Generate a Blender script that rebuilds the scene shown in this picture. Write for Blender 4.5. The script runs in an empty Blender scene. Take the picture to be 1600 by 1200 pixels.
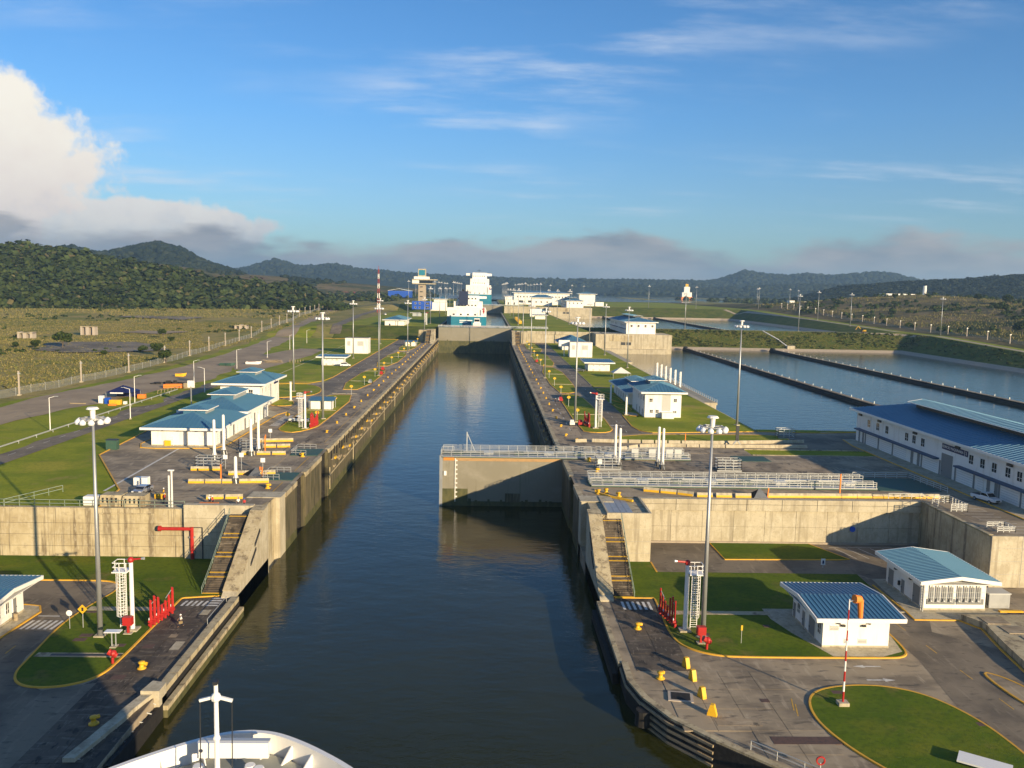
import bpy, math, random
from mathutils import Vector, Matrix, noise as mnoise

sc = bpy.context.scene
R = math.radians
rng = random.Random(7)

# ------------------------------------------------------------------ camera
cam_d = bpy.data.cameras.new('camera'); cam = bpy.data.objects.new('camera', cam_d)
sc.collection.objects.link(cam); sc.camera = cam
cam_d.lens = 29.925; cam_d.sensor_width = 36.0; cam_d.clip_start = 0.5; cam_d.clip_end = 60000
PITCH, YAW, ROLL = R(6.354), R(1.7707), 0.02
fw = Vector((math.sin(YAW)*math.cos(PITCH), math.cos(YAW)*math.cos(PITCH), -math.sin(PITCH)))
rt = Vector((math.cos(YAW), -math.sin(YAW), 0)); up = rt.cross(fw)
cr, sr = math.cos(ROLL), math.sin(ROLL)
Rv = rt*cr + up*sr; Uv = -rt*sr + up*cr
cam.matrix_world = Matrix(((Rv.x, Uv.x, -fw.x, 9.57), (Rv.y, Uv.y, -fw.y, 0.0), (Rv.z, Uv.z, -fw.z, 47.0), (0, 0, 0, 1)))

# ------------------------------------------------------------------ render
sc.render.engine = 'CYCLES'
sc.cycles.use_denoising = True
sc.cycles.max_bounces = 6; sc.cycles.diffuse_bounces = 2; sc.cycles.glossy_bounces = 3
sc.cycles.transmission_bounces = 3; sc.cycles.volume_bounces = 1; sc.cycles.transparent_max_bounces = 6
sc.cycles.caustics_reflective = False; sc.cycles.caustics_refractive = False
sc.view_settings.view_transform = 'Standard'; sc.view_settings.look = 'None'
sc.view_settings.exposure = 0.78; sc.view_settings.gamma = 1.0; sc.view_settings.use_curve_mapping = False

# ------------------------------------------------------------------ sun and sky
SUN_EL, SUN_AZ = R(13.5), R(142.5)            # azimuth clockwise from +Y
sd = bpy.data.lights.new('sun', 'SUN'); sun = bpy.data.objects.new('sun', sd); sc.collection.objects.link(sun)
sd.energy = 5.0; sd.angle = R(0.6); sd.color = (1.0, 0.79, 0.50)
sdir = Vector((math.sin(SUN_AZ)*math.cos(SUN_EL), math.cos(SUN_AZ)*math.cos(SUN_EL), math.sin(SUN_EL)))
sun.rotation_euler = sdir.to_track_quat('Z', 'Y').to_euler(); sun.location = (200, -250, 300)

world = bpy.data.worlds.new('World'); sc.world = world; world.use_nodes = True
wt = world.node_tree; wt.nodes.clear(); WN = wt.nodes.new; WL = wt.links.new
wout = WN('ShaderNodeOutputWorld'); bg = WN('ShaderNodeBackground'); sky = WN('ShaderNodeTexSky')
sky.sky_type = 'NISHITA'; sky.sun_disc = False; sky.sun_elevation = SUN_EL; sky.sun_rotation = SUN_AZ
sky.altitude = 0; sky.air_density = 1.0; sky.dust_density = 0.3; sky.ozone_density = 1.0
bg.inputs['Strength'].default_value = 0.092
def wm(op, a, b=None, c=None, clamp=False):
    n = WN('ShaderNodeMath'); n.operation = op; n.use_clamp = clamp
    for i, v in enumerate((a, b, c)):
        if v is None: continue
        if isinstance(v, (int, float)): n.inputs[i].default_value = v
        else: WL(v, n.inputs[i])
    return n.outputs[0]
def wnoise(vec, scale, detail=5, rough=.55, sx=1, sy=1, sz=1):
    mp = WN('ShaderNodeMapping'); mp.inputs['Scale'].default_value = (sx, sy, sz); WL(vec, mp.inputs[0])
    n = WN('ShaderNodeTexNoise'); n.inputs['Scale'].default_value = scale; n.inputs['Detail'].default_value = detail
    n.inputs['Roughness'].default_value = rough; WL(mp.outputs[0], n.inputs['Vector']); return n.outputs['Fac']
def wstep(x, lo, hi):
    n = WN('ShaderNodeMapRange'); n.interpolation_type = 'SMOOTHSTEP'
    n.inputs['From Min'].default_value = lo; n.inputs['From Max'].default_value = hi; WL(x, n.inputs['Value']); return n.outputs[0]
tc = WN('ShaderNodeTexCoord'); dirv = tc.outputs['Generated']
sp = WN('ShaderNodeSeparateXYZ'); WL(dirv, sp.inputs[0]); dx, dy, dz = sp.outputs
azi = wm('ARCTAN2', dx, dy)
# thin high cirrus, seen in perspective on a flat layer
inv = wm('DIVIDE', 1.0, wm('ADD', wm('MAXIMUM', dz, 0.0), 0.10))
cv = WN('ShaderNodeCombineXYZ'); WL(wm('MULTIPLY', dx, inv), cv.inputs[0]); WL(wm('MULTIPLY', dy, inv), cv.inputs[1])
cn = wnoise(cv.outputs[0], 1.5, 7, .62, .62, 1.5, 1); cn2 = wnoise(cv.outputs[0], .55, 3, .5)
cirrus = wm('MULTIPLY', wm('MULTIPLY', wstep(cn, .46, .74), wstep(cn2, .40, .60)), wm('MULTIPLY', wstep(dz, .05, .12), .62))
# grey stratus bank lying on the horizon all round
sn = wnoise(dirv, 5.5, 5, .55, 1, 1, 3.2); sl = wnoise(dirv, 1.6, 2, .5, 1, 1, .3)
top = wm('SUBTRACT', wm('ADD', wm('MULTIPLY', sl, .12), wm('MULTIPLY', sn, .13)), .058)
bank = wm('MULTIPLY', wstep(wm('SUBTRACT', top, dz), .0, .022), .95)
bshade = wnoise(dirv, 9, 4, .55, 1, 1, 4)
# distant cumulus towers with a ragged top
cu_n = wnoise(dirv, 11, 7, .60); cu_l = wnoise(dirv, 26, 5, .6)
def cumulus(az0, el0, ra, re):
    a = wm('DIVIDE', wm('SUBTRACT', azi, az0), ra); e = wm('DIVIDE', wm('SUBTRACT', dz, el0), re)
    d = wm('SQRT', wm('ADD', wm('MULTIPLY', a, a), wm('MULTIPLY', e, e)))
    return wstep(wm('ADD', wm('SUBTRACT', 1.0, d), wm('MULTIPLY', wm('SUBTRACT', cu_n, .5), 1.5)), -.02, .16)
cum = cumulus(-.555, .10, .155, .092)
cum = wm('MAXIMUM', cum, wm('MULTIPLY', cumulus(-.43, .055, .20, .036), .85))
cum = wm('MAXIMUM', cum, cumulus(2.2, .09, .30, .07)); cum = wm('MAXIMUM', cum, cumulus(-2.3, .10, .35, .08))
def wbg(col, strength):
    b = WN('ShaderNodeBackground'); b.inputs['Strength'].default_value = strength
    if isinstance(col, tuple): b.inputs[0].default_value = col+(1,)
    else: WL(col, b.inputs[0])
    return b.outputs[0]
def wmixs(f, a, b):
    m = WN('ShaderNodeMixShader'); WL(f, m.inputs[0]); WL(a, m.inputs[1]); WL(b, m.inputs[2]); return m.outputs[0]
def wramp(f, *stops):
    r = WN('ShaderNodeValToRGB'); WL(f, r.inputs[0])
    while len(r.color_ramp.elements) < len(stops): r.color_ramp.elements.new(.5)
    for e, (p, c) in zip(r.color_ramp.elements, stops): e.position = p; e.color = c+(1,)
    return r.outputs[0]
tint = WN('ShaderNodeMix'); tint.data_type = 'RGBA'; tint.blend_type = 'MULTIPLY'; tint.inputs[0].default_value = 1.0
WL(sky.outputs[0], tint.inputs[6]); WL(wramp(wm('MULTIPLY', dz, 2.0), (0.0, (.42, .62, .86)), (.22, (.40, .63, .95)), (.38, (.34, .64, 1.03)), (.64, (.29, .61, 1.0)), (1.0, (.28, .58, .98))), tint.inputs[7])
WL(tint.outputs[2], bg.inputs[0])
sh = wmixs(cirrus, bg.outputs[0], wbg((.80, .86, .95), .58))
sh = wmixs(cum, sh, wbg(wramp(wm('ADD', wm('MULTIPLY', dz, 3.4), wm('MULTIPLY', cu_l, .45)), (.25, (.55, .56, .62)), (.48, (.90, .80, .72)), (.80, (1.0, .94, .82))), .62))
sh = wmixs(bank, sh, wbg(wramp(bshade, (.38, (.34, .36, .41)), (.60, (.62, .57, .55))), .46))
WL(sh, wout.inputs[0])

# ------------------------------------------------------------------ helpers
COL = sc.collection
class MB:
    """collects shapes into one mesh"""
    def __init__(s): s.v = []; s.f = []
    def add(s, vs, fs):
        o = len(s.v); s.v.extend(vs); s.f.extend([tuple(i+o for i in f) for f in fs]); return s
    def box(s, x0, x1, y0, y1, z0, z1):
        return s.add([(x0,y0,z0),(x1,y0,z0),(x1,y1,z0),(x0,y1,z0),(x0,y0,z1),(x1,y0,z1),(x1,y1,z1),(x0,y1,z1)],
              [(0,3,2,1),(4,5,6,7),(0,1,5,4),(1,2,6,5),(2,3,7,6),(3,0,4,7)])
    def obox(s, cx, cy, z0, z1, sx, sy, a=0):
        c, n = math.cos(a), math.sin(a); q = []
        for z in (z0, z1):
            for ux, uy in ((-1,-1),(1,-1),(1,1),(-1,1)):
                x, y = ux*sx/2, uy*sy/2; q.append((cx+x*c-y*n, cy+x*n+y*c, z))
        return s.add(q, [(0,3,2,1),(4,5,6,7),(0,1,5,4),(1,2,6,5),(2,3,7,6),(3,0,4,7)])
    def cyl(s, p0, p1, r0, r1=None, n=8):
        r1 = r0 if r1 is None else r1
        p0, p1 = Vector(p0), Vector(p1); d = (p1-p0).normalized()
        a = d.orthogonal().normalized(); b = d.cross(a); vs = []
        for p, r in ((p0, r0), (p1, r1)):
            for i in range(n):
                t = 2*math.pi*i/n; vs.append(tuple(p+(a*math.cos(t)+b*math.sin(t))*r))
        return s.add(vs, [(i, (i+1) % n, n+(i+1) % n, n+i) for i in range(n)]+[tuple(range(n-1, -1, -1)), tuple(range(n, 2*n))])
    def bar(s, p0, p1, w, h=None):
        h = w if h is None else h
        p0, p1 = Vector(p0), Vector(p1); d = (p1-p0).normalized()
        a = d.cross(Vector((0,0,1)))
        a = Vector((1,0,0)) if a.length < 1e-4 else a.normalized()
        b = a.cross(d); vs = []
        for p in (p0, p1):
            for i, j in ((-1,-1),(1,-1),(1,1),(-1,1)): vs.append(tuple(p+a*(i*w/2)+b*(j*h/2)))
        return s.add(vs, [(0,1,2,3),(7,6,5,4),(0,4,5,1),(1,5,6,2),(2,6,7,3),(3,7,4,0)])
    def prism(s, pts, z0, z1):
        n = len(pts)
        return s.add([(x,y,z0) for x,y in pts]+[(x,y,z1) for x,y in pts],
              [tuple(range(n-1,-1,-1)), tuple(range(n,2*n))]+[(i,(i+1)%n,n+(i+1)%n,n+i) for i in range(n)])
    def extr(s, prof, x0, x1):
        """profile in (y,z) extruded along x"""
        n = len(prof)
        return s.add([(x0,y,z) for y,z in prof]+[(x1,y,z) for y,z in prof],
              [tuple(range(n-1,-1,-1)), tuple(range(n,2*n))]+[(i,(i+1)%n,n+(i+1)%n,n+i) for i in range(n)])
    def sheet(s, pts, z): return s.add([(x,y,z) for x,y in pts], [tuple(range(len(pts)))])
    def lathe(s, c, prof, n=12):
        vs = []; m = len(prof)
        for r, z in prof:
            for i in range(n):
                t = 2*math.pi*i/n; vs.append((c[0]+r*math.cos(t), c[1]+r*math.sin(t), c[2]+z))
        fs = [(k*n+i, k*n+(i+1)%n, (k+1)*n+(i+1)%n, (k+1)*n+i) for k in range(m-1) for i in range(n)]
        return s.add(vs, fs+[tuple(range(n-1,-1,-1)), tuple(range((m-1)*n, m*n))])
    def ball(s, c, r, n=8, m=6):
        return s.lathe((c[0],c[1],c[2]), [(max(.001, r*math.sin(math.pi*k/m)), -r*math.cos(math.pi*k/m)) for k in range(m+1)], n)
    def rail(s, pts, h=1.1, sp=2.4, r=.035, mids=1):
        for a, b in zip(pts[:-1], pts[1:]):
            a, b = Vector(a), Vector(b); L = (b-a).length; n = max(1, int(round(L/sp)))
            for i in range(n+1):
                p = a.lerp(b, i/n); s.bar(p, p+Vector((0,0,h)), r*2)
            for k in range(mids+1):
                z = Vector((0,0,h*(1-k/(mids+1)))); s.bar(a+z, b+z, r*2)
        return s
    def mesh(s, name, mat, smooth=False):
        me = bpy.data.meshes.new(name); me.from_pydata(s.v, [], s.f); me.update()
        if mat: me.materials.append(mat)
        if smooth:
            for p in me.polygons: p.use_smooth = True
        return me
    def build(s, name, mat, parent=None, loc=None, smooth=False, bevel=0):
        o = bpy.data.objects.new(name, s.mesh(name, mat, smooth)); COL.objects.link(o)
        if parent: o.parent = parent
        if loc: o.location = loc
        if bevel:
            m = o.modifiers.new('bevel', 'BEVEL'); m.width = bevel; m.segments = 2; m.limit_method = 'ANGLE'
        return o
def tag(o, label, cat, group=None):
    o['label'] = label; o['category'] = cat
    if group: o['group'] = group
    return o
def struct(o): o['kind'] = 'structure'; return o
def thing(name, label, cat, loc=(0,0,0), rz=0, group=None):
    o = bpy.data.objects.new(name, None); COL.objects.link(o); o.location = loc; o.rotation_euler = (0,0,rz)
    o.empty_display_size = .5
    return tag(o, label, cat, group)
def dup(root, loc=None, rz=None, label=None, group=None, parent=None):
    r = root.copy(); COL.objects.link(r)
    if parent: r.parent = parent
    if loc is not None: r.location = loc
    if rz is not None: r.rotation_euler = (0,0,rz)
    if label: r['label'] = label
    if group: r['group'] = group
    for ch in list(root.children): dup(ch, parent=r)
    return r
def inst(name, me, parent=None, loc=(0,0,0), rz=0):
    o = bpy.data.objects.new(name, me); COL.objects.link(o); o.location = loc; o.rotation_euler = (0,0,rz)
    if parent: o.parent = parent
    return o
def text(s, size, mat, parent, loc, rot, depth=.02, align='CENTER'):
    cu = bpy.data.curves.new('lettering', 'FONT'); cu.body = s; cu.size = size; cu.extrude = depth; cu.align_x = align; cu.align_y = 'CENTER'
    o = bpy.data.objects.new('tmp', cu); COL.objects.link(o); dg = bpy.context.evaluated_depsgraph_get()
    me = bpy.data.meshes.new_from_object(o.evaluated_get(dg)); bpy.data.objects.remove(o); me.materials.clear(); me.materials.append(mat); o = bpy.data.objects.new('lettering', me); COL.objects.link(o)
    o.parent = parent; o.location = loc; o.rotation_euler = rot; return o

# ------------------------------------------------------------------ materials
def pmat(name, base, layers=(), rough=.75, metal=0, bump=None, spec=.4, bump2=None):
    """layer: (colour, (sx,sy,sz), lo, hi, strength)"""
    m = bpy.data.materials.new(name); m.use_nodes = True; nt = m.node_tree; N = nt.nodes.new; L = nt.links.new
    b = nt.nodes['Principled BSDF']; b.inputs['Roughness'].default_value = rough; b.inputs['Metallic'].default_value = metal
    b.inputs['Specular IOR Level'].default_value = spec; b.inputs['Base Color'].default_value = tuple(base)+(1,)
    g = N('ShaderNodeNewGeometry'); prev = None
    for col, s, lo, hi, st in layers:
        mp = N('ShaderNodeMapping'); mp.inputs['Scale'].default_value = s; L(g.outputs['Position'], mp.inputs[0])
        n = N('ShaderNodeTexNoise'); n.inputs['Scale'].default_value = 1; n.inputs['Detail'].default_value = 4; n.inputs['Roughness'].default_value = .6
        L(mp.outputs[0], n.inputs['Vector'])
        r = N('ShaderNodeMapRange'); r.inputs['From Min'].default_value = lo; r.inputs['From Max'].default_value = hi
        r.inputs['To Max'].default_value = st; L(n.outputs['Fac'], r.inputs['Value'])
        x = N('ShaderNodeMix'); x.data_type = 'RGBA'; L(r.outputs[0], x.inputs[0])
        if prev is None: x.inputs[6].default_value = tuple(base)+(1,)
        else: L(prev, x.inputs[6])
        x.inputs[7].default_value = tuple(col)+(1,); prev = x.outputs[2]
    if prev is not None: L(prev, b.inputs['Base Color'])
    if bump:
        sc_, st, dist = bump; n = N('ShaderNodeTexNoise'); n.inputs['Detail'].default_value = 4; n.inputs['Roughness'].default_value = .6
        mp = N('ShaderNodeMapping'); mp.inputs['Scale'].default_value = sc_ if isinstance(sc_, tuple) else (sc_,)*3
        L(g.outputs['Position'], mp.inputs[0]); L(mp.outputs[0], n.inputs['Vector']); n.inputs['Scale'].default_value = 1
        bu = N('ShaderNodeBump'); bu.inputs['Strength'].default_value = st; bu.inputs['Distance'].default_value = dist
        L(n.outputs['Fac'], bu.inputs['Height']); L(bu.outputs[0], b.inputs['Normal'])
    return m
def island_mat(name, stops, rough=.8, ns=.35):
    """colour picked per loose piece"""
    m = bpy.data.materials.new(name); m.use_nodes = True; nt = m.node_tree; b = nt.nodes['Principled BSDF']; b.inputs['Roughness'].default_value = rough
    b.inputs['Specular IOR Level'].default_value = .15
    g = nt.nodes.new('ShaderNodeNewGeometry'); r = nt.nodes.new('ShaderNodeValToRGB')
    while len(r.color_ramp.elements) < len(stops): r.color_ramp.elements.new(.5)
    for e, (p, c) in zip(r.color_ramp.elements, stops): e.position = p; e.color = tuple(c)+(1,)
    nt.links.new(g.outputs['Random Per Island'], r.inputs[0])
    n = nt.nodes.new('ShaderNodeTexNoise'); n.inputs['Scale'].default_value = ns; n.inputs['Detail'].default_value = 3
    nt.links.new(g.outputs['Position'], n.inputs['Vector'])
    mr = nt.nodes.new('ShaderNodeMapRange'); mr.inputs['From Min'].default_value = .3; mr.inputs['From Max'].default_value = .7
    mr.inputs['To Min'].default_value = .55; mr.inputs['To Max'].default_value = 1.35; nt.links.new(n.outputs['Fac'], mr.inputs['Value'])
    x = nt.nodes.new('ShaderNodeMix'); x.data_type = 'RGBA'; x.blend_type = 'MULTIPLY'; x.inputs[0].default_value = 1
    nt.links.new(r.outputs[0], x.inputs[6]); nt.links.new(mr.outputs[0], x.inputs[7]); nt.links.new(x.outputs[2], b.inputs['Base Color'])
    return m
DK = (.05,.045,.035)
M = {}
M['concrete'] = pmat('concrete', (.46,.39,.245), [((.34,.275,.16),(.22,.22,.22),.42,.58,.8), ((.15,.115,.07),(.75,.75,.035),.53,.62,.8), ((.50,.44,.31),(2.5,2.5,.9),.5,.66,.5), ((.07,.055,.04),(2.6,2.6,.07),.60,.68,.55), ((.25,.20,.13),(.9,.9,1.6),.56,.68,.5)], .85, bump=(3.0,.25,.04))
M['concrete_clean'] = pmat('concrete_clean', (.47,.415,.295), [((.36,.31,.21),(.3,.3,.3),.42,.58,.75), ((.54,.49,.37),(1.3,1.3,.5),.5,.66,.55), ((.23,.195,.135),(1.0,1.0,.045),.54,.63,.55), ((.30,.255,.18),(3.2,3.2,3.2),.54,.66,.5)], .85, bump=(3.0,.25,.03))
M['wet_wall'] = pmat('wet_wall', (.135,.112,.062), [((.060,.056,.026),(.5,.5,.14),.42,.60,.85), ((.05,.042,.026),(1.4,1.4,.05),.51,.60,.85), ((.20,.165,.095),(1.2,1.2,.10),.55,.66,.7)], .7, bump=(2.0,.3,.05))
M['algae'] = pmat('algae', (.10,.095,.035), [((.05,.055,.02),(.6,.6,.3),.4,.62,.9), ((.17,.15,.07),(1.4,1.4,.2),.58,.74,.7)], .7, bump=(2.0,.4,.05))
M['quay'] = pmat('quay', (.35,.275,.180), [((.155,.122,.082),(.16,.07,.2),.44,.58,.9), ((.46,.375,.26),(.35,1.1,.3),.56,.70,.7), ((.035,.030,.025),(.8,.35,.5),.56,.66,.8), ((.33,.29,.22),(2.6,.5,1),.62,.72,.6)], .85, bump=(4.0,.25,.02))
M['plaza'] = pmat('plaza', (.34,.272,.180), [((.175,.140,.096),(.10,.16,.2),.44,.58,.85), ((.43,.355,.25),(1.1,.22,.4),.55,.68,.65), ((.055,.048,.040),(.3,1.1,.5),.57,.68,.7), ((.36,.31,.24),(.25,2.2,1),.62,.72,.5)], .85, bump=(4.0,.2,.02))
M['asphalt'] = pmat('asphalt', (.215,.174,.120), [((.115,.094,.068),(.12,.12,.2),.44,.60,.85), ((.29,.24,.17),(1.0,.16,.4),.56,.70,.65), ((.045,.04,.035),(.5,1.4,.5),.58,.68,.6)], .85, bump=(6.0,.2,.015))
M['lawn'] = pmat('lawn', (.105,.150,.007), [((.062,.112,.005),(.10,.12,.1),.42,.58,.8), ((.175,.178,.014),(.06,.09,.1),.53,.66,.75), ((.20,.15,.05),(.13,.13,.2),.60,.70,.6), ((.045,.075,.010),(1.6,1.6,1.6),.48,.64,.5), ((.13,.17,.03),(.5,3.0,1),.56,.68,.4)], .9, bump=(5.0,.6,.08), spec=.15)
M['lawn_mid'] = pmat('lawn_mid', (.27,.29,.016), [((.165,.215,.008),(.06,.09,.1),.42,.56,.85), ((.36,.315,.035),(.05,.07,.1),.52,.64,.8), ((.33,.24,.08),(.11,.11,.2),.59,.68,.6), ((.14,.17,.014),(1.4,1.4,1.4),.48,.64,.5), ((.22,.24,.03),(.4,3.0,1),.56,.68,.4)], .9, bump=(5.0,.6,.08), spec=.15)  # sun on the slope painted in as brighter, yellower grass; cut differs too
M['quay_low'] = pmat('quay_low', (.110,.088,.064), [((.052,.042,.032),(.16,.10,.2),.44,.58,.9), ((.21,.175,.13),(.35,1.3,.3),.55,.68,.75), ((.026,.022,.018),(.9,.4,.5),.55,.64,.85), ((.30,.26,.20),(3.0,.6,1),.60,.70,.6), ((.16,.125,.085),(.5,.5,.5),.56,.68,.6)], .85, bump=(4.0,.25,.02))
M['slope_grass'] = pmat('slope_grass', (.115,.130,.022), [((.055,.085,.014),(.12,.12,.2),.42,.6,.8), ((.13,.115,.045),(.07,.07,.15),.52,.68,.75), ((.015,.028,.006),(.7,.7,.7),.56,.7,.7)], .9, bump=(1.5,.8,.3), spec=.1)
M['field'] = pmat('field', (.32,.26,.09), [((.17,.185,.038),(.022,.030,.05),.46,.58,.85), ((.34,.26,.115),(.05,.08,.1),.52,.68,.7), ((.045,.062,.014),(.25,.35,.3),.56,.68,.7), ((.30,.24,.12),(.6,.9,.6),.62,.76,.6)], .95, bump=(.8,.9,.6), spec=.1)
M['bare'] = pmat('bare', (.22,.185,.14), [((.075,.062,.05),(.06,.05,.1),.42,.62,.8), ((.21,.18,.14),(.4,.3,.3),.58,.75,.6), ((.07,.10,.025),(.03,.04,.1),.58,.70,.5)], .95, bump=(2.0,.4,.1))
M['dirt_road'] = pmat('dirt_road', (.36,.275,.175), [((.24,.18,.115),(.07,.05,.1),.42,.62,.8), ((.20,.17,.135),(.5,.15,.3),.56,.75,.6)], .95, bump=(2.0,.4,.06))
M['shore'] = pmat('shore', (.40,.33,.245), [((.30,.25,.19),(.5,.5,.5),.4,.65,.7), ((.17,.14,.10),(1.2,1.2,1.2),.6,.75,.6)], .9, bump=(3.0,.5,.15))
M['white'] = pmat('white', (.80,.78,.73), [((.60,.55,.47),(.6,.6,.10),.52,.66,.5)], .55)
M['paint_white'] = pmat('paint_white', (.78,.77,.74), rough=.4)
M['fascia'] = pmat('fascia', (.80,.78,.72), [((.62,.58,.5),(1.2,1.2,.3),.58,.78,.5)], .5)
M['line_white'] = pmat('line_white', (.62,.60,.55), [((.25,.235,.2),(1.6,1.6,1),.52,.7,.8)], .8)
M['line_yellow'] = pmat('line_yellow', (.55,.33,.05), [((.18,.14,.08),(1.4,1.4,1),.5,.7,.8)], .8)
M['yellow'] = pmat('yellow', (.72,.42,.02), [((.55,.30,.02),(.8,.8,.8),.45,.7,.6), ((.25,.17,.06),(2.2,2.2,2.2),.64,.76,.7)], .5)
M['kerb_yellow'] = pmat('kerb_yellow', (.66,.36,.03), [((.40,.24,.06),(.8,.8,.8),.5,.72,.6), ((.12,.09,.05),(2.2,2.2,2),.64,.76,.7)], .7)
M['red'] = pmat('red', (.40,.022,.018), [((.25,.02,.015),(.9,.9,.9),.5,.72,.6)], .45)
M['orange'] = pmat('orange', (.75,.22,.03), rough=.6)
M['roof_blue'] = pmat('roof_blue', (.070,.19,.30), [((.055,.155,.25),(.3,.3,.3),.42,.68,.7), ((.12,.24,.34),(.15,.8,.5),.58,.78,.45)], .42, metal=.15, spec=.5)
M['roof_seam'] = pmat('roof_seam', (.08,.20,.30), rough=.45, metal=.15)
M['steel'] = pmat('steel', (.40,.41,.41), [((.30,.31,.31),(.8,.8,.3),.48,.7,.6)], .45, metal=.55)
M['rail'] = pmat('rail', (.55,.56,.54), rough=.45, metal=.5)
M['rail_green'] = pmat('rail_green', (.28,.34,.26), rough=.5, metal=.3)
M['dark_metal'] = pmat('dark_metal', (.045,.047,.05), rough=.5, metal=.4)
M['rubber'] = pmat('rubber', (.014,.013,.012), [((.035,.03,.026),(2,2,2),.5,.7,.7)], .8)
M['timber'] = pmat('timber', (.33,.26,.16), [((.17,.13,.08),(1.2,1.2,3),.45,.68,.8)], .8)
M['glass'] = pmat('glass', (.012,.016,.02), rough=.08, spec=.8)
M['louver'] = pmat('louver', (.33,.33,.31), rough=.6)
M['door_grey'] = pmat('door_grey', (.20,.205,.20), rough=.5)
M['deck_green'] = pmat('deck_green', (.045,.105,.075), [((.09,.10,.08),(1.2,1.2,1),.5,.72,.7)], .6, metal=.2)
M['gate'] = pmat('gate', (.235,.215,.16), [((.195,.178,.130),(.10,.5,.10),.45,.66,.7), ((.13,.115,.06),(1.1,1.1,.06),.60,.74,.6), ((.30,.275,.22),(.3,.3,.5),.55,.75,.5)], .6)
M['gate_orange'] = pmat('gate_orange', (.40,.24,.10), [((.27,.18,.09),(.8,.8,2),.45,.68,.7)], .6)
M['lamp_glass'] = pmat('lamp_glass', (.80,.80,.79), rough=.25, metal=.15)
M['manhole'] = pmat('manhole', (.11,.065,.05), [((.06,.045,.04),(2,2,2),.45,.7,.8)], .8)
M['sign_blue'] = pmat('sign_blue', (.014,.018,.085), rough=.5)
M['awning'] = pmat('awning', (.035,.075,.15), rough=.55)
M['teal'] = pmat('teal', (.015,.17,.25), [((.03,.22,.31),(.2,.2,.5),.45,.7,.6)], .5)
M['navy'] = pmat('navy', (.012,.022,.06), rough=.5)
M['hull_red'] = pmat('hull_red', (.30,.045,.035), rough=.6)
M['container_blue'] = pmat('container_blue', (.012,.075,.42), [((.02,.10,.46),(.5,.5,.5),.45,.7,.6)], .5)
M['skin'] = pmat('skin', (.30,.17,.10), rough=.6)
M['navy_cloth'] = pmat('navy_cloth', (.02,.025,.05), rough=.9)
M['white_cloth'] = pmat('white_cloth', (.70,.68,.66), rough=.9)
M['red_cloth'] = pmat('red_cloth', (.55,.05,.05), rough=.9)
M['tan_cloth'] = pmat('tan_cloth', (.22,.16,.08), rough=.9)
M['car_white'] = pmat('car_white', (.72,.72,.71), rough=.2, spec=.6)
M['car_silver'] = pmat('car_silver', (.45,.46,.48), rough=.22, metal=.6)
M['car_dark'] = pmat('car_dark', (.10,.11,.12), rough=.25, metal=.4)
M['bark'] = pmat('bark', (.11,.085,.06), rough=.9)
M['tar_roof'] = pmat('tar_roof', (.42,.36,.29), rough=.8)
M['deck_paint'] = pmat('deck_paint', (.30,.31,.265), [((.24,.25,.21),(.6,.6,.6),.45,.7,.7)], .42)
M['tent_white'] = pmat('tent_white', (.74,.71,.63), rough=.8)
M['leaf'] = island_mat('leaf', [(0,(.020,.036,.008)),(.5,(.036,.058,.013)),(1,(.062,.080,.020))])
M['forest'] = island_mat('forest', [(0,(.022,.036,.010)),(.5,(.038,.056,.016)),(.93,(.058,.074,.022)),(1,(.12,.10,.05))], ns=.12)
M['far_forest'] = island_mat('far_forest', [(0,(.009,.016,.008)),(.6,(.016,.025,.012)),(1,(.027,.035,.016))])
M['tuft'] = island_mat('tuft', [(0,(.10,.13,.022)),(.35,(.19,.18,.042)),(.7,(.30,.24,.085)),(1,(.43,.35,.16))])
M['hill'] = pmat('hill', (.014,.022,.009), [((.024,.033,.013),(.01,.01,.02),.42,.62,.8), ((.015,.024,.009),(.05,.05,.05),.5,.68,.7)], .95, bump=(.08,.8,6), spec=.05)
M['hill_dry'] = pmat('hill_dry', (.17,.135,.065), [((.05,.062,.02),(.006,.010,.02),.44,.56,.9), ((.23,.17,.10),(.02,.02,.04),.52,.7,.7), ((.16,.085,.05),(.008,.008,.02),.60,.68,.7), ((.03,.045,.014),(.05,.06,.06),.55,.66,.8)], .95, bump=(.2,.8,2), spec=.05)
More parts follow.
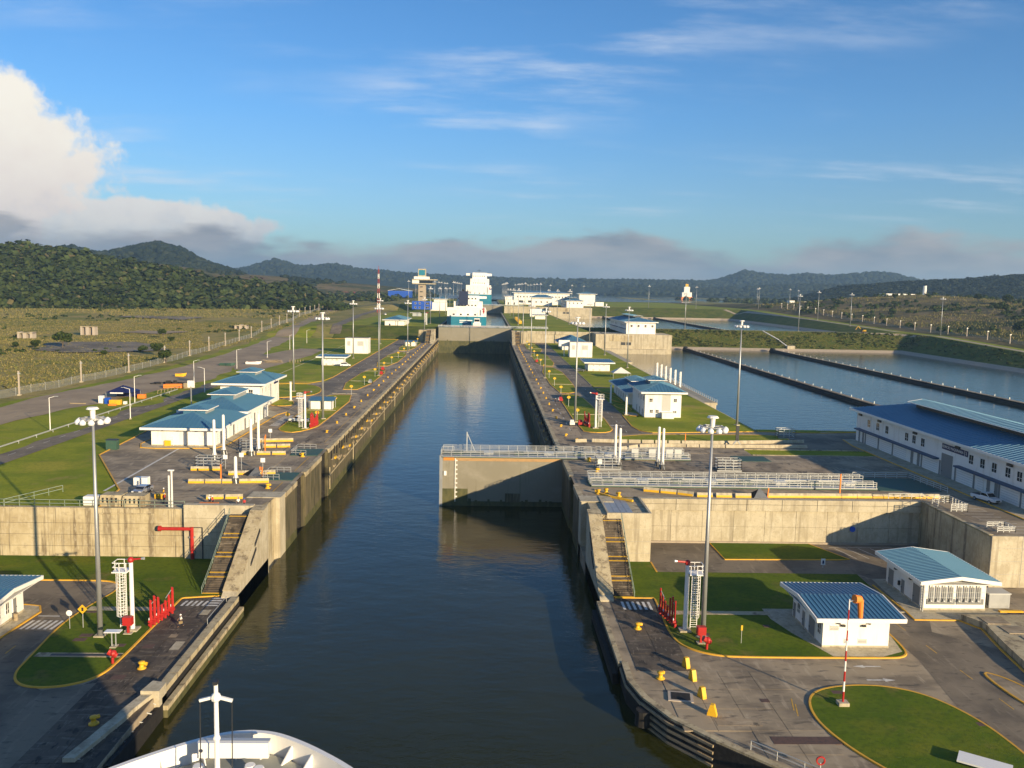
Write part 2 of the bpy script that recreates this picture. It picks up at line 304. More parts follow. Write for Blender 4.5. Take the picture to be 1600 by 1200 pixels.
def water_mat(name, col, wave):
    m = bpy.data.materials.new(name); m.use_nodes = True; nt = m.node_tree; N = nt.nodes.new; L = nt.links.new
    b = nt.nodes['Principled BSDF']; b.inputs['Base Color'].default_value = col+(1,); b.inputs['Roughness'].default_value = .06
    b.inputs['IOR'].default_value = 1.33; b.inputs['Specular Tint'].default_value = (1.0,.93,.74,1); b.inputs['Specular IOR Level'].default_value = .5
    g = N('ShaderNodeNewGeometry'); prev = None
    for s, st, dist in ((.16,.35,.5*wave), (.9,.5,.10*wave), (3.2,.5,.03*wave)):
        mp = N('ShaderNodeMapping'); mp.inputs['Scale'].default_value = (s, s*1.7, s); mp.inputs['Rotation'].default_value = (0,0,.5); L(g.outputs['Position'], mp.inputs[0])
        n = N('ShaderNodeTexNoise'); n.inputs['Scale'].default_value = 1; n.inputs['Detail'].default_value = 3; L(mp.outputs[0], n.inputs['Vector'])
        bu = N('ShaderNodeBump'); bu.inputs['Strength'].default_value = st; bu.inputs['Distance'].default_value = dist; L(n.outputs['Fac'], bu.inputs['Height'])
        if prev: L(prev, bu.inputs['Normal'])
        prev = bu.outputs[0]
    L(prev, b.inputs['Normal'])
    n = N('ShaderNodeTexNoise'); n.inputs['Scale'].default_value = .035; n.inputs['Detail'].default_value = 4; L(g.outputs['Position'], n.inputs['Vector'])
    x = N('ShaderNodeMix'); x.data_type = 'RGBA'; x.inputs[6].default_value = tuple(c*.7 for c in col)+(1,); x.inputs[7].default_value = tuple(c*1.35 for c in col)+(1,)
    L(n.outputs['Fac'], x.inputs[0]); L(x.outputs[2], b.inputs['Base Color'])
    return m
M['water'] = water_mat('canal_water', (.024,.026,.005), .55)
M['basin'] = water_mat('basin_water', (.010,.014,.009), .8)
# ------------------------------------------------------------------ ground
def sst(a, b, t):
    t = min(1, max(0, (t-a)/(b-a))); return t*t*(3-2*t)
def lin(a, b, t): return min(1, max(0, (t-a)/(b-a)))
def nz(x, y, s): return mnoise.noise(Vector((x*s, y*s, 3.1)))
def zleft(x, y):
    near = sst(-190, -105, x)
    a = 8.5*(near*lin(630, 662, y)+(1-near)*sst(560, 1000, y))
    b = 8.5*(near*lin(1093, 1125, y)+(1-near)*sst(1000, 1900, y)*.8)
    n = (1-sst(-170, -100, x))*(nz(x, y, .012)*1.6+nz(x, y, .05)*.5)
    ditch = -1.3*math.exp(-((x+79)/2.2)**2)*sst(285, 300, y)*(1-sst(590, 620, y))
    return 8.42+a+b+n+ditch
def bank_top(y): return 10+7*lin(450, 655, y) if y < 700 else 17+8*lin(720, 1110, y)
def zright(x, y):
    if x < 86.2:
        return 8.42+(8.5 if y > 619.05 else 0)+(8.5 if y > 1082.05 else 0)
    if y < 238.15:
        if 74 < x < 104 and 200 < y < 207: return 3
        return 8.42
    if y <= 693:
        nslope = 5.3+11.7*lin(654, 693, y) if y >= 654 else (3.0+2.3*lin(648, 654, y) if y > 640 else 0.5)
        e = 0.5 if x < 320 else (3.0+2.5*lin(326, 333, x) if x < 333.5 else 5.5+(bank_top(y)-5.5)*lin(333, 356, x))
        z = max(nslope, e)
    elif y <= 703: z = 17.0 if x < 356 else bank_top(y)
    elif y <= 1156:
        nslope = 14+11.4*lin(1117, 1156, y) if y >= 1117 else 9
        e = 9 if x < 320 else (11.5+2.5*lin(326, 333, x) if x < 333.5 else 14+(bank_top(y)-14)*lin(333, 356, x))
        z = max(nslope, e)
    else: z = 25.4
    if x > 356:
        d = x-356
        k1 = 24*math.exp(-(((x-640)/190)**2+((y-1190)/260)**2))
        k2 = 15*math.exp(-(((x-640)/170)**2+((y-820)/170)**2))+10*math.exp(-(((x-760)/140)**2+((y-560)/150)**2))
        z += (k1+k2)*sst(0, 60, d)+(nz(x, y, .011)*3+nz(x, y, .04)*1.2)*sst(15, 90, d)-5*sst(60, 200, d)*sst(250, 500, 900-y)
    return z
def frange(a, b, n): return [a+(b-a)*i/n for i in range(n+1)]
def gridmesh(name, xs, ys, zf, mats, pick):
    vs = [(x, y, zf(x, y)) for y in ys for x in xs]; n = len(xs); fs = []; mi = []
    for j in range(len(ys)-1):
        for i in range(n-1):
            xc, yc = (xs[i]+xs[i+1])/2, (ys[j]+ys[j+1])/2
            k = pick(xc, yc, [vs[j*n+i][2], vs[j*n+i+1][2], vs[(j+1)*n+i][2], vs[(j+1)*n+i+1][2]])
            if k is None: continue
            fs.append((j*n+i, j*n+i+1, (j+1)*n+i+1, (j+1)*n+i)); mi.append(k)
    me = bpy.data.meshes.new(name); me.from_pydata(vs, [], fs); me.update()
    for m in mats: me.materials.append(m)
    me.polygons.foreach_set('material_index', mi)
    o = bpy.data.objects.new(name, me); COL.objects.link(o); return struct(o)
uq = lambda l: sorted(set(round(v, 3) for v in l))
xs = uq([-9000, -6000, -4200, -3000, -2200, -1700, -1300]+frange(-1050, -300, 40)+frange(-300, -110, 34)+frange(-108, -29.4, 22))
ys = uq([144.0]+frange(150, 700, 92)+frange(710, 1700, 70)+[1900, 2200, 2700, 3500, 5000, 8000, 14000])
def pickL(x, y, z):
    if x > -106:
        if max(z)-min(z) > .25 and y > 600: return 2
        return 1 if y < 1600 else 0
    return 0
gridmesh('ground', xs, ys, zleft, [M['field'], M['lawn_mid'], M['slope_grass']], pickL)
xs = uq([29.4, 34, 40, 50, 60, 70, 74, 74.2, 86, 86.4, 92.3, 92.6, 104, 104.2]+frange(110, 320, 18)+[326, 333, 340, 348, 356]+frange(362, 900, 62)+[1000, 1200, 1500, 2000, 2800, 4000, 6000, 9000])
ys = uq([132.9, 133.2, 155.9, 156.2, 160, 199.8, 200, 207, 207.2, 238, 238.3]+frange(250, 618, 40)+[618.9, 619.2, 640, 648, 654, 664, 674, 684, 693, 701, 703, 710]+frange(720, 1080, 30)+[1081.9, 1082.2, 1100, 1111, 1117, 1130, 1143, 1156, 1160]+frange(1180, 1700, 20)+[1900, 2200, 2700, 3500, 5000, 8000, 14000])
def pickR(x, y, z):
    if y < 133.3 and x < 92.6: return None
    if y < 156.1 and x < 92.4: return None
    zm = sum(z)/4
    if x < 86.1: return 1 if y < 1600 else 0
    if y < 238.2: return 1
    if x < 356 and y < 693:
        return 3 if zm < 5.4 else 2
    if x < 356 and y < 1160: return 1 if y < 703 else (3 if zm < 14.2 else 2)
    if x < 372: return 1
    return 4 if y < 1700 else 0
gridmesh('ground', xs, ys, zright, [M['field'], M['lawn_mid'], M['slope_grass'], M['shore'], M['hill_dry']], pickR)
# low quay level
lowL = [(-27.5, 143.95), (-400, 143.95), (-400, -300), (-27.5, -300)]
struct(MB().prism(lowL, -7, 0).build('quay', M['plaza']))
flare = [(27.5, 102), (27.8, 98), (28.9, 94), (30.9, 89.6), (34.6, 84.8), (39.7, 79.4), (48, 71), (60, 58), (100, 12), (160, -60), (160, -300)]
struct(MB().prism([(27.5, 156.1)]+flare+[(600, -300), (600, 132.95), (92.5, 132.95), (92.5, 156.1)], -7, 0).build('quay', M['plaza']))
# water
struct(MB().sheet([(-27.7,-400), (170,-400), (170,-60), (60,60), (32,100), (27.7,110), (27.7,661), (-27.7,661)], -2.7).build('canal_water', M['water']))
struct(MB().sheet([(-27.7,663), (27.7,663), (27.7,1124), (-27.7,1124)], 14.5).build('canal_water', M['water']))
struct(MB().sheet([(-27.7,1125), (27.7,1125), (27.7,1600), (260,1700), (600,5000), (-900,5000), (-300,1750), (-27.7,1600)], 25.6 if False else 23.0).build('canal_water', M['water']))
struct(MB().sheet([(86,238), (334,238), (334,652), (86,652)], 3.6).build('basin_water', M['basin']))
struct(MB().sheet([(86,701), (334,701), (334,1116), (86,1116)], 12.1).build('basin_water', M['basin']))
struct(MB().sheet([(-300,1760), (-1500,2600), (-1500,5200), (1500,5200), (1500,2400), (260,1700)], 25.9).build('lake_water', M['basin']))

# ------------------------------------------------------------------ pavements, kerbs, lawns
def smoothpoly(pts, n=3):
    """rounds the corners of a closed outline"""
    for _ in range(n):
        q = []
        for i in range(len(pts)):
            a, b = Vector(pts[i]), Vector(pts[(i+1) % len(pts)])
            q += [tuple(a.lerp(b, .25)), tuple(a.lerp(b, .75))]
        pts = q
    return pts
def kerb(pts, z, w=.32, h=.16, closed=True, mat='kerb_yellow'):
    n = len(pts); L = []
    rngi = range(n if closed else n-1)
    P = [Vector(p) for p in pts]
    offs = []
    for i in range(n):
        a = P[i-1] if (closed or i) else P[0]*2-P[1]; c = P[(i+1) % n] if (closed or i < n-1) else P[i]*2-P[i-1]
        d = (c-a).normalized(); offs.append(Vector((-d.y, d.x)))
    vs = []
    for p, o in zip(P, offs):
        for k, zz in ((-.5, z), (.5, z), (.4, z+h), (-.4, z+h)): q = p+o*(w*k); vs.append((q.x, q.y, zz))
    fs = []
    for i in rngi:
        j = (i+1) % n
        for k in range(4): fs.append((i*4+k, j*4+k, j*4+(k+1) % 4, i*4+(k+1) % 4))
    if not closed: fs += [(3,2,1,0), tuple((n-1)*4+k for k in range(4))]
    return struct(MB().add(vs, fs).build('kerb', M[mat]))
def area_sign(p): return sum(p[i][0]*p[(i+1) % len(p)][1]-p[(i+1) % len(p)][0]*p[i][1] for i in range(len(p)))
def ccw(p): return p if area_sign(p) > 0 else p[::-1]
def pave(name, pts, z, mat): return struct(MB().sheet(ccw(pts), z).build(name, M[mat]))
def lawn(pts, z, rounded=2, kerbed=True, mat='lawn', h=.12):
    pts = ccw(smoothpoly(pts, rounded) if rounded else pts)
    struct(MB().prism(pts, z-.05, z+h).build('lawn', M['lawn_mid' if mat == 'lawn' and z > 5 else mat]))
    if kerbed: kerb(pts, z)
def line(pts, z, w=.15, mat='line_white'):
    mb = MB()
    for a, b in zip(pts[:-1], pts[1:]):
        a, b = Vector(a), Vector(b); d = (b-a).normalized(); o = Vector((-d.y, d.x))*(w/2)
        mb.sheet([tuple(a-o), tuple(b-o), tuple(b+o), tuple(a+o)], z)
    return struct(mb.build('road_marking', M[mat]))
def dashes(a, b, z, on=2.0, off=3.0, w=.15, mat='line_white'):
    a, b = Vector(a), Vector(b); L = (b-a).length; d = (b-a)/L; o = Vector((-d.y, d.x))*(w/2); t = 0; mb = MB()
    while t < L:
        p, q = a+d*t, a+d*min(L, t+on); mb.sheet([tuple(p-o), tuple(q-o), tuple(q+o), tuple(p+o)], z); t += on+off
    return struct(mb.build('road_marking', M[mat]))
def zebra(x0, x1, y0, y1, z, n, along='x', skew=0):
    root = struct(bpy.data.objects.new('crosswalk', None)); COL.objects.link(root)
    for i in range(n):
        mb = MB()
        if along == 'x':
            s = (x1-x0)/n; a = x0+s*i; mb.sheet([(a, y0), (a+s*.5, y0), (a+s*.5+skew, y1), (a+skew, y1)], z)
        else:
            s = (y1-y0)/n; a = y0+s*i; mb.sheet([(x0, a), (x1, a), (x1, a+s*.5), (x0, a+s*.5)], z)
        mb.build('stripe', M['line_white'], root)
def arrow(x, y, z, a, s=1.0):
    pts = [(-2.0,-.16), (.4,-.16), (.4,-.5), (2.0,0), (.4,.5), (.4,.16), (-2.0,.16)]
    c, n = math.cos(a), math.sin(a)
    struct(MB().sheet([(x+(px*c-py*n)*s, y+(px*n+py*c)*s) for px, py in pts], z).build('road_arrow', M['line_white']))
def slabs(name, x0, x1, y0, y1, nx, ny, ztop, mat, skip=None):
    """paving slabs, each its own piece with an open joint"""
    root = struct(bpy.data.objects.new(name, None)); COL.objects.link(root)
    sx, sy = (x1-x0)/nx, (y1-y0)/ny; me = {}
    base = MB().box(-sx/2+.03, sx/2-.03, -sy/2+.03, sy/2-.03, -.15, 0).mesh('slab', M[mat])
    for i in range(nx):
        for j in range(ny):
            cx, cy = x0+sx*(i+.5), y0+sy*(j+.5)
            if skip and skip(cx, cy): continue
            inst('slab', base, root, (cx, cy, ztop+rng.uniform(-.006, .006)))
    return root
# --- low level, left
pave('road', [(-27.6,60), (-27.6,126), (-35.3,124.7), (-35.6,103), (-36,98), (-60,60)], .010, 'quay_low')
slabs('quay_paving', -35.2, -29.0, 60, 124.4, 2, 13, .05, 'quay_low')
pave('road', [(-36,60), (-35.6,97), (-41,95), (-46,98), (-47.5,104), (-48,121), (-49,130), (-54,131.5), (-120,131.5), (-120,60)], .014, 'asphalt')
def chaikin(p, n=2):
    """rounds an open line, ends kept"""
    for _ in range(n):
        q = [p[0]]
        for a, b in zip(p[:-1], p[1:]): q += [(a[0]*.75+b[0]*.25, a[1]*.75+b[1]*.25), (a[0]*.25+b[0]*.75, a[1]*.25+b[1]*.75)]
        p = q+[p[-1]]
    return p
LK = [(-29.6,125.7), (-34.9,124.6), (-35.4,124.3)]+chaikin([(-35.45,123.4), (-35.5,112), (-35.5,104), (-35.8,98.4), (-39,95.7), (-43.6,95.6), (-46.3,98.6), (-46.9,104), (-48.2,114), (-47.4,122), (-46.0,128), (-48.0,131.6), (-54,131.8)], 3)+[(-130,131.8)]
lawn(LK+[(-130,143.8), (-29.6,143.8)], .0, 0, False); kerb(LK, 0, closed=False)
struct(MB().box(-46.4,-35.8,103.7,104.9,.05,.16).build('drain_channel', M['concrete']))
struct(MB().box(-44.6,-35.8,104.0,104.6,.10,.165).build('drain_slot', M['dark_metal']))
struct(MB().box(-47.0,-35.6,119.2,120.6,.05,.15).build('footpath', M['concrete']))
lawn_side = pave('footpath', [(-56.5,105), (-54.2,105), (-53.4,119), (-54.5,121), (-66,121), (-66,105)], .10, 'concrete_clean')
kerb([(-54.0,104), (-53.6,112), (-53.2,118.6), (-54.4,120.8), (-57,121.4)], 0, closed=False)
zebra(-53.0,-47.4,112.5,115.6,.022,7,'x',.25)
dashes((-50.5,60), (-50.5,111), .022, 2.4, 4, .16, 'line_yellow')
line([(-52.8,117.2),(-49.8,117.2)], .022, .25)
zebra(-34.6,-30.8,121.4,123.4,.058,5,'x',.2); zebra(-30.9,-29.2,121.4,125.2,.062,4,'y')
for x, y, a, b, m in ((-30.2,119,1.3,1.8,'concrete_clean'), (-30.0,107.5,1.2,2.6,'concrete_clean'), (-33.6,107.2,1.4,1.2,'manhole'), (-33.7,98.4,1.6,1.2,'manhole'), (-33.4,119,1.0,.9,'manhole'), (-31.6,110.6,1,1,'quay')):
    struct(MB().box(x-a/2,x+a/2,y-b/2,y+b/2,.0,.058+.002).build('access_cover', M[m]))
for x, y, a, b in ((-43.0,110.4,1.6,1.0), (-43.2,109.0,1.6,1.0), (-37.2,107.3,1.2,.9), (-46,118.6,1.4,.7)):
    struct(MB().box(x-a/2,x+a/2,y-b/2,y+b/2,.05,.15).build('access_cover', M['manhole']))
# --- low level, right
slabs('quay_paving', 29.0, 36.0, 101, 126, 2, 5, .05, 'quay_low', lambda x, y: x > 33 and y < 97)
slabs('quay_paving', 39.0, 47.0, 77, 101, 2, 5, .04, 'plaza'); slabs('quay_paving', 31.6, 39.0, 86.5, 101, 2, 3, .05, 'plaza')
RK = [(30,126.2), (36.0,126.2)]+chaikin([(36.1,125.4), (35.9,119), (35.6,113.4), (36.2,108.4), (39.8,105.5), (44.6,105.1), (61,105.1), (65.6,105.3), (66.6,109.6), (66.6,121)], 3)
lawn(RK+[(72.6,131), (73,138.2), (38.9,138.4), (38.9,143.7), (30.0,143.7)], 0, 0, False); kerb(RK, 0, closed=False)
pave('footpath', [(51.5,118), (51.5,122), (66.4,122), (66.4,112), (65.5,107), (62.2,105.4), (55.6,105.4), (52.8,113)], .135, 'concrete_clean')
struct(MB().box(35.8,52,119.5,120.9,.05,.142).build('footpath', M['concrete']))
pave('road', [(39,143.6), (39,138.5), (73.5,138.3), (78,130), (92.3,128), (92.3,156), (39,156)], .012, 'asphalt')
lawn([(52.3,155.9), (52.5,145.6), (73.2,146.0), (75.2,146.3), (71,155.9)], 0, 0); kerb([(38.9,143.6), (38.9,138.3)], 0, closed=False)
for i in range(5): line([(75.2+2.3*i,153.2), (76.8+2.3*i,147.0)], .02, .14)
line([(74.4,153.6), (86.5,153.8)], .02, .14)
pave('road', [(66.6,105), (66.6,121), (75,121), (75,118), (73.2,114), (79.5,108), (86,98), (95,60), (60,60)], .012, 'asphalt')
struct(MB().box(53.5,86.8,120.9+.2,121.6,.0,.11).build('footpath', M['concrete_clean']))
pave('footpath', [(73.3,121.8), (73.0,118.4), (79.6,118.4), (88.5,121), (88.5,136), (74.5,136)], .10, 'concrete_clean')
kerb([(73.4,133), (73.2,121.8), (72.9,118.3), (79.4,118.2), (81,115), (79.5,108), (78.4,101), (79,85)], 0, closed=False)
struct(MB().prism(ccw([(79.7,118.2), (81.3,115), (79.9,108), (78.8,101), (79.4,80), (140,80), (140,118.2)]), -.1, 1.0).build('raised_terrace', M['concrete']))
for i in range(7): struct(MB().box(81.5+i*1.0,84.8+i*1.0,114.5-3.4*i,117.0-3.4*i,1.0,1.10).build('terrace_slab', M['plaza']))
oval = ccw(smoothpoly([(47.2,92), (49.0,95.6), (53.2,97.3), (58.4,97.3), (62.6,95), (65.4,89.5), (66.2,83), (66,76), (62,70), (55,72), (49.4,80), (47,87)], 3))
struct(MB().prism(oval, -.05, .14).build('lawn', M['lawn'])); kerb(oval, 0)
arrow(58.8,102.7,.022,math.pi,.9); arrow(58.9,98.9,.022,0,.9)
for yy in (92.7, 91.4): line([(45.2,yy-1.6), (45.9,yy+1.2)], .05, .14, 'line_yellow')
dashes((69.5,117), (71.5,84), .02, 2.6, 5.0, .15, 'line_yellow')
zebra(30.6,35.4,121.4,124.6,.06,6,'x')
lawn([(72.5,101.5), (74.6,100), (76.2,96), (75,90), (73,92)], 0, 2, True, 'plaza')
for x, y, a, b, m in ((42.6,93.4,1.0,.8,'manhole'), (40.6,112.2,.9,.9,'manhole'), (50.0,115.3,.9,.9,'manhole'), (38,88.4,5,1.6,'quay'), (45,84.6,9,1.5,'manhole'), (52,95.4,1.4,.8,'manhole'), (65.2,88,1.2,.8,'manhole')):
    struct(MB().box(x-a/2,x+a/2,y-b/2,y+b/2,.0,.15 if m == 'manhole' and x > 40 and y > 105 or x > 50 else .064).build('access_cover', M[m]))
# --- middle level, left
ZM = 8.5
pave('road', [(-27.6,156.4), (-30,144.2), (-56.2,144.2), (-58.3,157.2), (-76.2,189.1), (-78.3,221.5), (-72.8,221.5), (-72.8,258), (-66,296), (-60,334), (-55,345), (-54.9,620), (-27.6,629)], ZM-.01, 'plaza')
kerb([(-56.2,144.4), (-58.3,157.2), (-76.2,189.1), (-78.3,221.5)], ZM, closed=False)
pave('road', [(-46.2,300), (-54.7,300), (-54.8,626), (-46.2,626)], ZM+.012, 'asphalt')
pave('road', [(-99.5,144.5), (-91.5,144.5), (-91,300), (-93,420), (-104,640), (-112,640), (-101,420), (-99,300)], 8.5, 'asphalt')
dashes((-95.3,150), (-95,300), 8.512, 3, 4.5, .15, 'line_white')
slabs('quay_paving', -35.6, -27.75, 206, 628, 1, 60, ZM+.05, 'quay')
line([(-29.9,208), (-29.9,628)], ZM+.062, .16, 'line_yellow'); line([(-29.9,157), (-29.9,165)], ZM+.03, .2, 'line_yellow'); line([(-29.9,175), (-29.9,190)], ZM+.03, .2, 'line_yellow')
SL = [[(-46.4,229), (-46.4,296), (-44,300.8), (-36.1,300.8), (-36.2,234), (-37,229), (-40,221.5), (-44,223)],
      [(-46.2,317.5), (-36,317.5), (-36,405), (-45.8,400)], [(-45.8,412), (-36,416), (-36,508), (-45.8,502)], [(-45.8,516), (-36,519), (-36,618), (-45.8,612)]]
for s in SL: lawn(s, ZM, 1)
lawn([(-66,289), (-52,296), (-50,308), (-53,323), (-60,332.5), (-72,331), (-74,300)], ZM, 2)
lawn([(-60,271.5), (-53,270.5), (-52.5,277), (-56,286), (-62,287)], ZM, 2)
lawn([(-120,345), (-56,343.5), (-55.2,360), (-55.4,624), (-120,624)], ZM-.02, 0, False, h=.06)
kerb([(-72,333.5), (-60,336), (-56.4,345), (-55.1,360), (-55.3,624)], ZM, closed=False); kerb([(-110,627.5), (-46,628.5), (-29,630.5)], ZM, closed=False)
kerb([(-79,288), (-80.5,420), (-84,620)], ZM, .3, .12, False, 'concrete_clean')
pave('footpath', [(-72.2,222), (-72.4,203), (-70.5,198.4), (-67,197.6), (-53.8,198.8), (-52.4,204), (-52.4,255), (-57,262)], ZM+.05, 'concrete_clean')
kerb([(-72.4,222), (-72.6,203), (-70.7,198.2), (-67,197.4), (-53.6,198.6), (-52.2,204), (-52.2,252), (-50.8,258)], ZM-.01, closed=False)
zebra(-49.6,-47.0,232,252,ZM+.022,10,'y'); arrow(-48.5,292,ZM+.03,math.pi/2,1.4)
line([(-51.2,262), (-51.2,300)], ZM+.02, .12); line([(-62,206), (-60.5,156)], ZM+.012, .5); dashes((-50.4,345), (-50.4,620), ZM+.03, 3, 6, .14)
# --- middle level, right
for q in ([(27.6,156.2), (136,156.2), (136,199.8), (27.6,199.8)], [(92.5,133.2), (136,133.2), (136,156.2), (92.5,156.2)], [(27.6,199.8), (73.9,199.8), (73.9,207.2), (27.6,207.2)], [(104.3,199.8), (140,199.8), (140,207.2), (104.3,207.2)],
          [(27.6,207.2), (140,207.2), (140,232), (86,237.9), (27.6,237.9)], [(27.6,237.9), (52,237.9), (52,618), (27.6,618)]): pave('road', q, ZM-.01, 'plaza')
slabs('platform_paving', 40, 88, 173.5, 190.5, 8, 3, ZM+.03, 'quay'); slabs('platform_paving', 40, 72, 201, 205, 6, 1, ZM+.03, 'quay')
slabs('platform_paving', -56, -35, 146, 200, 4, 9, ZM+.03, 'plaza', lambda x, y: (x < -52.5 and y > 196) or (x > -37 and (164 < y < 176 or y > 189)))
pave('road', [(46.2,229), (52.6,229), (52.4,618.5), (45.2,618.5)], ZM+.012, 'asphalt'); pave('road', [(88,209), (140,209), (140,233), (88,229)], ZM+.012, 'asphalt')
slabs('quay_paving', 27.75, 35.4, 206, 618, 1, 58, ZM+.05, 'quay')
SR = [[(36,231.5), (39,228.5), (43.6,229.3), (45.6,236), (45.2,300), (42.5,314), (36,311)],
      [(36,318), (42.6,317), (45.4,330), (45.4,420), (36,424)], [(36,430), (45.4,426), (45.4,520), (36,524)], [(36,530), (45.4,526), (45.4,617), (36,617)]]
for s in SR: lawn(s, ZM, 1)
lawn([(52.4,255), (51.6,238), (54.5,229.6), (85.6,234.4), (86,237.8), (86,330), (72,330), (72,280), (55,256)], ZM, 1, False)
kerb([(52.4,262), (51.7,240), (52.6,233), (55.5,229.6), (85.4,234.2), (104,233.4), (118,236)], ZM, closed=False)
lawn([(44.4,225.4), (74.6,227.9), (88.6,228.4), (91,224), (90,219), (86,217.2), (44.4,213.5)], ZM, 1); lawn([(86.4,237.7), (104,237.7), (104,233.9), (86.4,234.6)], ZM, 0, False)
lawn([(53,340), (86,335), (86,618), (52.8,618)], ZM-.02, 0, False, h=.08); kerb([(52.7,345), (52.8,618)], ZM, closed=False, mat='concrete')
lawn([(53,336), (54,318), (64,316), (66,334)], ZM, 1); lawn([(52.8,312), (55,296), (57.5,290), (57.5,310)], ZM, 1); lawn([(52.8,288), (54,276), (57.5,272), (57.5,286)], ZM, 1); lawn([(53.4,270), (53.6,262), (57.6,260), (57.6,268)], ZM, 1, True, 'concrete_clean')
pave('road', [(57,336), (53,336), (53,344), (86,338), (86,330), (72,330)], ZM+.02, 'asphalt')
dashes((48.6,230), (48.8,617), ZM+.03, 3, 6, .14); arrow(47.2,242,ZM+.03,math.pi,1.3); dashes((33.2,232), (33.2,616), ZM+.064, 4, 6, .16)
kerb([(105.8,223), (104.4,214), (104.6,143)], ZM, closed=False); pave('footpath', [(105.9,224), (104.6,214), (104.8,140), (109.2,140), (109.2,224)], ZM+.06, 'concrete_clean')
for i in range(9): line([(95.6+.15*i,151-2.0*i), (101+.15*i,151-2.0*i)], ZM+.01, .14)
for i in range(14): line([(70+2.4*i,186+rng.uniform(-5,4)), (72.6+2.4*i+rng.uniform(-1,2),181+rng.uniform(-4,3))], ZM+.01, .14, 'line_white')
for i in range(26): 
    x, y = rng.uniform(40,84), rng.uniform(176,190); line([(x,y), (x+rng.uniform(1,3.4),y-rng.uniform(-.3,.9))], ZM+.009, rng.uniform(.1,.3), 'line_white')
# --- dirt track and bare ground on the left plain, gravel road on the basin bank
def drape(name, pts, zf, mat, dz=.05, w=None):
    """a strip of ground laid over the terrain; pts are centre points with half width"""
    vs = []; fs = []; C = []
    for (a, b) in zip(pts[:-1], pts[1:]):
        n = max(2, int((Vector(b[:2])-Vector(a[:2])).length/6))
        for i in range(n): C.append(tuple(a[k]+(b[k]-a[k])*i/n for k in range(3)))
    C.append(pts[-1]); K = 5
    for i, (x, y, hw) in enumerate(C):
        a, b = C[max(0, i-1)], C[min(len(C)-1, i+1)]; d = Vector((b[0]-a[0], b[1]-a[1])).normalized(); o = Vector((-d.y, d.x))
        for k in range(K):
            t = -1+2*k/(K-1); ww = hw*(1+.25*nz(x+k*9, y, .06)); q = (x+o.x*ww*t, y+o.y*ww*t); vs.append((q[0], q[1], zf(*q)+dz))
    for i in range(len(C)-1):
        for k in range(K-1): fs.append((i*K+k, i*K+k+1, (i+1)*K+k+1, (i+1)*K+k))
    return struct(MB().add(vs, fs).build(name, M[mat]))
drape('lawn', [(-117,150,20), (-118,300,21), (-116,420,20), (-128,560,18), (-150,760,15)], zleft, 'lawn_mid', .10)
drape('dirt_track', [(-128,150,6), (-127,240,9), (-122,300,14), (-116,350,15), (-119,420,11), (-128,520,8), (-142,660,7), (-165,900,6), (-180,1100,6)], zleft, 'dirt_road', .18)
drape('dirt_track', [(-98,385,5), (-102,420,13), (-100,470,13), (-96,520,7)], zleft, 'dirt_road', .17)
drape('bare_ground', [(-190,470,26), (-215,500,34), (-232,540,22)], zleft, 'bare', .5); drape('bare_ground', [(-300,470,30), (-320,500,34), (-345,520,20)], zleft, 'dirt_road', .6)
drape('bare_ground', [(-260,800,18), (-330,820,14)], zleft, 'bare', .8); drape('bare_ground', [(-220,640,16), (-260,650,14)], zleft, 'dirt_road', .6)
drape('gravel_road', [(88,697,2.2), (300,697,2.2), (350,690,2.6), (362,655,2.6), (360,560,2.4), (358,470,2.2), (356,350,2.2)], zright, 'shore', .06)
drape('gravel_road', [(88,1160,2.4), (330,1160,2.4), (352,1120,2.4), (358,900,2.4), (362,720,2.4)], zright, 'shore', .10)
drape('service_road', [(-104,640,4), (-110,720,4), (-124,900,4), (-128,1100,4)], zleft, 'asphalt', .25)
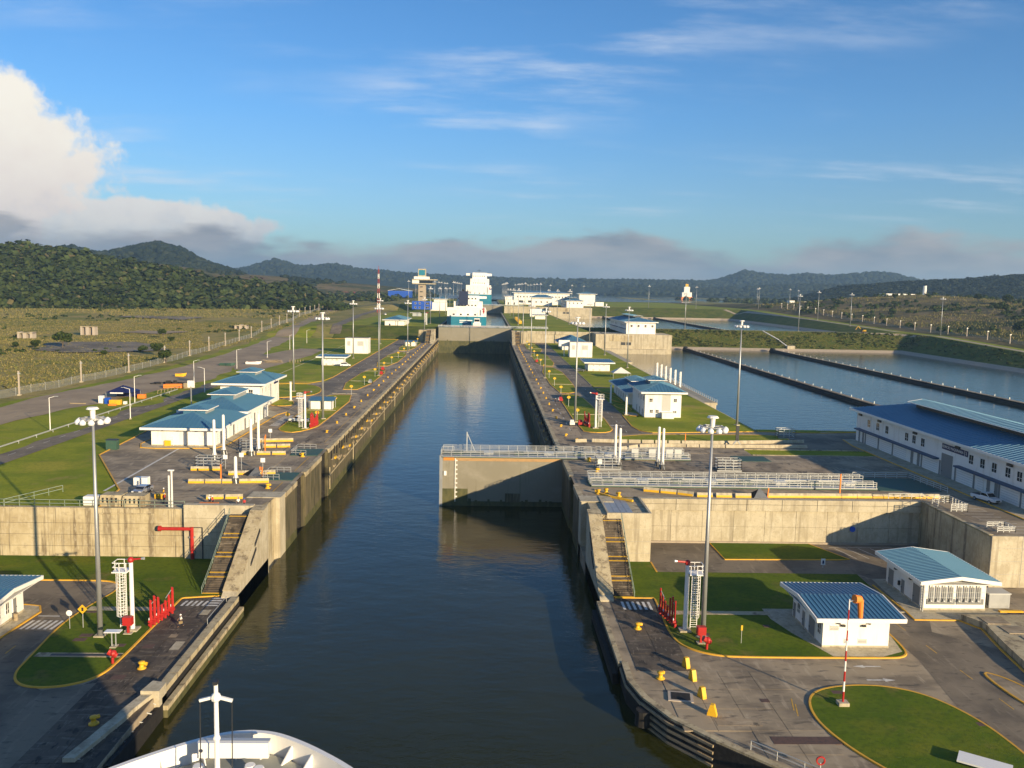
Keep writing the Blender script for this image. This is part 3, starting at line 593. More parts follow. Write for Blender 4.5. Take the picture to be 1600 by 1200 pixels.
# ------------------------------------------------------------------ lock walls
def lock_wall(side, y0, y1, zc, seg, zbot, detail=True):
    """chamber wall with cast panels, coping and rows of fenders; side -1 left, 1 right"""
    s = side; n = int(round((y1-y0)/seg)); seg = (y1-y0)/n
    X = lambda a, b: (min(s*a, s*b), max(s*a, s*b))
    x0, x1 = X(27.72, 30.5)
    root = struct(MB().box(x0, x1, y0, y1, zbot, zc-.12).build('lock_wall', M['algae']))
    x0, x1 = X(27.42, 27.74)
    pm = MB().box(x0, x1, .04, seg-.04, zc-9.4, zc-.9).mesh('wall_panel', M['wet_wall'])
    lm = MB().box(X(27.46,27.74)[0], X(27.46,27.74)[1], .04, seg-.04, zbot, zc-9.45).mesh('wall_panel', M['algae'])
    cm = MB().box(X(27.3,28.3)[0], X(27.3,28.3)[1], .03, seg-.03, zc-.9, zc+.06).mesh('coping_block', M['concrete'])
    for i in range(n):
        for nm, me in (('wall_panel', pm), ('wall_panel', lm), ('coping_block', cm)): inst(nm, me, root, (0, y0+seg*i, 0))
    if not detail: return root
    xa, xb = X(27.10, 27.44)
    pad = MB().box(xa, xb, -1.0, 1.0, -.26, .26).mesh('fender', M['timber'])
    pad2 = MB().box(xa, xb, -.8, .8, -.28, .28).mesh('fender', M['yellow'])
    blk = MB().box(X(27.2,27.44)[0], X(27.2,27.44)[1], -.42, .42, -1.0, .9).mesh('fender', M['rubber'])
    y = y0+3; k = 0
    while y < y1-2:
        inst('fender', blk, root, (0, y, zc-1.7+(.35 if k % 2 else -.25)))
        inst('fender', pad2 if k % 3 == 1 else pad, root, (0, y+1.6, zc-3.1-(k % 4)*.55)); inst('fender', pad, root, (0, y+.2, zc-5.0-(k % 3)*.4)) if k % 2 else None; y += 3.7; k += 1
    st = MB().box(X(27.3,27.44)[0], X(27.3,27.44)[1], y0, y1, zc-6.6, zc-6.3).build('wale', M['concrete'], root)
    lad = MB().box(X(27.25,27.44)[0], X(27.25,27.44)[1], -.09, .09, zc-9.9, zc-4.6).mesh('water_gauge', M['concrete'])
    for i in range(0, n, 3): inst('water_gauge', lad, root, (0, y0+seg*i+1, 0))
    return root
for s in (-1, 1):
    for y0, y1, zc, sg, zb, dt in ((156.6,166,8.5,9.4,-6,False), (174,191,8.5,8.5,-6,False), (200,655,8.5,12,-6,True), (664,1112,17,24,8,False), (1125,1600,25.5,40,18,False)):
        lock_wall(s, y0, y1, zc, sg, zb, dt)
# gate slots: dark recesses in the left wall, seats for the gate ends
for k, (ya, yb) in enumerate(((166,174), (191,200))):
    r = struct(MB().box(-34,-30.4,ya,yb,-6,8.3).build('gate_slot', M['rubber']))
    MB().box(-31.2,-29.2,ya+.1,ya+1.6,-6,8.2).build('slot_guide', M['concrete'], r); MB().box(-31.2,-29.2,yb-1.6,yb-.1,-6,8.2).build('slot_guide', M['concrete'], r)
    MB().box(-30.3,-27.55,yb-.35,yb-.02,-6,8.1).build('seal_strip', M['rubber'], r); MB().box(-28.3,-27.5,yb-.45,yb-.36,-6,8.0).build('seal_plate', M['wet_wall'], r)
    MB().box(-34.6,-28.4,ya+.5,yb-.6,8.50,8.62).build('slot_cover', M['deck_green'], r)
    MB().rail([(-34.4,ya+.6,8.62), (-34.4,yb-.8,8.62), (-30.2,yb-.8,8.62)], 1.1, 1.4).rail([(-34.4,ya+.6,8.62), (-31,ya+.6,8.62)], 1.1, 1.2).build('railing', M['rail'], r)

# ------------------------------------------------------------------ lock heads: stepped end walls
def pier(s, dy, dz, lab):
    """stair, raking parapet and head block between two quay levels"""
    L = lambda a, b: (min(s*a, s*b), max(s*a, s*b))
    h = struct(MB().box(*L(28.6,38.8), 143.9+dy, 156.5+dy, dz-6, 8.38+dz).build('lock_head', M['concrete']))
    MB().box(*L(27.5,33.2), 152.5+dy, 156.6+dy, dz-6, 8.5+dz).build('end_pier', M['concrete_clean'], h)
    MB().box(*L(27.3,33.4), 152.3+dy, 156.7+dy, 8.5+dz, 8.62+dz).build('pier_cap', M['concrete_clean'], h)
    t = thing('staircase', lab, 'stairs', (s*31.4, 126.2+dy, dz))
    n = 46
    hz = 8.5/n; step = MB().box(-1.55, 1.55, 0, .44, -.4, hz*.9).mesh('step', M['quay_low']); nose = MB().box(-1.58, 1.58, -.03, .34, 0, .05).mesh('nosing', M['yellow'])  # parapet's shade on the steps is put into their darker colour
    y = 0; z = 0
    for i in range(n):
        o = inst('step', step, t, (0, y, z))
        if i in (0, 9, 11, 20, 22, 31, 33, 44): inst('nosing', nose, o, (0, 0, hz*.9))
        y += .29 if i not in (10, 21, 32) else .75; z += hz
    top = y
    MB().extr([(0,-.5), (top,8.0), (top,-.5)], -1.5, 1.5).build('stair_flank', M['concrete'], t)
    xi = 1.62 if s > 0 else -1.62
    MB().rail([(xi,0,.1), (xi,top*.24,8.5*.22), (xi,top*.5,8.5*.48), (xi,top*.75,8.5*.74), (xi,top,8.5)], 1.05, 2.0).build('handrail', M['rail_green'], t)
    p = MB().extr([(124.6+dy,dz-6), (124.6+dy,.25+dz), (126+dy,1.0+dz), (141.2+dy,9.1+dz), (143.6+dy,9.3+dz), (144.2+dy,9.3+dz), (144.2+dy,dz-6)], *L(27.5,29.6)).build('parapet', M['concrete_clean'], h)
    MB().extr([(125.6+dy,.9+dz), (141.1+dy,9.2+dz), (143.7+dy,9.4+dz), (143.7+dy,9.25+dz), (141.1+dy,9.05+dz), (125.6+dy,.75+dz)], *L(27.4,29.7)).build('parapet_cap', M['concrete'], h)
    for yy, zz in ((137,5.6), (134.5,3.2)):
        MB().extr([(yy+dy-1.6,zz+dz-.9), (yy+dy+1.6,zz+dz+.7), (yy+dy+1.6,zz+dz+1.2), (yy+dy-1.6,zz+dz-.4)], *L(27.36,27.52)).build('recess', M['dark_metal'], p)
    return h
pier(-1, 0, 0, 'concrete staircase with yellow nosings climbing beside the stained panel wall')
pier(1, 0, 0, 'concrete staircase with yellow nosings climbing beside the plain concrete block')
pier(-1, 463, 8.5, 'small far staircase at the foot of the brown grass slope')
pier(1, 463, 8.5, 'small far staircase beside the far concrete walls')
# left end wall, cast panels with stained joints
def panel_wall(name, x0, x1, y, z0, z1, n, mat, sign=-1, lifts=2, th=.35):
    """upright wall facing -Y made of cast panels"""
    r = struct(MB().box(x0, x1, y, y+.8, z0-.3, z1-.03).build(name, M['dark_metal']))
    w = (x1-x0)/n; hz = (z1-z0)/lifts
    me = MB().box(.03, w-.03, -th, 0.02, .02, hz-.02).mesh('wall_panel', M[mat])
    for i in range(n):
        for k in range(lifts): inst('wall_panel', me, r, (x0+w*i, y+rng.uniform(-.015,.015), z0+hz*k))
    return r
wl = panel_wall('end_wall', -130, -41.5, 144.05, 0, 8.45, 8, 'concrete', lifts=1)
MB().box(-130,-41.6,143.6,144.6,8.45,8.62).build('wall_cap', M['concrete'], wl)
w2 = struct(MB().box(-41.4,-29.7,142.9,144.2,0,9.5).build('end_wall', M['concrete_clean']))
for z in (1.9, 3.9, 5.9): MB().box(-130,-41.7,143.66,143.69,z,z+.035).build('pour_joint', M['dark_metal'], wl)
for z in (2.4, 4.8, 7.2): MB().box(-41.3,-33.2,142.88,142.91,z,z+.03).build('pour_joint', M['dark_metal'], w2)
MB().box(-56.3,-56.0,143.45,143.72,0,7.7).build('expansion_joint', M['dark_metal'], wl); MB().box(-56.0,-46.6,143.52,143.72,7.55,7.75).build('expansion_joint', M['concrete'], wl)
tag(MB().rail([(-130,144.0,8.6), (-41.6,144.0,8.6)], 1.25, 2.5, .04, 1).rail([(-72,144.0,8.6), (-66,152,9.2)], 1.25, 2.5, .04, 1).build('railing', M['rail_green']), 'long green grey pipe railing along the top of the stained wall', 'railing')
t = thing('fire_pipe', 'thick red pipe bent down the pale concrete wall', 'pipe', (-40,142.6,0))
MB().cyl((-5.4,0,5.4), (0,0,5.4), .30, n=10).build('horizontal_run', M['red'], t); MB().cyl((0,0,5.7), (0,0,0), .30, n=10).build('drop_run', M['red'], t)
MB().cyl((-5.6,.1,5.4), (-5.2,.1,5.4), .48, n=10).build('flange', M['red'], t)
for z in (1.2, 3.8): MB().box(-.5,.5,-.1,.4,z,z+.28).build('bracket', M['steel'], t)
MB().bar((0,.2,5.6), (1.7,.2,5.6), .12).bar((1.7,.2,5.6), (1.7,.2,0), .14).build('branch_pipe', M['dark_metal'], t)
# right end walls and the big block
def right_head(dy, dz, det=True):
    w = panel_wall('end_wall', 38.9, 92.6, 156.1+dy, dz, 6.4+dz, 9 if det else 5, 'concrete_clean', lifts=2)
    MB().box(38.9,92.6,155.2+dy,156.6+dy,6.4+dz,8.56+dz).build('parapet_beam', M['concrete_clean'], w); MB().box(38.9,92.6,155.15+dy,155.22+dy,7.6+dz,7.64+dz).build('pour_joint', M['dark_metal'], w)
    for i in range(1, 8): MB().box(38.9+6.7*i,38.94+6.7*i,155.15+dy,155.22+dy,6.4+dz,8.56+dz).build('pour_joint', M['dark_metal'], w)
    MB().box(38.9,92.3,155.4+dy,155.9+dy,dz-.1,.35+dz).build('plinth', M['shore'], w)
    b = struct(MB().box(31.0,38.8,143.85+dy,156.5+dy,dz-.2,7.9+dz).build('valve_block', M['concrete_clean']))
    for a in ((31.0,38.8,143.75,144.25), (38.4,38.8,144.25,156), (31.0,31.3,144.25,156)): MB().box(a[0],a[1],a[2]+dy,a[3]+dy,7.9+dz,8.75+dz).build('upstand', M['concrete_clean'], b)
    for i in range(4): MB().box(31.4+i*1.1,32.45+i*1.1,144.5+dy,155.4+dy,8.3+dz,8.5+dz).build('cover_plate', M['steel'], b)
    MB().box(35.9,38.2,145+dy,154.5+dy,7.92+dz,7.98+dz).build('open_pit', M['rubber'], b)
    for z in (1.6, 3.7, 5.8): MB().box(31.0,38.8,143.72+dy,143.76+dy,z+dz,z+.03+dz).build('pour_joint', M['louver'], b)
    c = struct(MB().box(92.4,92.7,133+dy,156.1+dy,dz-.2,8.6+dz).build('end_wall', M['concrete']))
    MB().box(92.4,140,132.6+dy,133.1+dy,dz-6,8.6+dz).build('block_face', M['concrete_clean'], c)
    MB().box(92.2,92.9,133.2+dy,155.2+dy,8.6+dz,8.72+dz).build('wall_cap', M['concrete'], c)
    for z in (2.2, 4.4, 6.6): MB().box(92.36,140,132.57+dy,132.61+dy,z+dz,z+.035+dz).build('pour_joint', M['louver'], c)
    for x in (97.5, 103, 112, 121, 130): MB().box(x,x+.05,132.57+dy,132.61+dy,dz,8.6+dz).build('pour_joint', M['louver'], c)
    if dz > 0:
        q = struct(MB().box(86.2,136,128+dy,132.7+dy,dz-9,.4+dz-2).build('intake_ledge', M['concrete_clean']))
        struct(MB().box(86.2,140,133+dy,164+dy,dz-9,8.45+dz).build('intake_block', M['concrete_clean']))
        for x in (104, 108): MB().box(x,x+3.2,132.45+dy,132.62+dy,1.0+dz,3.0+dz).build('intake_grille', M['dark_metal'], c)
        MB().box(96,112,132.45+dy,132.62+dy,3.6+dz,7.8+dz).build('recessed_panel', M['concrete'], c)
right_head(0, 0); right_head(463, 8.5, False); right_head(926, 17, False)
sg = tag(MB().lathe((0,0,0), [(.001,0), (.55,0), (.55,.06), (.001,.06)], 16).build('round_sign', M['container_blue']), 'small round blue sign fixed to the shaded concrete wall', 'sign')
sg.rotation_euler = (R(90),0,0); sg.location = (79.6,155.6,3.0)
struct(MB().box(86.0,86.5,237.9,596,0,8.55).build('basin_wall', M['concrete_clean'])); struct(MB().box(86.4,140,237.8,238.3,0,8.55).build('basin_wall', M['concrete_clean']))
struct(MB().box(86.0,86.5,701,1060,8,17.05).build('basin_wall', M['concrete_clean']))
pit = struct(MB().box(74,104.2,206.9,207.4,2.5,8.6).build('trench_wall', M['concrete'])); MB().box(74,104.2,199.6,200.1,2.5,8.6).build('trench_wall', M['concrete'], pit)
MB().box(70,104,202.9,203.5,6.6,7.2).build('trench_beam', M['concrete_clean'], pit)
# basin divider walls
def divider(x, y0, y1, zw, lab, dup_from=None):
    t = thing('divider_wall', lab, 'wall', (x, y0, zw)); L = y1-y0
    MB().extr([(0,-3), (0,1.6), (L-10,1.6), (L-6,2.6), (L-3,2.6), (L,0), (L,-3)], -1.0, 1.0).build('wall_body', M['rubber'], t)
    vs = []; MB().extr([(0,-3), (0,.9), (L-9,.9), (L-2,0), (L-2,-3)], -2.2, 2.0).build('batter', M['rubber'], t)
    MB().box(-1.1,1.1,0,L-10,1.6,1.75).build('coping', M['quay'], t)
    pm = MB().box(-.1,.1,-.1,.1,1.75,2.6).mesh('post', M['rail'])
    for i in range(int((L-14)/10.5)): inst('post', pm, t, (.6, 3+10.5*i, 0))
divider(161, 239, 648, 3.6, 'dark wall with white posts between the water nearest the white buildings and the next basin')
divider(228, 239, 648, 3.6, 'dark wall with white posts between the middle basin and the basin under the grass bank')
divider(161, 702, 1112, 12.1, 'dark divider wall with posts in the upper basin beside the far buildings')
divider(228, 702, 1112, 12.1, 'dark divider wall with posts in the upper basin nearer the grass hill')
t = thing('drain_chute', 'narrow pale concrete chute running down the grass bank', 'chute', (236,0,0))
MB().bar((0,693,17.1), (6,673,11.4), 1.0, .5).bar((6,673,11.4), (9,656,6.1), 1.0, .5).build('channel', M['white'], t)
tag(MB().box(243,249,653,656,4.6,7.6).build('outlet_box', M['concrete_clean']), 'square concrete outlet box at the foot of the grass bank', 'outlet')

# ------------------------------------------------------------------ rolling gates
def gate(x0, x1, y0, y1, zt, label, orange=True, end=True, cap=True):
    t = thing('lock_gate', label, 'lock gate', (x0, y0, zt)); W, D = x1-x0, y1-y0
    MB().box(.6,W,.3,D-.3,-22,-.75).build('gate_body', M['gate'], t)
    if orange: MB().box(.7,W-.1,.2,.31,-1.5,-.75).build('top_band', M['gate_orange'], t); MB().box(.9,3.2,.16,.22,-1.35,-.8).build('rescue_panel', M['orange'], t)
    if end:
        MB().box(-.1,.6,.1,1.1,-17,-.3).build('end_post', M['steel'], t); MB().box(.05,.6,1.2,D-.2,-17,-.3).build('end_seal', M['rubber'], t)
        MB().box(3.4,3.62,.1,.3,-11,-.9).build('draft_gauge', M['line_white'], t)
        for i in range(9): MB().box(3.62,4.0,.18,.3,-1.6-i*1.05,-1.25-i*1.05).build('gauge_tick', M['line_white'], t)
        MB().box(.9,1.5,0,.4,-4.9,-3.9).build('lamp_box', M['white'], t)
    for i in range(34): x = 5+i*(W-8)/34*rng.uniform(.9,1.05); q = rng.uniform(.15,.8); MB().box(x,x+q,.24,.3,-12.2,-11.0+rng.uniform(.0,1.3)*rng.uniform(.2,1)).build('algae_patch', M['algae'], t)
    MB().box(.6,W,.22,.3,-22,-10.9).build('waterline_band', M['algae'], t); MB().box(.6,6.4,.20,.3,-22,-8.0).build('waterline_band', M['algae'], t) if end else None
    MB().box(15,18.4,.12,.3,-11,-9.0).build('fender_block', M['wet_wall'], t) if end else None  # raised block, darker than the gate face
    MB().box(.3,W,.1,D-.1,-.75,-.55).build('deck', M['deck_green'], t)
    MB().box(.4,W,.05,1.6,-.55,-.35).build('walkway', M['steel'], t); MB().box(.4,W,D-1.6,D-.05,-.55,-.35).build('walkway', M['steel'], t)
    for y in (.1, 1.55, D-1.6, D-.1): MB().rail([(.4,y,-.35), (W-.2,y,-.35)], 1.15, 2.2, .04, 2 if y < 1 else 1).build('railing', M['rail'], t)
    for i in range(int(W/7)): MB().box(3+7*i,5.2+7*i,2.6,4.4,-.55,.1).build('equipment_box', M['rail'] if i % 2 else M['deck_green'], t)
    MB().box(0,3.2,1.2,5.2,-.55,-.3).build('landing', M['deck_green'], t); MB().rail([(.2,.3,-.3), (.2,5,-.3), (3,5,-.3)], 1.2, 1.2, .04, 2).build('railing', M['rail'], t)
    return t
g1 = gate(-.6, 57, 191.4, 199.4, 9.3, 'beige steel rolling gate standing half across the water', True)
gate(30.4, 88, 164.2, 172.2, 9.3, 'retracted steel gate with long white railings behind the yellow barriers', False, False)
gate(-28, 57, 655.4, 663, 17.6, 'far closed gate with shadow across it below the teal ships', False, False)
gate(-28, 57, 1115, 1123, 26.0, 'farthest gate of pale steel between the two ships', False, False)
o = MB().bar((6,5,-.4), (6,5,4.4), .22).bar((6,5,4.2), (8,5,-.4), .14).build('davit', M['rail'], g1)
for x in (44, 48, 52, 54): MB().box(x,x+1.6,.9,1.1,-.3,1.7).build('access_panel', M['rail'], g1)
# ------------------------------------------------------------------ buildings
def seams_on(poly, fall, spacing, root, single):
    """standing seams on one flat roof plane; fall = horizontal fall direction"""
    P = [Vector(p) for p in poly]; n = (P[1]-P[0]).cross(P[2]-P[0]).normalized()
    if n.z < 0: n = -n
    f = Vector((fall[0], fall[1], 0)); u = Vector((-f.y, f.x, 0)).normalized(); v = u.cross(n).normalized()
    us = [p.dot(u) for p in P]; a = min(us)+spacing*.5; mb = MB()
    while a < max(us):
        hits = []
        for i in range(len(P)):
            p, q = P[i], P[(i+1) % len(P)]; pu, qu = p.dot(u), q.dot(u)
            if (pu-a)*(qu-a) < 0: hits.append(p.lerp(q, (a-pu)/(qu-pu)))
        if len(hits) >= 2 and (hits[0]-hits[1]).length > .4:
            h0, h1 = hits[0]+n*.03, hits[1]+n*.03
            if single: MB().bar(h0, h1, .09, .09).build('seam', M['roof_seam'], root)
            else: mb.bar(h0, h1, .12, .10)
        a += spacing
    if not single and mb.v:
        o = mb.build('seam', M['roof_seam'], root); o['kind'] = 'stuff'
def roof_planes(kind, x0, x1, y0, y1, z, rise):
    xm, ym = (x0+x1)/2, (y0+y1)/2; h = z+rise
    if kind == 'hip':
        w, d = x1-x0, y1-y0
        if d >= w:
            a, b = (xm, y0+w/2*.92, h), (xm, y1-w/2*.92, h)
            return [([(x0,y0,z), (x1,y0,z), a], (0,-1)), ([(x1,y0,z), (x1,y1,z), b, a], (1,0)), ([(x1,y1,z), (x0,y1,z), b], (0,1)), ([(x0,y1,z), (x0,y0,z), a, b], (-1,0))]
        a, b = (x0+d/2*.92, ym, h), (x1-d/2*.92, ym, h)
        return [([(x0,y0,z), (x1,y0,z), b, a], (0,-1)), ([(x1,y0,z), (x1,y1,z), b], (1,0)), ([(x1,y1,z), (x0,y1,z), a, b], (0,1)), ([(x0,y1,z), (x0,y0,z), a], (-1,0))]
    if kind == 'gx': return [([(x0,y0,z), (x1,y0,z), (x1,ym,h), (x0,ym,h)], (0,-1)), ([(x1,y1,z), (x0,y1,z), (x0,ym,h), (x1,ym,h)], (0,1))]
    if kind == 'gy': return [([(x0,y1,z), (x0,y0,z), (xm,y0,h), (xm,y1,h)], (-1,0)), ([(x1,y0,z), (x1,y1,z), (xm,y1,h), (xm,y0,h)], (1,0))]
    return [([(x0,y0,z), (x1,y0,z), (x1,y1,h), (x0,y1,h)], (0,-1))]
def roof(root, kind, x0, x1, y0, y1, z, rise, seam=1.2, single=False, fascia=.55, name='roof'):
    mb = MB(); pl = roof_planes(kind, x0, x1, y0, y1, z, rise)
    for p, f in pl: mb.add(p, [tuple(range(len(p)))])
    o = mb.build(name, M['roof_blue'], root)
    so = o.modifiers.new('thickness', 'SOLIDIFY'); so.thickness = .12; so.offset = -1
    for p, f in pl: seams_on(p, f, seam, o, single)
    if fascia:
        fb = MB(); t = .16
        def edge(p, q):
            p, q = Vector(p), Vector(q); fb.bar(p-Vector((0,0,fascia/2-.04)), q-Vector((0,0,fascia/2-.04)), t, fascia)
        if kind in ('hip', 'mono'):
            c = [(x0,y0,z), (x1,y0,z), (x1,y1,z+(rise if kind == 'mono' else 0)), (x0,y1,z+(rise if kind == 'mono' else 0))]
            for i in range(4): edge(c[i], c[(i+1) % 4])
        else:
            for p, f in pl:
                for i in range(len(p)):
                    a, b = p[i], p[(i+1) % len(p)]
                    if a[2] == b[2] == z+rise: continue
                    edge(a, b)
        fb.build('fascia', M['fascia'], root)
        MB().box(x0+.15,x1-.15,y0+.15,y1-.15,z-fascia+.02,z-fascia+.10).build('soffit', M['white'], root)
    return o
def opening(root, face, W, D, u, z, w, h, kind='window'):
    mb = MB(); pb = MB(); f = .09
    def bx(m, u0, u1, z0, z1, d0, d1):
        if face == 'S': m.box(u0,u1,-d1,-d0,z0,z1)
        elif face == 'N': m.box(u0,u1,D+d0,D+d1,z0,z1)
        elif face == 'W': m.box(-d1,-d0,u0,u1,z0,z1)
        else: m.box(W+d0,W+d1,u0,u1,z0,z1)
    if kind == 'window':
        for a in ((u-f,u,z-f,z+h+f), (u+w,u+w+f,z-f,z+h+f), (u,u+w,z-f,z), (u,u+w,z+h,z+h+f), (u+w/2-.03,u+w/2+.03,z,z+h), (u,u+w,z+h*.35,z+h*.35+.06)): bx(mb, *a, 0, .07)
        o = mb.build('window', M['white'], root); bx(pb, u, u+w, z, z+h, .003, .03); pb.build('pane', M['glass'], o)
    elif kind in ('door', 'garage'):
        bx(mb, u-f, u, z, z+h+f, 0, .07); bx(mb, u+w, u+w+f, z, z+h+f, 0, .07); bx(mb, u, u+w, z+h, z+h+f, 0, .07)
        o = mb.build('door', M['white'], root); bx(pb, u, u+w, z, z+h, .003, .04); pb.build('door_leaf', M['door_grey'] if kind == 'door' else M['paint_white'], o)
        if kind == 'garage':
            for i in range(1, 6): q = MB(); bx(q, u, u+w, z+h*i/6-.02, z+h*i/6+.02, .04, .055); q.build('groove', M['louver'], o)
        else: q = MB(); bx(q, u+w*.85, u+w*.92, z+1.0, z+1.15, .04, .12); q.build('handle', M['dark_metal'], o)
    elif kind == 'louver':
        bx(mb, u-f, u+w+f, z-f, z+h+f, 0, .04); o = mb.build('vent', M['white'], root)
        n = max(3, int(h/.22)); 
        for i in range(n): q = MB(); bx(q, u, u+w, z+h*i/n, z+h*(i+.65)/n, .04, .09); q.build('slat', M['louver'], o)
    elif kind == 'lamp': bx(mb, u, u+w, z, z+h, 0, .35); mb.build('wall_lamp', M['dark_metal'], root)
    elif kind == 'pilaster': bx(mb, u, u+w, z, z+h, 0, .10); mb.build('pilaster', M['door_grey'], root)
    elif kind == 'plate': bx(mb, u, u+w, z, z+h, 0, .08); return mb.build('sign_plate', M['sign_blue'], root)
    elif kind == 'awning': bx(mb, u, u+w, z, z+h, .0, 1.3); mb.build('awning', M['awning'], root)
def house(name, label, x0, x1, y0, y1, zb, he, kind, rise, over, opens=(), seam=1.2, single=False, cat='building', group=None, fascia=.55, wall='white'):
    t = thing(name, label, cat, (x0, y0, zb), 0, group); W, D = x1-x0, y1-y0
    MB().box(0,W,0,D,-.2,he-.3).build('wall', M[wall], t); MB().box(-.06,W+.06,-.06,D+.06,-.2,.25).build('plinth', M['concrete_clean'], t)
    if kind == 'flat':
        MB().box(-.12,W+.12,-.12,D+.12,he-.5,he-.1).build('parapet', M['fascia'], t); MB().box(.2,W-.2,.2,D-.2,he-.1,he-.04).build('roof', M['tar_roof'], t)
    else: roof(t, kind, -over, W+over, -over, D+over, he+.12, rise, seam, single, fascia)
    for f, u, z, w, h, k in opens: opening(t, f, W, D, u, z, w, h, k)
    return t
def lantern(t, x0, x1, y0, y1, z, rise=.9, h=.9):
    """raised ventilating roof with louvred sides"""
    w = MB().box(x0,x1,y0,y1,z-.9,z+h).build('lantern', M['roof_blue'], t)
    q = MB()
    n = int((y1-y0)/.7)
    for i in range(n): q.box(x1,x1+.06,y0+(y1-y0)*i/n+.1,y0+(y1-y0)*(i+.7)/n,z-.5,z+h-.15); q.box(x0-.06,x0,y0+(y1-y0)*i/n+.1,y0+(y1-y0)*(i+.7)/n,z-.5,z+h-.15)
    o = q.build('louvre', M['louver'], w); o['kind'] = 'stuff'
    roof(w, 'hip', x0-.8, x1+.8, y0-.8, y1+.8, z+h, rise, 1.1, False, .18, 'lantern_roof')
# near right pair
house('pump_house', 'small white house with shallow blue ridge roof facing the striped pole', 55.2, 64.2, 108.3, 119.4, .12, 4.4, 'gx', .75, 1.5,
      [('S',1.0,2.4,1.1,.6,'louver'), ('S',4.9,.6,1.1,.6,'louver'), ('S',3.0,.6,.5,.6,'louver'), ('S',2.4,2.95,.5,.25,'lamp'), ('S',5.2,2.95,.5,.25,'lamp'), ('S',1.9,3.3,.3,.2,'lamp'), ('S',6.0,3.3,.3,.2,'lamp'),
       ('W',.6,1.5,1.0,1.6,'window'), ('W',2.6,0,2.2,2.9,'door'), ('W',6.2,0,1.1,2.4,'door'), ('W',8.3,1.4,.9,1.4,'window'), ('W',9.8,0,1.0,2.3,'door'), ('W',1.2,3.2,.5,.3,'lamp'), ('W',7.6,3.2,.5,.3,'lamp'), ('E',3,0,1.2,2.3,'door')], .62, True)
rb = house('valve_house', 'white house with blue ridge roof and a row of upright pipes on its front', 76.2, 85.6, 122.2, 134.4, .10, 4.7, 'gy', .8, 1.4,
      [('W',1.2,0,2.2,3.1,'door'), ('W',6.0,0,1.1,2.4,'door'), ('W',9.6,0,1.8,2.8,'door'), ('W',3.8,3.3,.5,.3,'lamp'), ('W',8.6,3.3,.5,.3,'lamp'), ('W',2.0,3.75,9.0,.35,'plate'), ('W',7.4,1.2,.25,.7,'lamp'), ('S',1.8,4.0,.5,.3,'lamp'), ('S',7.2,4.0,.5,.3,'lamp')], .62, True)
for i in range(8):
    x = .9+i*.98+(.35 if i > 3 else 0); p = MB().cyl((x,-.3,1.6), (x,-.3,3.9), .09, n=6).cyl((x+.3,-.22,1.3), (x+.3,-.22,3.6), .16, n=8).build('upright_pipe', M['rail'], rb)
    MB().ball((x,-.38,1.5), .14).build('valve_wheel', M['paint_white'], p)
for a, b in ((.4,4.7), (4.95,9.1)): MB().box(a,b,-.12,.0,.9,1.75).build('valve_panel', M['door_grey'], rb)
for z in (2.1, 2.9): MB().bar((.3,-.36,z), (9.2,-.36,z), .05).build('cross_bar', M['rail'], rb)
MB().rail([(-.5,-.7,0), (-.5,-.1,0)], 4.6, .6, .05, 10).build('roof_ladder', M['rail'], rb)
t = thing('generator_cabinet', 'grey louvred cabinet beside the house with pipes', 'cabinet', (88.2,124,0.1)); MB().box(-1.6,1.6,-1.2,1.2,.1,2.3).build('casing', M['steel'], t); MB().box(-1.7,1.7,-1.3,1.3,2.3,2.45).build('lid', M['rail'], t)
for i in range(5): MB().box(-1.66,-1.6,-1.0+i*.42,-.8+i*.42,.4,2.1).build('louvre', M['dark_metal'], t)
kb = tag(MB().box(-2.1,1.5,-.3,.3,0,.22).build('wheel_stop', M['yellow'], None, (89.6,121.6,.1)), 'yellow painted kerb block by the grey cabinet', 'kerb block')
la = house('gate_house', 'white house with blue ribbed roof beside the curved driveway crossing', -66.5, -55.7, 107.6, 118.9, .10, 4.4, 'gx', .75, 1.9,
      [('E',.8,0,1.1,2.4,'door'), ('E',2.6,1.2,.9,1.5,'window'), ('E',4.6,1.2,.9,1.5,'window'), ('E',6.8,1.2,.8,1.5,'window'), ('E',8.6,.3,.9,2.4,'door'), ('E',9.7,3.0,.5,.3,'lamp'), ('E',7.9,3.0,.4,.25,'lamp'), ('E',.4,3.55,10.4,.16,'plate')], .62, True)
tag(MB().lathe((0,0,0), [(.3,0), (.3,.9), (.34,.92), (.34,1.0)], 10).build('litter_bin', M['timber'], None, (-54.9,115.4,.10)), 'round tan litter bin at the white gate house wall', 'bin')
# middle left
t = house('service_building', 'long white building with two stepped blue hipped roofs', -69.4, -54.4, 201.3, 224, 8.5, 4.4, 'hip', 2.6, 1.9,
      [('S',4.2,0,.9,2.3,'garage'), ('S',8.2,0,.35,4.0,'pilaster'), ('S',11.4,0,.9,2.3,'garage'), ('S',2.4,3.5,.4,.2,'lamp'), ('S',6,3.5,.4,.2,'lamp'), ('S',10.4,3.5,.4,.2,'lamp')]+[('E',1.0+3.2*i,0,1.6,3.0,'door' if i % 3 == 1 else 'garage') for i in range(7)], 1.0)
lantern(t, 4.6, 10.0, 8.5, 15.5, 6.6)
MB().box(3.2,4.6,-.5,-.05,0,1.3).build('yellow_cabinet', M['yellow'], t)
MB().box(0,15,22.7,49,-.2,4.7).build('rear_wall', M['white'], t); roof(t, 'hip', -1.7, 16.7, 21.5, 51, 5.2, 2.8, 1.0); lantern(t, 4.4, 10.4, 30.5, 43, 7.6, 1.0, 1.0)
for i in range(8): opening(t, 'E', 15, 50, 24+3.1*i, 0, 1.7, 3.1, 'garage' if i % 3 else 'door')
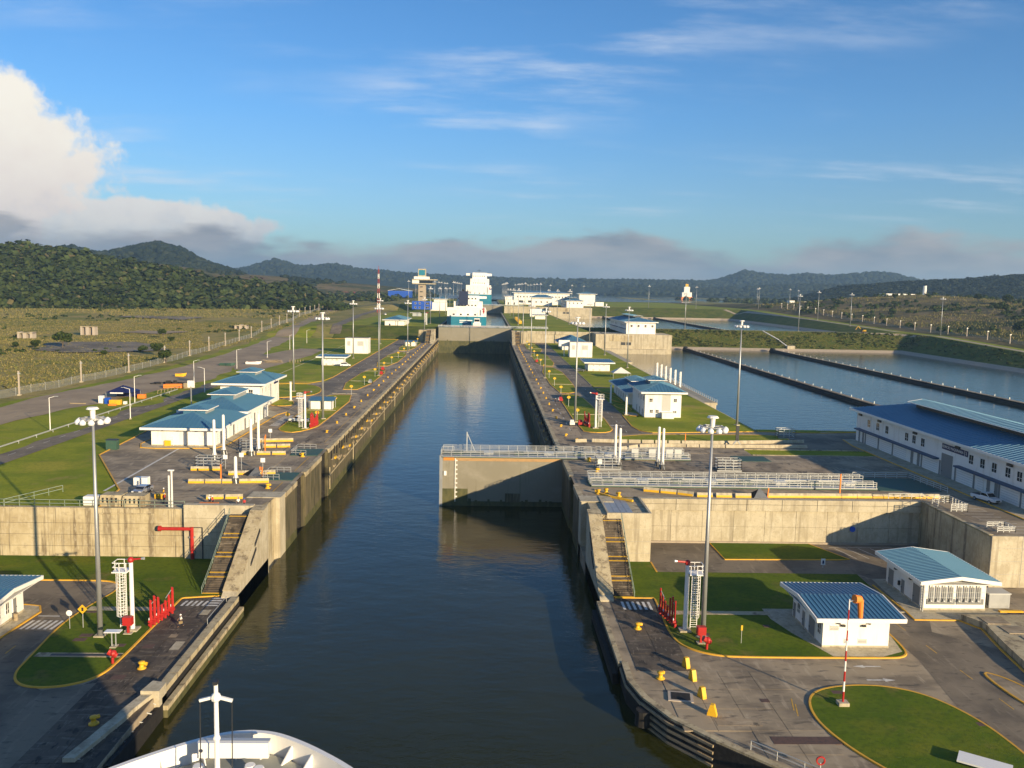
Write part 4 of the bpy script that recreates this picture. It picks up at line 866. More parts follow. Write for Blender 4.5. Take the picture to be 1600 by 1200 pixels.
t = house('control_building', 'two storey white building with blue hipped roof behind the long service building', -71.6, -59.6, 261.2, 285, 8.5, 8.2, 'hip', 2.3, 2.1,
      [('S',2.6,5.0,1.2,1.3,'window'), ('S',8.6,5.0,1.2,1.3,'window'), ('S',4.6,4.6,2.2,2.6,'louver'), ('E',2,5.0,1.0,1.5,'window'), ('E',6,5.0,1.0,1.5,'window'), ('E',10,5.0,1.0,1.5,'window'), ('E',17,6.2,5.5,.8,'plate'), ('E',4,1.2,1.0,1.3,'window'), ('E',12,0,1.4,2.5,'door'), ('E',20,0,3,3,'garage')], 1.1)
lantern(t, 3.6, 8.4, 8, 16, 10.1, 1.0, .9)
t = thing('mooring_kiosk', 'small kiosk of white cabins under a blue ribbed canopy', 'kiosk', (-44.9,264.4,8.62))
for x in (0, 3.7): MB().box(x,x+2.9,.2,3.4,0,2.5).build('cabin', M['white'], t)
roof(t, 'mono', -.6, 7.4, -.8, 4.6, 2.9, .5, .5, False, 0)
for x, y in ((-.3,-.5), (7,-.5), (-.3,4.3), (7,4.3)): MB().bar((x,y,0), (x,y,2.95), .12).build('post', M['rail'], t)
dup(t, (-43.5,560,8.62), 0, 'small far kiosk with blue canopy near the end of the quay road')
def small_pair(s, k):
    dy, dz = 463*k, 8.5*k; far = k > 0
    xa = -70.2 if s < 0 else 58.7
    side = 'left lawn by the road' if s < 0 else 'right lawn by the basin'
    house('switch_house', ('far ' if far else '')+'white cube house with blue slab roof on the '+side, xa, xa+10.4, 413+dy-(6 if s > 0 else 0), 421+dy, 8.5+dz, 4.3, 'mono', .3, 2.2,
          [('S',2.2,2.6,.8,.5,'louver'), ('S',5,2.6,.8,.5,'louver'), ('S',7,2.6,1.2,.5,'louver'), ('S',2.0,.4,1.0,.7,'louver'), ('S',5.2,.4,.8,.7,'louver')] if not far else (), 1.0)
    house('transformer_house', ('far ' if far else '')+'tall flat roofed white block with grey louvres on the '+side, xa-1, xa+12, 489+dy, 499+dy, 8.5+dz, 8.9, 'flat', 0, 0,
          [('S',1.2,4.6,1.8,2.6,'louver'), ('S',7,4.6,3.4,2.6,'louver')] if not far else ())
small_pair(-1, 0); small_pair(1, 0); small_pair(1, 1)
house('service_building', 'far white building with blue hipped roof above the brown grass slope', -70, -55, 668, 712, 17, 4.4, 'hip', 2.6, 1.9, [('S',3.2,0,1.2,1.4,'plate'), ('S',8.2,0,.35,4.0,'pilaster')], 1.4)
t = thing('site_cabin', 'small white portable cabin with canopy beyond the far hipped roof', 'cabin', (-68,893,17)); MB().box(0,9,0,4,0,3).build('wall', M['rail'], t); MB().box(-3,8,-.5,3,3.4,3.7).build('canopy', M['white'], t)
# middle right
t = house('control_building', 'two storey white building with blue hipped roof beside the basin edge', 58.5, 69.7, 257.8, 280, 8.5, 8.0, 'hip', 2.2, 1.5,
      [('S',1.4,5.0,.9,1.0,'window'), ('S',8.9,5.0,.9,1.0,'window'), ('S',1.6,1.6,.9,.9,'window'), ('S',3.4,1.6,.9,.9,'window'), ('S',8.7,1.6,1.1,.6,'window'), ('S',5.3,2.2,2.6,5.2,'louver'), ('W',2,5,1.1,1.3,'window'), ('W',6,5,1.1,1.3,'window'), ('W',10,5,1.1,1.3,'window'), ('W',3,0,1.1,2.4,'door'), ('W',8,0,1.1,2.4,'door'), ('W',13,0,1.1,2.4,'door')], 1.0)
MB().box(5.0,8.6,-2.2,0,0,1.9).build('porch', M['white'], t); lantern(t, 3.2, 7.6, 9, 17, 9.9, .9, .9)
t = house('service_building', 'low white building with wide blue roof behind the two storey block', 58.6, 69.4, 287, 322, 8.5, 4.4, 'hip', 2.2, 1.8, [('W',2+5*i,0,1.3,2.6,'door') for i in range(6)]+[('S',3,1,1.0,1.2,'window'), ('S',7,1,1.0,1.2,'window')], 1.0)
lantern(t, 3, 8, 11, 24, 6.2, 1.0, .9)
house('store_house', 'white house with steep blue hipped roof behind the flat block', 58.5, 74, 548, 580, 8.5, 4.6, 'hip', 4.2, 2.2, [('W',2+6*i,0,1.6,2.6,'door') for i in range(5)], 1.6)
t = thing('party_tent', 'white peaked canopy tent on the lawn', 'tent', (69.8,377.5,8.55))
MB().add([(-4,-4,2.4),(4,-4,2.4),(4,4,2.4),(-4,4,2.4),(0,0,4.8)], [(0,1,4),(1,2,4),(2,3,4),(3,0,4)]).build('canopy', M['tent_white'], t)
for x in (-3.9,3.9):
    for y in (-3.9,3.9): MB().bar((x,y,0), (x,y,2.4), .1).build('leg', M['rail'], t)
t = thing('sign_board', 'white notice board on a post before the flat block', 'sign', (54.9,495,8.5)); MB().bar((0,0,0), (0,0,6), .5).build('post', M['fascia'], t); MB().box(-3.2,3.2,-.15,.15,6,9.6).build('panel', M['white'], t)
# machinery buildings on the big blocks
def machinery(k, lab, det):
    dy, dz = 463*k, 8.5*k
    t = thing('machinery_building', lab, 'building', (109.2, 143+dy, 8.5+dz)); D = 80
    MB().box(0,21,0,D,-.2,8.2).build('wall', M['white'], t); roof(t, 'hip', -1.6, 22.6, -1.6, D+1.6, 8.6, 2.9, 1.3 if det else 2.5)
    w = MB().box(8.6,12.4,14,D-14,9.6,12.3).build('lantern', M['dark_metal'], t); roof(w, 'gy', 6.8, 14.2, 13, D-13, 12.3, .7, 1.3, False, .15, 'lantern_roof')
    op = []
    for i, (u, wd, kd) in enumerate(((3,5.5,'garage'), (9.6,5.5,'garage'), (16,1.2,'door'), (18.6,1.2,'door'), (21,2,'garage'), (24.6,6,'garage'), (32.4,4.6,'big'), (38.4,6,'garage'), (46,1.3,'door'), (49,1.3,'door'), (52.5,6,'garage'), (60,5.4,'garage'), (68,5.4,'garage'), (75,1.2,'door'), (77.4,1.0,'door'))):
        if kd == 'big': op.append(('W',u,0,wd,5.0,'door'))
        else: op.append(('W',u,0,wd,2.9,kd))
    for u in (4.5,9,12.6,17,21,25,44.5,48.5,52,62,67,72): op.append(('W',u,4.8,1.5,1.8,'window'))
    for a, b in ((1,30), (38,78.6)): op.append(('W',a,3.3,b-a,.32,'awning'))
    for u in (0.8,8.6,15.4,24,31,37.2,45,59,66.6,74): op.append(('W',u,0,.5,3.2,'pilaster'))
    for u in (12,30,48,66,77): op.append(('W',u,7.0,1.6,.5,'lamp'))
    op += [('S',3+5*i,4.8,1.4,1.6,'window') for i in range(4)]+[('S',8.5,0,2,2.6,'door')]
    for q in op:
        if det or q[5] in ('window', 'awning', 'garage'): opening(t, q[0], 21, D, *q[1:])
    if det:
        p = opening(t, 'W', 21, D, 28.4, 5.9, 8.6, 1.2, 'plate'); text('EDIFICIO MAQUINARIA', .78, M['paint_white'], p, (-.10,32.7,6.5), (R(90),0,R(-90)))
        p = opening(t, 'W', 21, D, 27.0, 5.9, 1.1, 1.2, 'plate'); text('2', .85, M['paint_white'], p, (-.10,27.55,6.5), (R(90),0,R(-90)))
machinery(0, 'long two storey machinery building with blue roof and name board above its door', True)
machinery(1, 'long white machinery building standing on the far concrete block by the basins', False)
machinery(2, 'farthest white machinery building on its concrete block beyond the upper basins', False)
# buildings on the top level
house('visitor_centre', 'long white far building with flat blue roof behind the farthest block', 48, 128, 1225, 1260, 25.5, 17, 'hip', 2.5, 3, [('S',4+4.6*i,10,1.6,2.4,'window') for i in range(16)]+[('S',6,3,9,3,'window'), ('S',20,3,9,3,'window')], 4)
house('office_block', 'tall narrow far white block with hipped roof', 138, 160, 1190, 1212, 25.5, 17, 'hip', 3, 2.5, (), 3)
house('office_block', 'low white annexe joined to the tall far block', 160.4, 172, 1188, 1206, 25.5, 6, 'flat', 0, 0)
house('store_house', 'far white house with grey blue hipped roof before the long building', 70, 98, 1160, 1178, 25.5, 11, 'hip', 4, 3, [('S',5,4,2,2,'window'), ('S',12,4,2,2,'window'), ('S',20,4,2,2,'window')], 3)
house('store_house', 'far white stepped house beside the upper quay', 26+8, 52, 1150, 1170, 25.5, 7.5, 'flat', 0, 0, [('S',3,1,2,3,'window'), ('S',11,1,2,3,'window')])
house('store_house', 'far white tall house behind the stepped house', 30+4, 44, 1175, 1190, 25.5, 12, 'mono', .6, 1.5, ())
house('store_house', 'white hipped house left of the upper lawn', 62, 78, 1000, 1020, 17, 5, 'hip', 4, 2, (), 2)
house('warehouse', 'blue far warehouse with one white end wall', -196, -150, 1780, 1830, 24.5, 15, 'gy', 4, .5, (), 4, wall='container_blue')
t = thing('office_containers', 'two storey bright blue container office below the tower', 'office', (-78,1000,21.5))
for z in (0, 4.8):
    MB().box(0,23,0,9,z,z+4.6).build('container', M['container_blue'], t)
    for u in (3, 8, 16): opening(t, 'S', 23, 9, u, z+1.2, 1.8 if u < 10 else 4, 2.0, 'window')
house('store_house', 'white shed with flat roof behind the blue containers', -58, -38, 1010, 1022, 20, 10, 'flat', 0, 0)
house('store_house', 'white hipped shed beside the left upper quay', -60, -44, 1120, 1140, 25.5, 7, 'hip', 3, 2, (), 3)
t = thing('control_tower', 'tall concrete control tower with jutting glazed cab', 'tower', (-72,1075,24))
MB().box(-4.6,4.6,-4,4,0,27).build('shaft', M['shore'], t)
MB().box(-12,17,-7,7,27,28.2).build('cab_floor', M['concrete_clean'], t); MB().box(-3.5,13,-6,6,28.2,32).build('glazing', M['glass'], t); MB().box(-12,-3.5,-6.4,6.4,28.2,33).build('service_wing', M['white'], t)
MB().prism([(-12,-7.4), (19,-7.4), (19,7.4), (-12,7.4)], 32, 33.2).build('cab_roof', M['concrete_clean'], t); MB().box(-10,9,-5,5,33.2,36.4).build('upper_storey', M['white'], t); MB().box(-5,4.6,-4,4,36.4,46).build('lift_house', M['concrete_clean'], t); MB().box(-4,3.6,-4.1,-4,38,44.5).build('lift_window', M['teal'], t); MB().bar((3,0,46), (3,0,49), .3).build('antenna', M['steel'], t)
for z in (5, 11, 17, 23): MB().box(-2.6,1.0,-4.08,-4,z,z+1.2).build('slot_window', M['dark_metal'], t)
# far away buildings on the plain
FB = [('low_building', 'red roofed low far building at the wood edge', -330, -285, 2040, 14, 5.5, 'hill'), ('farm_shed', 'white long far shed below the wooded slope', -412, -372, 1015, 9, 4, 'x'), ('farm_shed', 'white far shed half hidden in the wood', -672, -655, 1390, 14, 6, 'x')]
t = house('low_building', 'low far building with red roof at the wood edge', -325, -268, 1990, 2012, 23.5, 6, 'flat', 0, 0); MB().add([(-2,-2,6),(36,-2,6),(36,24,6),(-2,24,6),(-2,11,10),(36,11,10)], [(0,1,5,4),(3,4,5,2),(0,4,3),(1,2,5)]).build('roof', M['hull_red'], t)
house('farm_shed', 'long white far shed at the foot of the wooded slope', -413, -378, 1012, 1020, 14.5, 4.2, 'flat', 0, 0)
house('farm_shed', 'small white far shed beside the long one', -372, -358, 990, 998, 13.5, 3.2, 'flat', 0, 0)
house('farm_house', 'white far house among the trees of the slope', -655, -638, 1380, 1390, 37, 7, 'flat', 0, 0)
t = thing('quonset_sheds', 'row of dark arched shed openings far on the plain', 'shed', (-335,1600,17))
for i in range(4): MB().cyl((6+13*i,0,3), (6+13*i,14,3), 6, n=12).build('arch', M['dark_metal'], t)
MB().box(54,86,0,14,0,9).build('end_shed', M['shore'], t)
for (x, y, z, h, lab) in ((-272,612,9.5,6,'ruined roofless concrete hut on the dry plain'), (-296,575,9,3.5,'small concrete stump on the dry plain'), (-303,540,9,4.5,'concrete frame hut with dark opening on the dry plain'), (-190,700,11,3,'small pale block far along the dry plain')):
    t = thing('concrete_ruin', lab, 'ruin', (x,y,z))
    for a, b in ((-5,-3.6), (-1.4,1.0), (3.2,5)): MB().box(a,b,-2.5,2.5,-.8,h*rng.uniform(.8,1)).build('wall_piece', M['tar_roof'], t)
    MB().box(-5,5,-2.7,2.7,h-1,h-.5).build('lintel', M['concrete'], t)
# right horizon buildings
house('factory', 'white far factory block beside a tall stack', 760, 820, 1590, 1620, 25, 28, 'flat', 0, 0)
t = thing('silo_stack', 'tall white round stack among the far right trees', 'stack', (838,1600,25)); MB().cyl((0,0,0), (0,0,44), 3.6, 3.2, n=14).build('shaft', M['white'], t); MB().box(-14,-2,-6,6,0,26).build('annexe', M['fascia'], t)
for i, (px, py, z, w, h) in enumerate(((880,1650,38,30,8), (1010,1900,36,14,7), (1150,1950,34,24,10), (1230,1980,34,30,13), (1300,1940,34,16,8), (1340,2020,32,34,15), (1120,2120,34,12,16), (545,1500,40,9,1), (575,1510,40,7,0), (960,2200,34,10,14))):
    house('far_house', 'pale little far house at the foot of the right hills', px, px+w, py, py+14, zright(px,py)-1, h+6, 'flat', 0, 0, group='far houses under the right hills')
# ------------------------------------------------------------------ floodlight masts
def make_mast():
    t = thing('floodlight_mast', 'x', 'light mast')
    MB().cyl((0,0,0), (0,0,30), .36, .15, 12).build('pole', M['steel'], t, smooth=True); MB().obox(0,0,0,.25,1.3,1.3).build('base', M['concrete_clean'], t)
    rg = MB(); [rg.bar((1.5*math.cos(i*.524),1.5*math.sin(i*.524),29.3), (1.5*math.cos(i*.524+.524),1.5*math.sin(i*.524+.524),29.3), .12) for i in range(12)]; [rg.bar((0,0,29.3), (1.5*math.cos(i*1.57),1.5*math.sin(i*1.57),29.3), .1) for i in range(4)]; rg.build('ring', M['steel'], t); MB().cyl((0,0,29.2), (0,0,30.6), .3, .35, 10).cyl((0,0,30.5), (0,0,30.75), .8, .62, 12).build('head', M['fascia'], t)
    lm = MB().lathe((0,0,0), [(.10,.25), (.34,.05), (.42,-.2), (.36,-.42), (.05,-.5)], 10).mesh('floodlight', M['lamp_glass']); am = MB().bar((0,0,0), (.9,0,0), .08).mesh('bracket', M['steel'])
    for i in range(10):
        a = i*math.pi/5; o = inst('floodlight', lm, t, (1.75*math.cos(a), 1.75*math.sin(a), 29.1)); inst('bracket', am, o, (-.9*math.cos(a), -.9*math.sin(a), .15), a)
    return t
mast = make_mast(); first = True
def put_mast(x, y, z, lab, group=None):
    global first
    if first: mast.location = (x,y,z); mast['label'] = lab; first = False; o = mast
    else: o = dup(mast, (x,y,z), rng.uniform(0,.6), lab)
    if group: o['group'] = group
    elif 'group' in o: del o['group']
put_mast(-41.1,110.3,0.05,'tall grey floodlight mast on the lawn beside the white ladder tower')
put_mast(39.8,111.1,0.05,'tall grey floodlight mast on the lawn beside the red hose racks')
put_mast(-37.4,245.3,8.6,'tall floodlight mast next to the mooring kiosk')
put_mast(-60.0,308.6,8.6,'tall floodlight mast on the rounded lawn by the two storey building')
put_mast(83.4,245,8.6,'tall floodlight mast at the near corner of the basin')
put_mast(35.9,246.5,8.6,'tall floodlight mast beside the right ladder tower')
GM = ('tall floodlight mast in the row along the left quay', 'floodlight masts along the left quay')
for y in (369.7,503.7,638): put_mast(-37,y,8.6+(.5 if y > 630 else 0),*GM)
put_mast(-61.6,456.6,8.6,'tall floodlight mast between the slab roofed house and the louvred block'); put_mast(-62,575,8.6,'tall floodlight mast before the brown grass slope')
for y in (370.5,491,605): put_mast(35.3,y,8.6,'tall floodlight mast in the row along the right quay','floodlight masts along the right quay')
for y in (427.5,511,590): put_mast(81,y,8.6,'tall floodlight mast along the basin side lawn','floodlight masts beside the basin')
for y in (720,860,980,1090): put_mast(-38,y,17,'distant floodlight mast on the second level','distant floodlight masts'); put_mast(36,y,17,'distant floodlight mast on the second level','distant floodlight masts')
for y in (750,880,1010): put_mast(82,y,17,'distant floodlight mast on the second level','distant floodlight masts')
for y in (1160,1240,1330,1430,1540):
    for x in (-95,-62,-37,36,60,82): put_mast(x,y+rng.uniform(-25,25),25.5,'very distant floodlight mast on the top level','very distant floodlight masts')
for x, y in ((120,1500),(150,1420),(190,1600)): put_mast(x,y,25.5,'very distant floodlight mast on the top level','very distant floodlight masts')
for x, y, z in ((173,699,17), (268,700,17), (350,790,19), (374,674,17), (295,1161,25.4), (230,1162,25.4), (380,1157,25.4), (362,900,21), (470,1290,25.4), (420,1290,25.4), (560,1500,25)): put_mast(x,y,z,'tall floodlight mast standing on the basin bank','floodlight masts on the basin banks')
# ------------------------------------------------------------------ ladder towers with water cannon and red racks
def fire_tower(x, y, z, s, lab):
    t = thing('fire_tower', lab, 'tower', (x,y,z))
    MB().cyl((0,0,0), (0,0,9.4), .30, .26, 10).build('mast', M['paint_white'], t); MB().obox(0,0,0,.2,1.6,1.6).build('base', M['concrete_clean'], t)
    c = MB()
    for ux in (-.45, .45): c.bar((s*1.2+ux,.1,.3), (s*1.2+ux,.1,8.2), .09)
    for i in range(24): c.bar((s*1.2-.45,.1,.5+i*.32), (s*1.2+.45,.1,.5+i*.32), .05)
    c.build('ladder', M['paint_white'], t); c = MB()
    for i in range(14):
        z0 = 2.2+i*.45; q = [(s*1.2+.55*math.cos(a), -.5+.55*math.sin(a)-.05, z0) for a in [math.pi+k*math.pi/5 for k in range(6)]]
        for a, b in zip(q[:-1], q[1:]): c.bar(a, b, .05)
    for k in range(0, 6): a = math.pi+k*math.pi/5; c.bar((s*1.2+.55*math.cos(a), -.55+.55*math.sin(a), 2.2), (s*1.2+.55*math.cos(a), -.55+.55*math.sin(a), 8.2), .05)
    c.build('safety_cage', M['paint_white'], t)
    MB().box(min(s*.2,s*2.2),max(s*.2,s*2.2),-1.0,.9,8.2,8.36).build('platform', M['paint_white'], t)
    MB().rail([(s*.3,-.9,8.36), (s*2.1,-.9,8.36), (s*2.1,.8,8.36), (s*.3,.8,8.36)], 1.2, .9, .04, 1).build('platform_rail', M['paint_white'], t)
    g = MB().ball((0,0,9.75), .42).cyl((0,0,9.8), (-s*1.5,-.2,10.0), .16, .12, 8).build('water_cannon', M['red'], t); MB().cyl((-s*1.5,-.2,10.0), (-s*1.9,-.25,10.05), .14, .2, 8).build('nozzle', M['rail'], g)
    for k in range(2): MB().cyl((.5*s*(1+k*.35)*-1+s*.9,.4,0), (.5*s*(1+k*.35)*-1+s*.9,.4,7.6), .07, n=6).build('riser_pipe', M['rail'], t)
    return t
def hose_rack(x, y, z, s, lab):
    t = thing('pipe_manifold', lab, 'pipework', (x,y,z)); k = s*3.2
    for i in range(7):
        yy = i*.85; h = (3.9,4.2,3.7,2.3,2.6,3.1,3.9)[i]; xx = k*.22*i
        MB().cyl((xx,yy,.55), (xx,yy,h), .13, n=7).cyl((xx+.02,yy+.32,.8), (xx+.02,yy+.32,h*.82), .10, n=6).build('riser', M['red'], t); MB().cyl((xx-.3,yy,.8), (xx+.3,yy,.8), .2, n=8).cyl((xx,yy,0), (xx,yy,.6), .17, n=7).build('valve', M['red'], t)
        MB().box(xx-.05,xx+.05,yy-.16,yy+.5,1.5+.1*(i%3),h-.25).build('plate', M['red'], t); MB().cyl((xx-.26,yy+.1,1.15), (xx-.16,yy+.1,1.15), .19, n=8).build('hand_wheel', M['hull_red'] if i % 2 else M['paint_white'], t)
    MB().cyl((-.1*k,-.3,.45), (k*1.4,5.6,.45), .2, n=8).cyl((0,-.1,2.2), (k*1.32,5.3,2.2), .07, n=6).build('header', M['red'], t); MB().bar((0,0,3.2), (k*.3,1.2,3.5), .07).bar((k*.9,3.6,2.8), (k*1.3,5.2,3.6), .07).build('tie_bar', M['rail'], t)
fire_tower(-37.7,112.4,.12,-1,'white ladder tower with red water cannon on the lawn by the walking worker')
hose_rack(-35.6,113.2,.12,-.0+1*.25,'red upright pipe manifold behind the left white ladder tower')
fire_tower(37.9,113.6,.12,1,'white ladder tower with red water cannon beside the zebra crossing and right quay')
hose_rack(36.7,114.6,.12,-.25,'red upright pipe manifold beside the right quay crossing')
fire_tower(-38.9,228.2,8.6,-1,'white ladder tower with red water cannon by the white pickup'); hose_rack(-37.6,229,8.6,.2,'red pipe manifold by the white pickup')
fire_tower(40.6,236.0,8.6,1,'white ladder tower with red cannon at the tip of the long right lawn'); hose_rack(39,237,8.6,-.2,'red pipe manifold at the tip of the long right lawn')
fire_tower(-39,690,17,-1,'distant white ladder tower on the second left level')
for (x, y, z, lab) in ((-37.8,111.2,.12,'red square hose cabinet on a post by the left ladder tower'), (39.1,109.4,.12,'red square hose cabinet by the right floodlight mast')):
    t = thing('hose_cabinet', lab, 'cabinet', (x,y,z)); MB().bar((0,0,0), (0,0,1.3), .28).build('post', M['red'], t); MB().box(-.6,.6,-.4,.4,1.2,2.3).build('case', M['red'], t); MB().obox(0,0,0,.1,1.1,.9).build('foot', M['concrete_clean'], t)
for (x, y, z, lab) in ((-35.9,102,.12,'red water cannon on the lawn tip beside the drain'), (39.4,107.4,.12,'red water cannon at the kerb below the hose cabinet')):
    t = thing('hydrant', lab, 'hydrant', (x,y,z)); MB().cyl((0,0,0), (0,0,.8), .18, n=8).build('stem', M['red'], t); MB().cyl((-.5,0,1.5), (.5,.1,.9), .38, .3, 10).build('barrel', M['red'], t); MB().ball((.1,0,1.3), .42).build('body', M['red'], t)
t = thing('information_board', 'small tilted white reading board on a post on the lawn', 'board', (-37.9,106.9,.12)); MB().bar((-.2,0,0), (-.2,0,2.0), .12).bar((.3,0,0), (.3,0,2.0), .12).build('post', M['rail'], t); MB().box(-1.0,1.0,-.5,.5,2.0,2.12).build('panel', M['lamp_glass'], t); MB().box(-.35,.45,-.5,.5,0,.1).build('foot', M['concrete_clean'], t)
t = thing('warning_sign', 'yellow diamond warning sign beside the driveway crossing', 'sign', (-44.6,113,.12)); MB().bar((0,0,0), (0,0,2.6), .08).build('post', M['rail'], t)
o = MB().box(-.46,.46,-.03,.03,-.46,.46).build('plate', M['yellow'], t); o.location = (0,-.06,2.6); o.rotation_euler = (0,R(45),0); MB().box(-.12,.16,-.11,-.09,2.35,2.85).build('symbol', M['dark_metal'], t)
t = thing('warning_sign', 'yellow diamond warning sign before the parked white pickup', 'sign', (-45.6,237,8.5)); MB().bar((0,0,0), (0,0,2.4), .08).build('post', M['rail'], t); o = MB().box(-.5,.5,-.03,.03,-.5,.5).build('plate', M['yellow'], t); o.location = (0,-.06,2.5); o.rotation_euler = (0,R(45),0)
t = thing('speed_sign', 'round white sign on a thin post at the driveway crossing', 'sign', (-46.2,112.6,.12)); MB().bar((0,0,0), (0,0,2.0), .07).build('post', M['rail'], t); o = MB().lathe((0,0,0), [(.001,0), (.4,0), (.4,.05), (.001,.05)], 14).build('plate', M['paint_white'], t); o.location = (0,-.02,2.2); o.rotation_euler = (R(90),0,0)
t = thing('marker_post', 'thin post with a small yellow top on the right lawn', 'post', (44.6,109.4,.12)); MB().bar((0,0,0), (0,0,2.0), .05).build('rod', M['rail'], t); MB().box(-.12,.12,-.05,.05,1.8,2.5).build('marker', M['yellow'], t)
t = thing('street_sign', 'small white standing sign in the middle of the back roadway', 'sign', (68.6,141.8,0)); MB().bar((0,0,0), (0,0,.6), .08).build('post', M['rail'], t); MB().box(-.35,.35,-.04,.04,.5,1.6).build('plate', M['paint_white'], t); MB().box(-.15,.15,-.06,-.04,.7,1.3).build('arrow', M['sign_blue'], t)
# windsock
t = thing('windsock_pole', 'red and white banded pole with an orange windsock', 'windsock', (51.3,92.3,.14))
for i in range(10): MB().cyl((0,0,.4+i*1.22), (0,0,.4+(i+1)*1.22), .13-.006*i, .124-.006*i, 8).build('band', M['red'] if i % 2 == 0 else M['paint_white'], t)
MB().obox(0,0,0,.4,1.2,1.0).build('base', M['concrete_clean'], t); MB().cyl((0,0,12.3), (.9,.2,12.5), .05, n=6).build('arm', M['rail'], t)
MB().cyl((.6,.1,12.6), (1.4,.3,12.5), .5, .42, 12).build('hoop', M['orange'], t); MB().cyl((1.4,.3,12.5), (1.55,.35,10.3), .36, .26, 10).build('sock', M['orange'], t)
tag(MB().box(-2.4,2.4,-1.1,1.1,0,.18).build('helideck_panel', M['paint_white'], None, (60.2,79.2,.6)), 'white slatted flat panel lying over the oval lawn', 'panel').rotation_euler = (0,0,R(-35))
# ------------------------------------------------------------------ bollards and blocks
def make_bollard(lab):
    t = thing('mooring_bollard', lab, 'bollard'); MB().lathe((0,0,0), [(.62,0), (.58,.14), (.34,.2), (.28,.55), (.36,.7), (.46,.8), (.44,.95), (.2,1.02)], 12).build('body', M['yellow'], t, smooth=True); MB().cyl((-.1,0,.8), (.75,.0,.62), .2, .26, 8).build('horn', M['yellow'], t); return t
b0 = make_bollard('yellow mooring bollard on the left quay near the walking worker'); b0.location = (-31.9,100.8,.05); b0.scale = (.9,.9,.9)
dup(b0, (-31.6,87.4,.05), 1.2, 'yellow mooring bollard by the left fender notch'); dup(b0, (31.4,114.2,.05), .4, 'yellow mooring bollard below the right quay crossing'); dup(b0, (31.5,98.9,.05), .8, 'yellow mooring bollard beside the dark pit cover')
bs = dup(b0, (-32.1,222.6,8.55), 1.0, 'yellow mooring bollard in the long left quay row', 'bollards along the left quay'); bs.scale = (.66,.66,.66)
for i in range(25):
    y = 222.6+15.4*i; dup(bs, (-32.1,y,8.55), rng.uniform(0,3)) if i else None; dup(bs, (31,y,8.55), rng.uniform(0,3), 'yellow mooring bollard in the long right quay row', 'bollards along the right quay')
for x, y, lab in ((-31.5,159.7,'yellow bollard on the left head pier by the yellow line'), (-31.5,190.3,'yellow bollard between the two left gate slots'), (33.2,189.5,'yellow bollard between the two right gates'), (33.6,178,'yellow bollard near the gate landing'), (31.4,158.6,'yellow bollard at the right head corner'), (33,159.4,'yellow bollard at the start of the slanted barrier'), (35,156.6,'yellow bollard along the slanted barrier'), (33,214,'yellow bollard by the grey block row')): dup(b0, (x,y,8.52), rng.uniform(0,3), lab)
def make_barrier(top, bot, L, lab, group):
    t = thing('barrier_block', lab, 'barrier', group=group); MB().extr([(-.3,0), (-.3,.22), (-.12,.85), (.12,.85), (.3,.22), (.3,0)], 0, L).build('block', M[top], t)
    if bot: MB().extr([(-.32,0), (-.32,.24), (-.265,.42), (-.25,.42), (-.29,.2), (-.29,0)], .02, L-.02).build('painted_band', M[bot], t)
    return t
y3 = thing('traffic_barrier', 'x', 'barrier'); MB().extr([(-.55,0), (-.5,.3), (-.2,1.3), (.2,1.3), (.5,.3), (.55,0)], -.28, .28).build('block', M['yellow'], y3)
for z in (.35, .8): MB().box(.28,.30,-.3,.3,z,z+.06).build('groove', M['dark_metal'], y3)
y3.location = (35.5,89.9,.05); y3.rotation_euler = (0,0,R(62)); y3['label'] = 'striped yellow traffic block at the near end of the row of four'
for y, lab in ((94.1,'yellow traffic block third along the row of four'), (98.6,'yellow traffic block second along the row of four'), (102.1,'yellow traffic block closest to the lawn kerb')): dup(y3, (35.4,y,.05), R(18+rng.uniform(-6,6)), lab)
CL = 3.0
bA = make_barrier('concrete_clean', 'yellow', CL, 'concrete barrier with yellow foot in the row behind the right end wall', 'right yellow footed barriers')
bB = make_barrier('concrete_clean', None, CL, 'plain concrete barrier in the curved row behind the half open gate', 'plain right barriers')
firstA = [True]; firstB = [True]
def row(proto, flag, pts, z, lab=None, group=None, gap=.16):
    for a, b in zip(pts[:-1], pts[1:]):
        a, b = Vector(a), Vector(b); L = (b-a).length; n = max(1, int(round(L/(CL+gap)))); ang = math.atan2(b.y-a.y, b.x-a.x)
        for i in range(n):
            p = a.lerp(b, i/n)
            if flag[0]: proto.location = (p.x,p.y,z); proto.rotation_euler = (0,0,ang); flag[0] = False; continue
            dup(proto, (p.x,p.y,z), ang, lab, group)
row(bA, firstA, [(40.6,161.4), (46.8,159.2), (50,157.4), (61,157.2)], 8.5); row(bA, firstA, [(63.6,157.5), (75,157.9), (99.5,158.6)], 8.5)
row(bB, firstB, [(32.6,213.6), (37,214.6), (43,214.2), (60,213.8), (69,214), (93,217.5)], 8.5); row(bB, firstB, [(41.8,203.4), (48,207.6), (57,209.6), (70,209), (91,210)], 8.5)
LGrp = 'concrete barrier with yellow foot on the left gate platform', 'left yellow footed barriers'
row(bA, firstA, [(-47.6,163.2), (-38,163.8), (-33,164.6)], 8.5, *LGrp); row(bA, firstA, [(-40.2,151), (-33.6,151.8)], 8.5, *LGrp); row(bA, firstA, [(-42.2,170.8), (-33,172.2)], 8.5, *LGrp)
row(bA, firstA, [(-51,174.6), (-45,175)], 8.5, *LGrp); row(bA, firstA, [(-45.5,191.6), (-35.4,192.6)], 8.5, *LGrp); row(bA, firstA, [(-46.4,207.6), (-38,209.4)], 8.5, *LGrp); row(bA, firstA, [(-43,200.6), (-36.6,201.8)], 8.5, *LGrp)
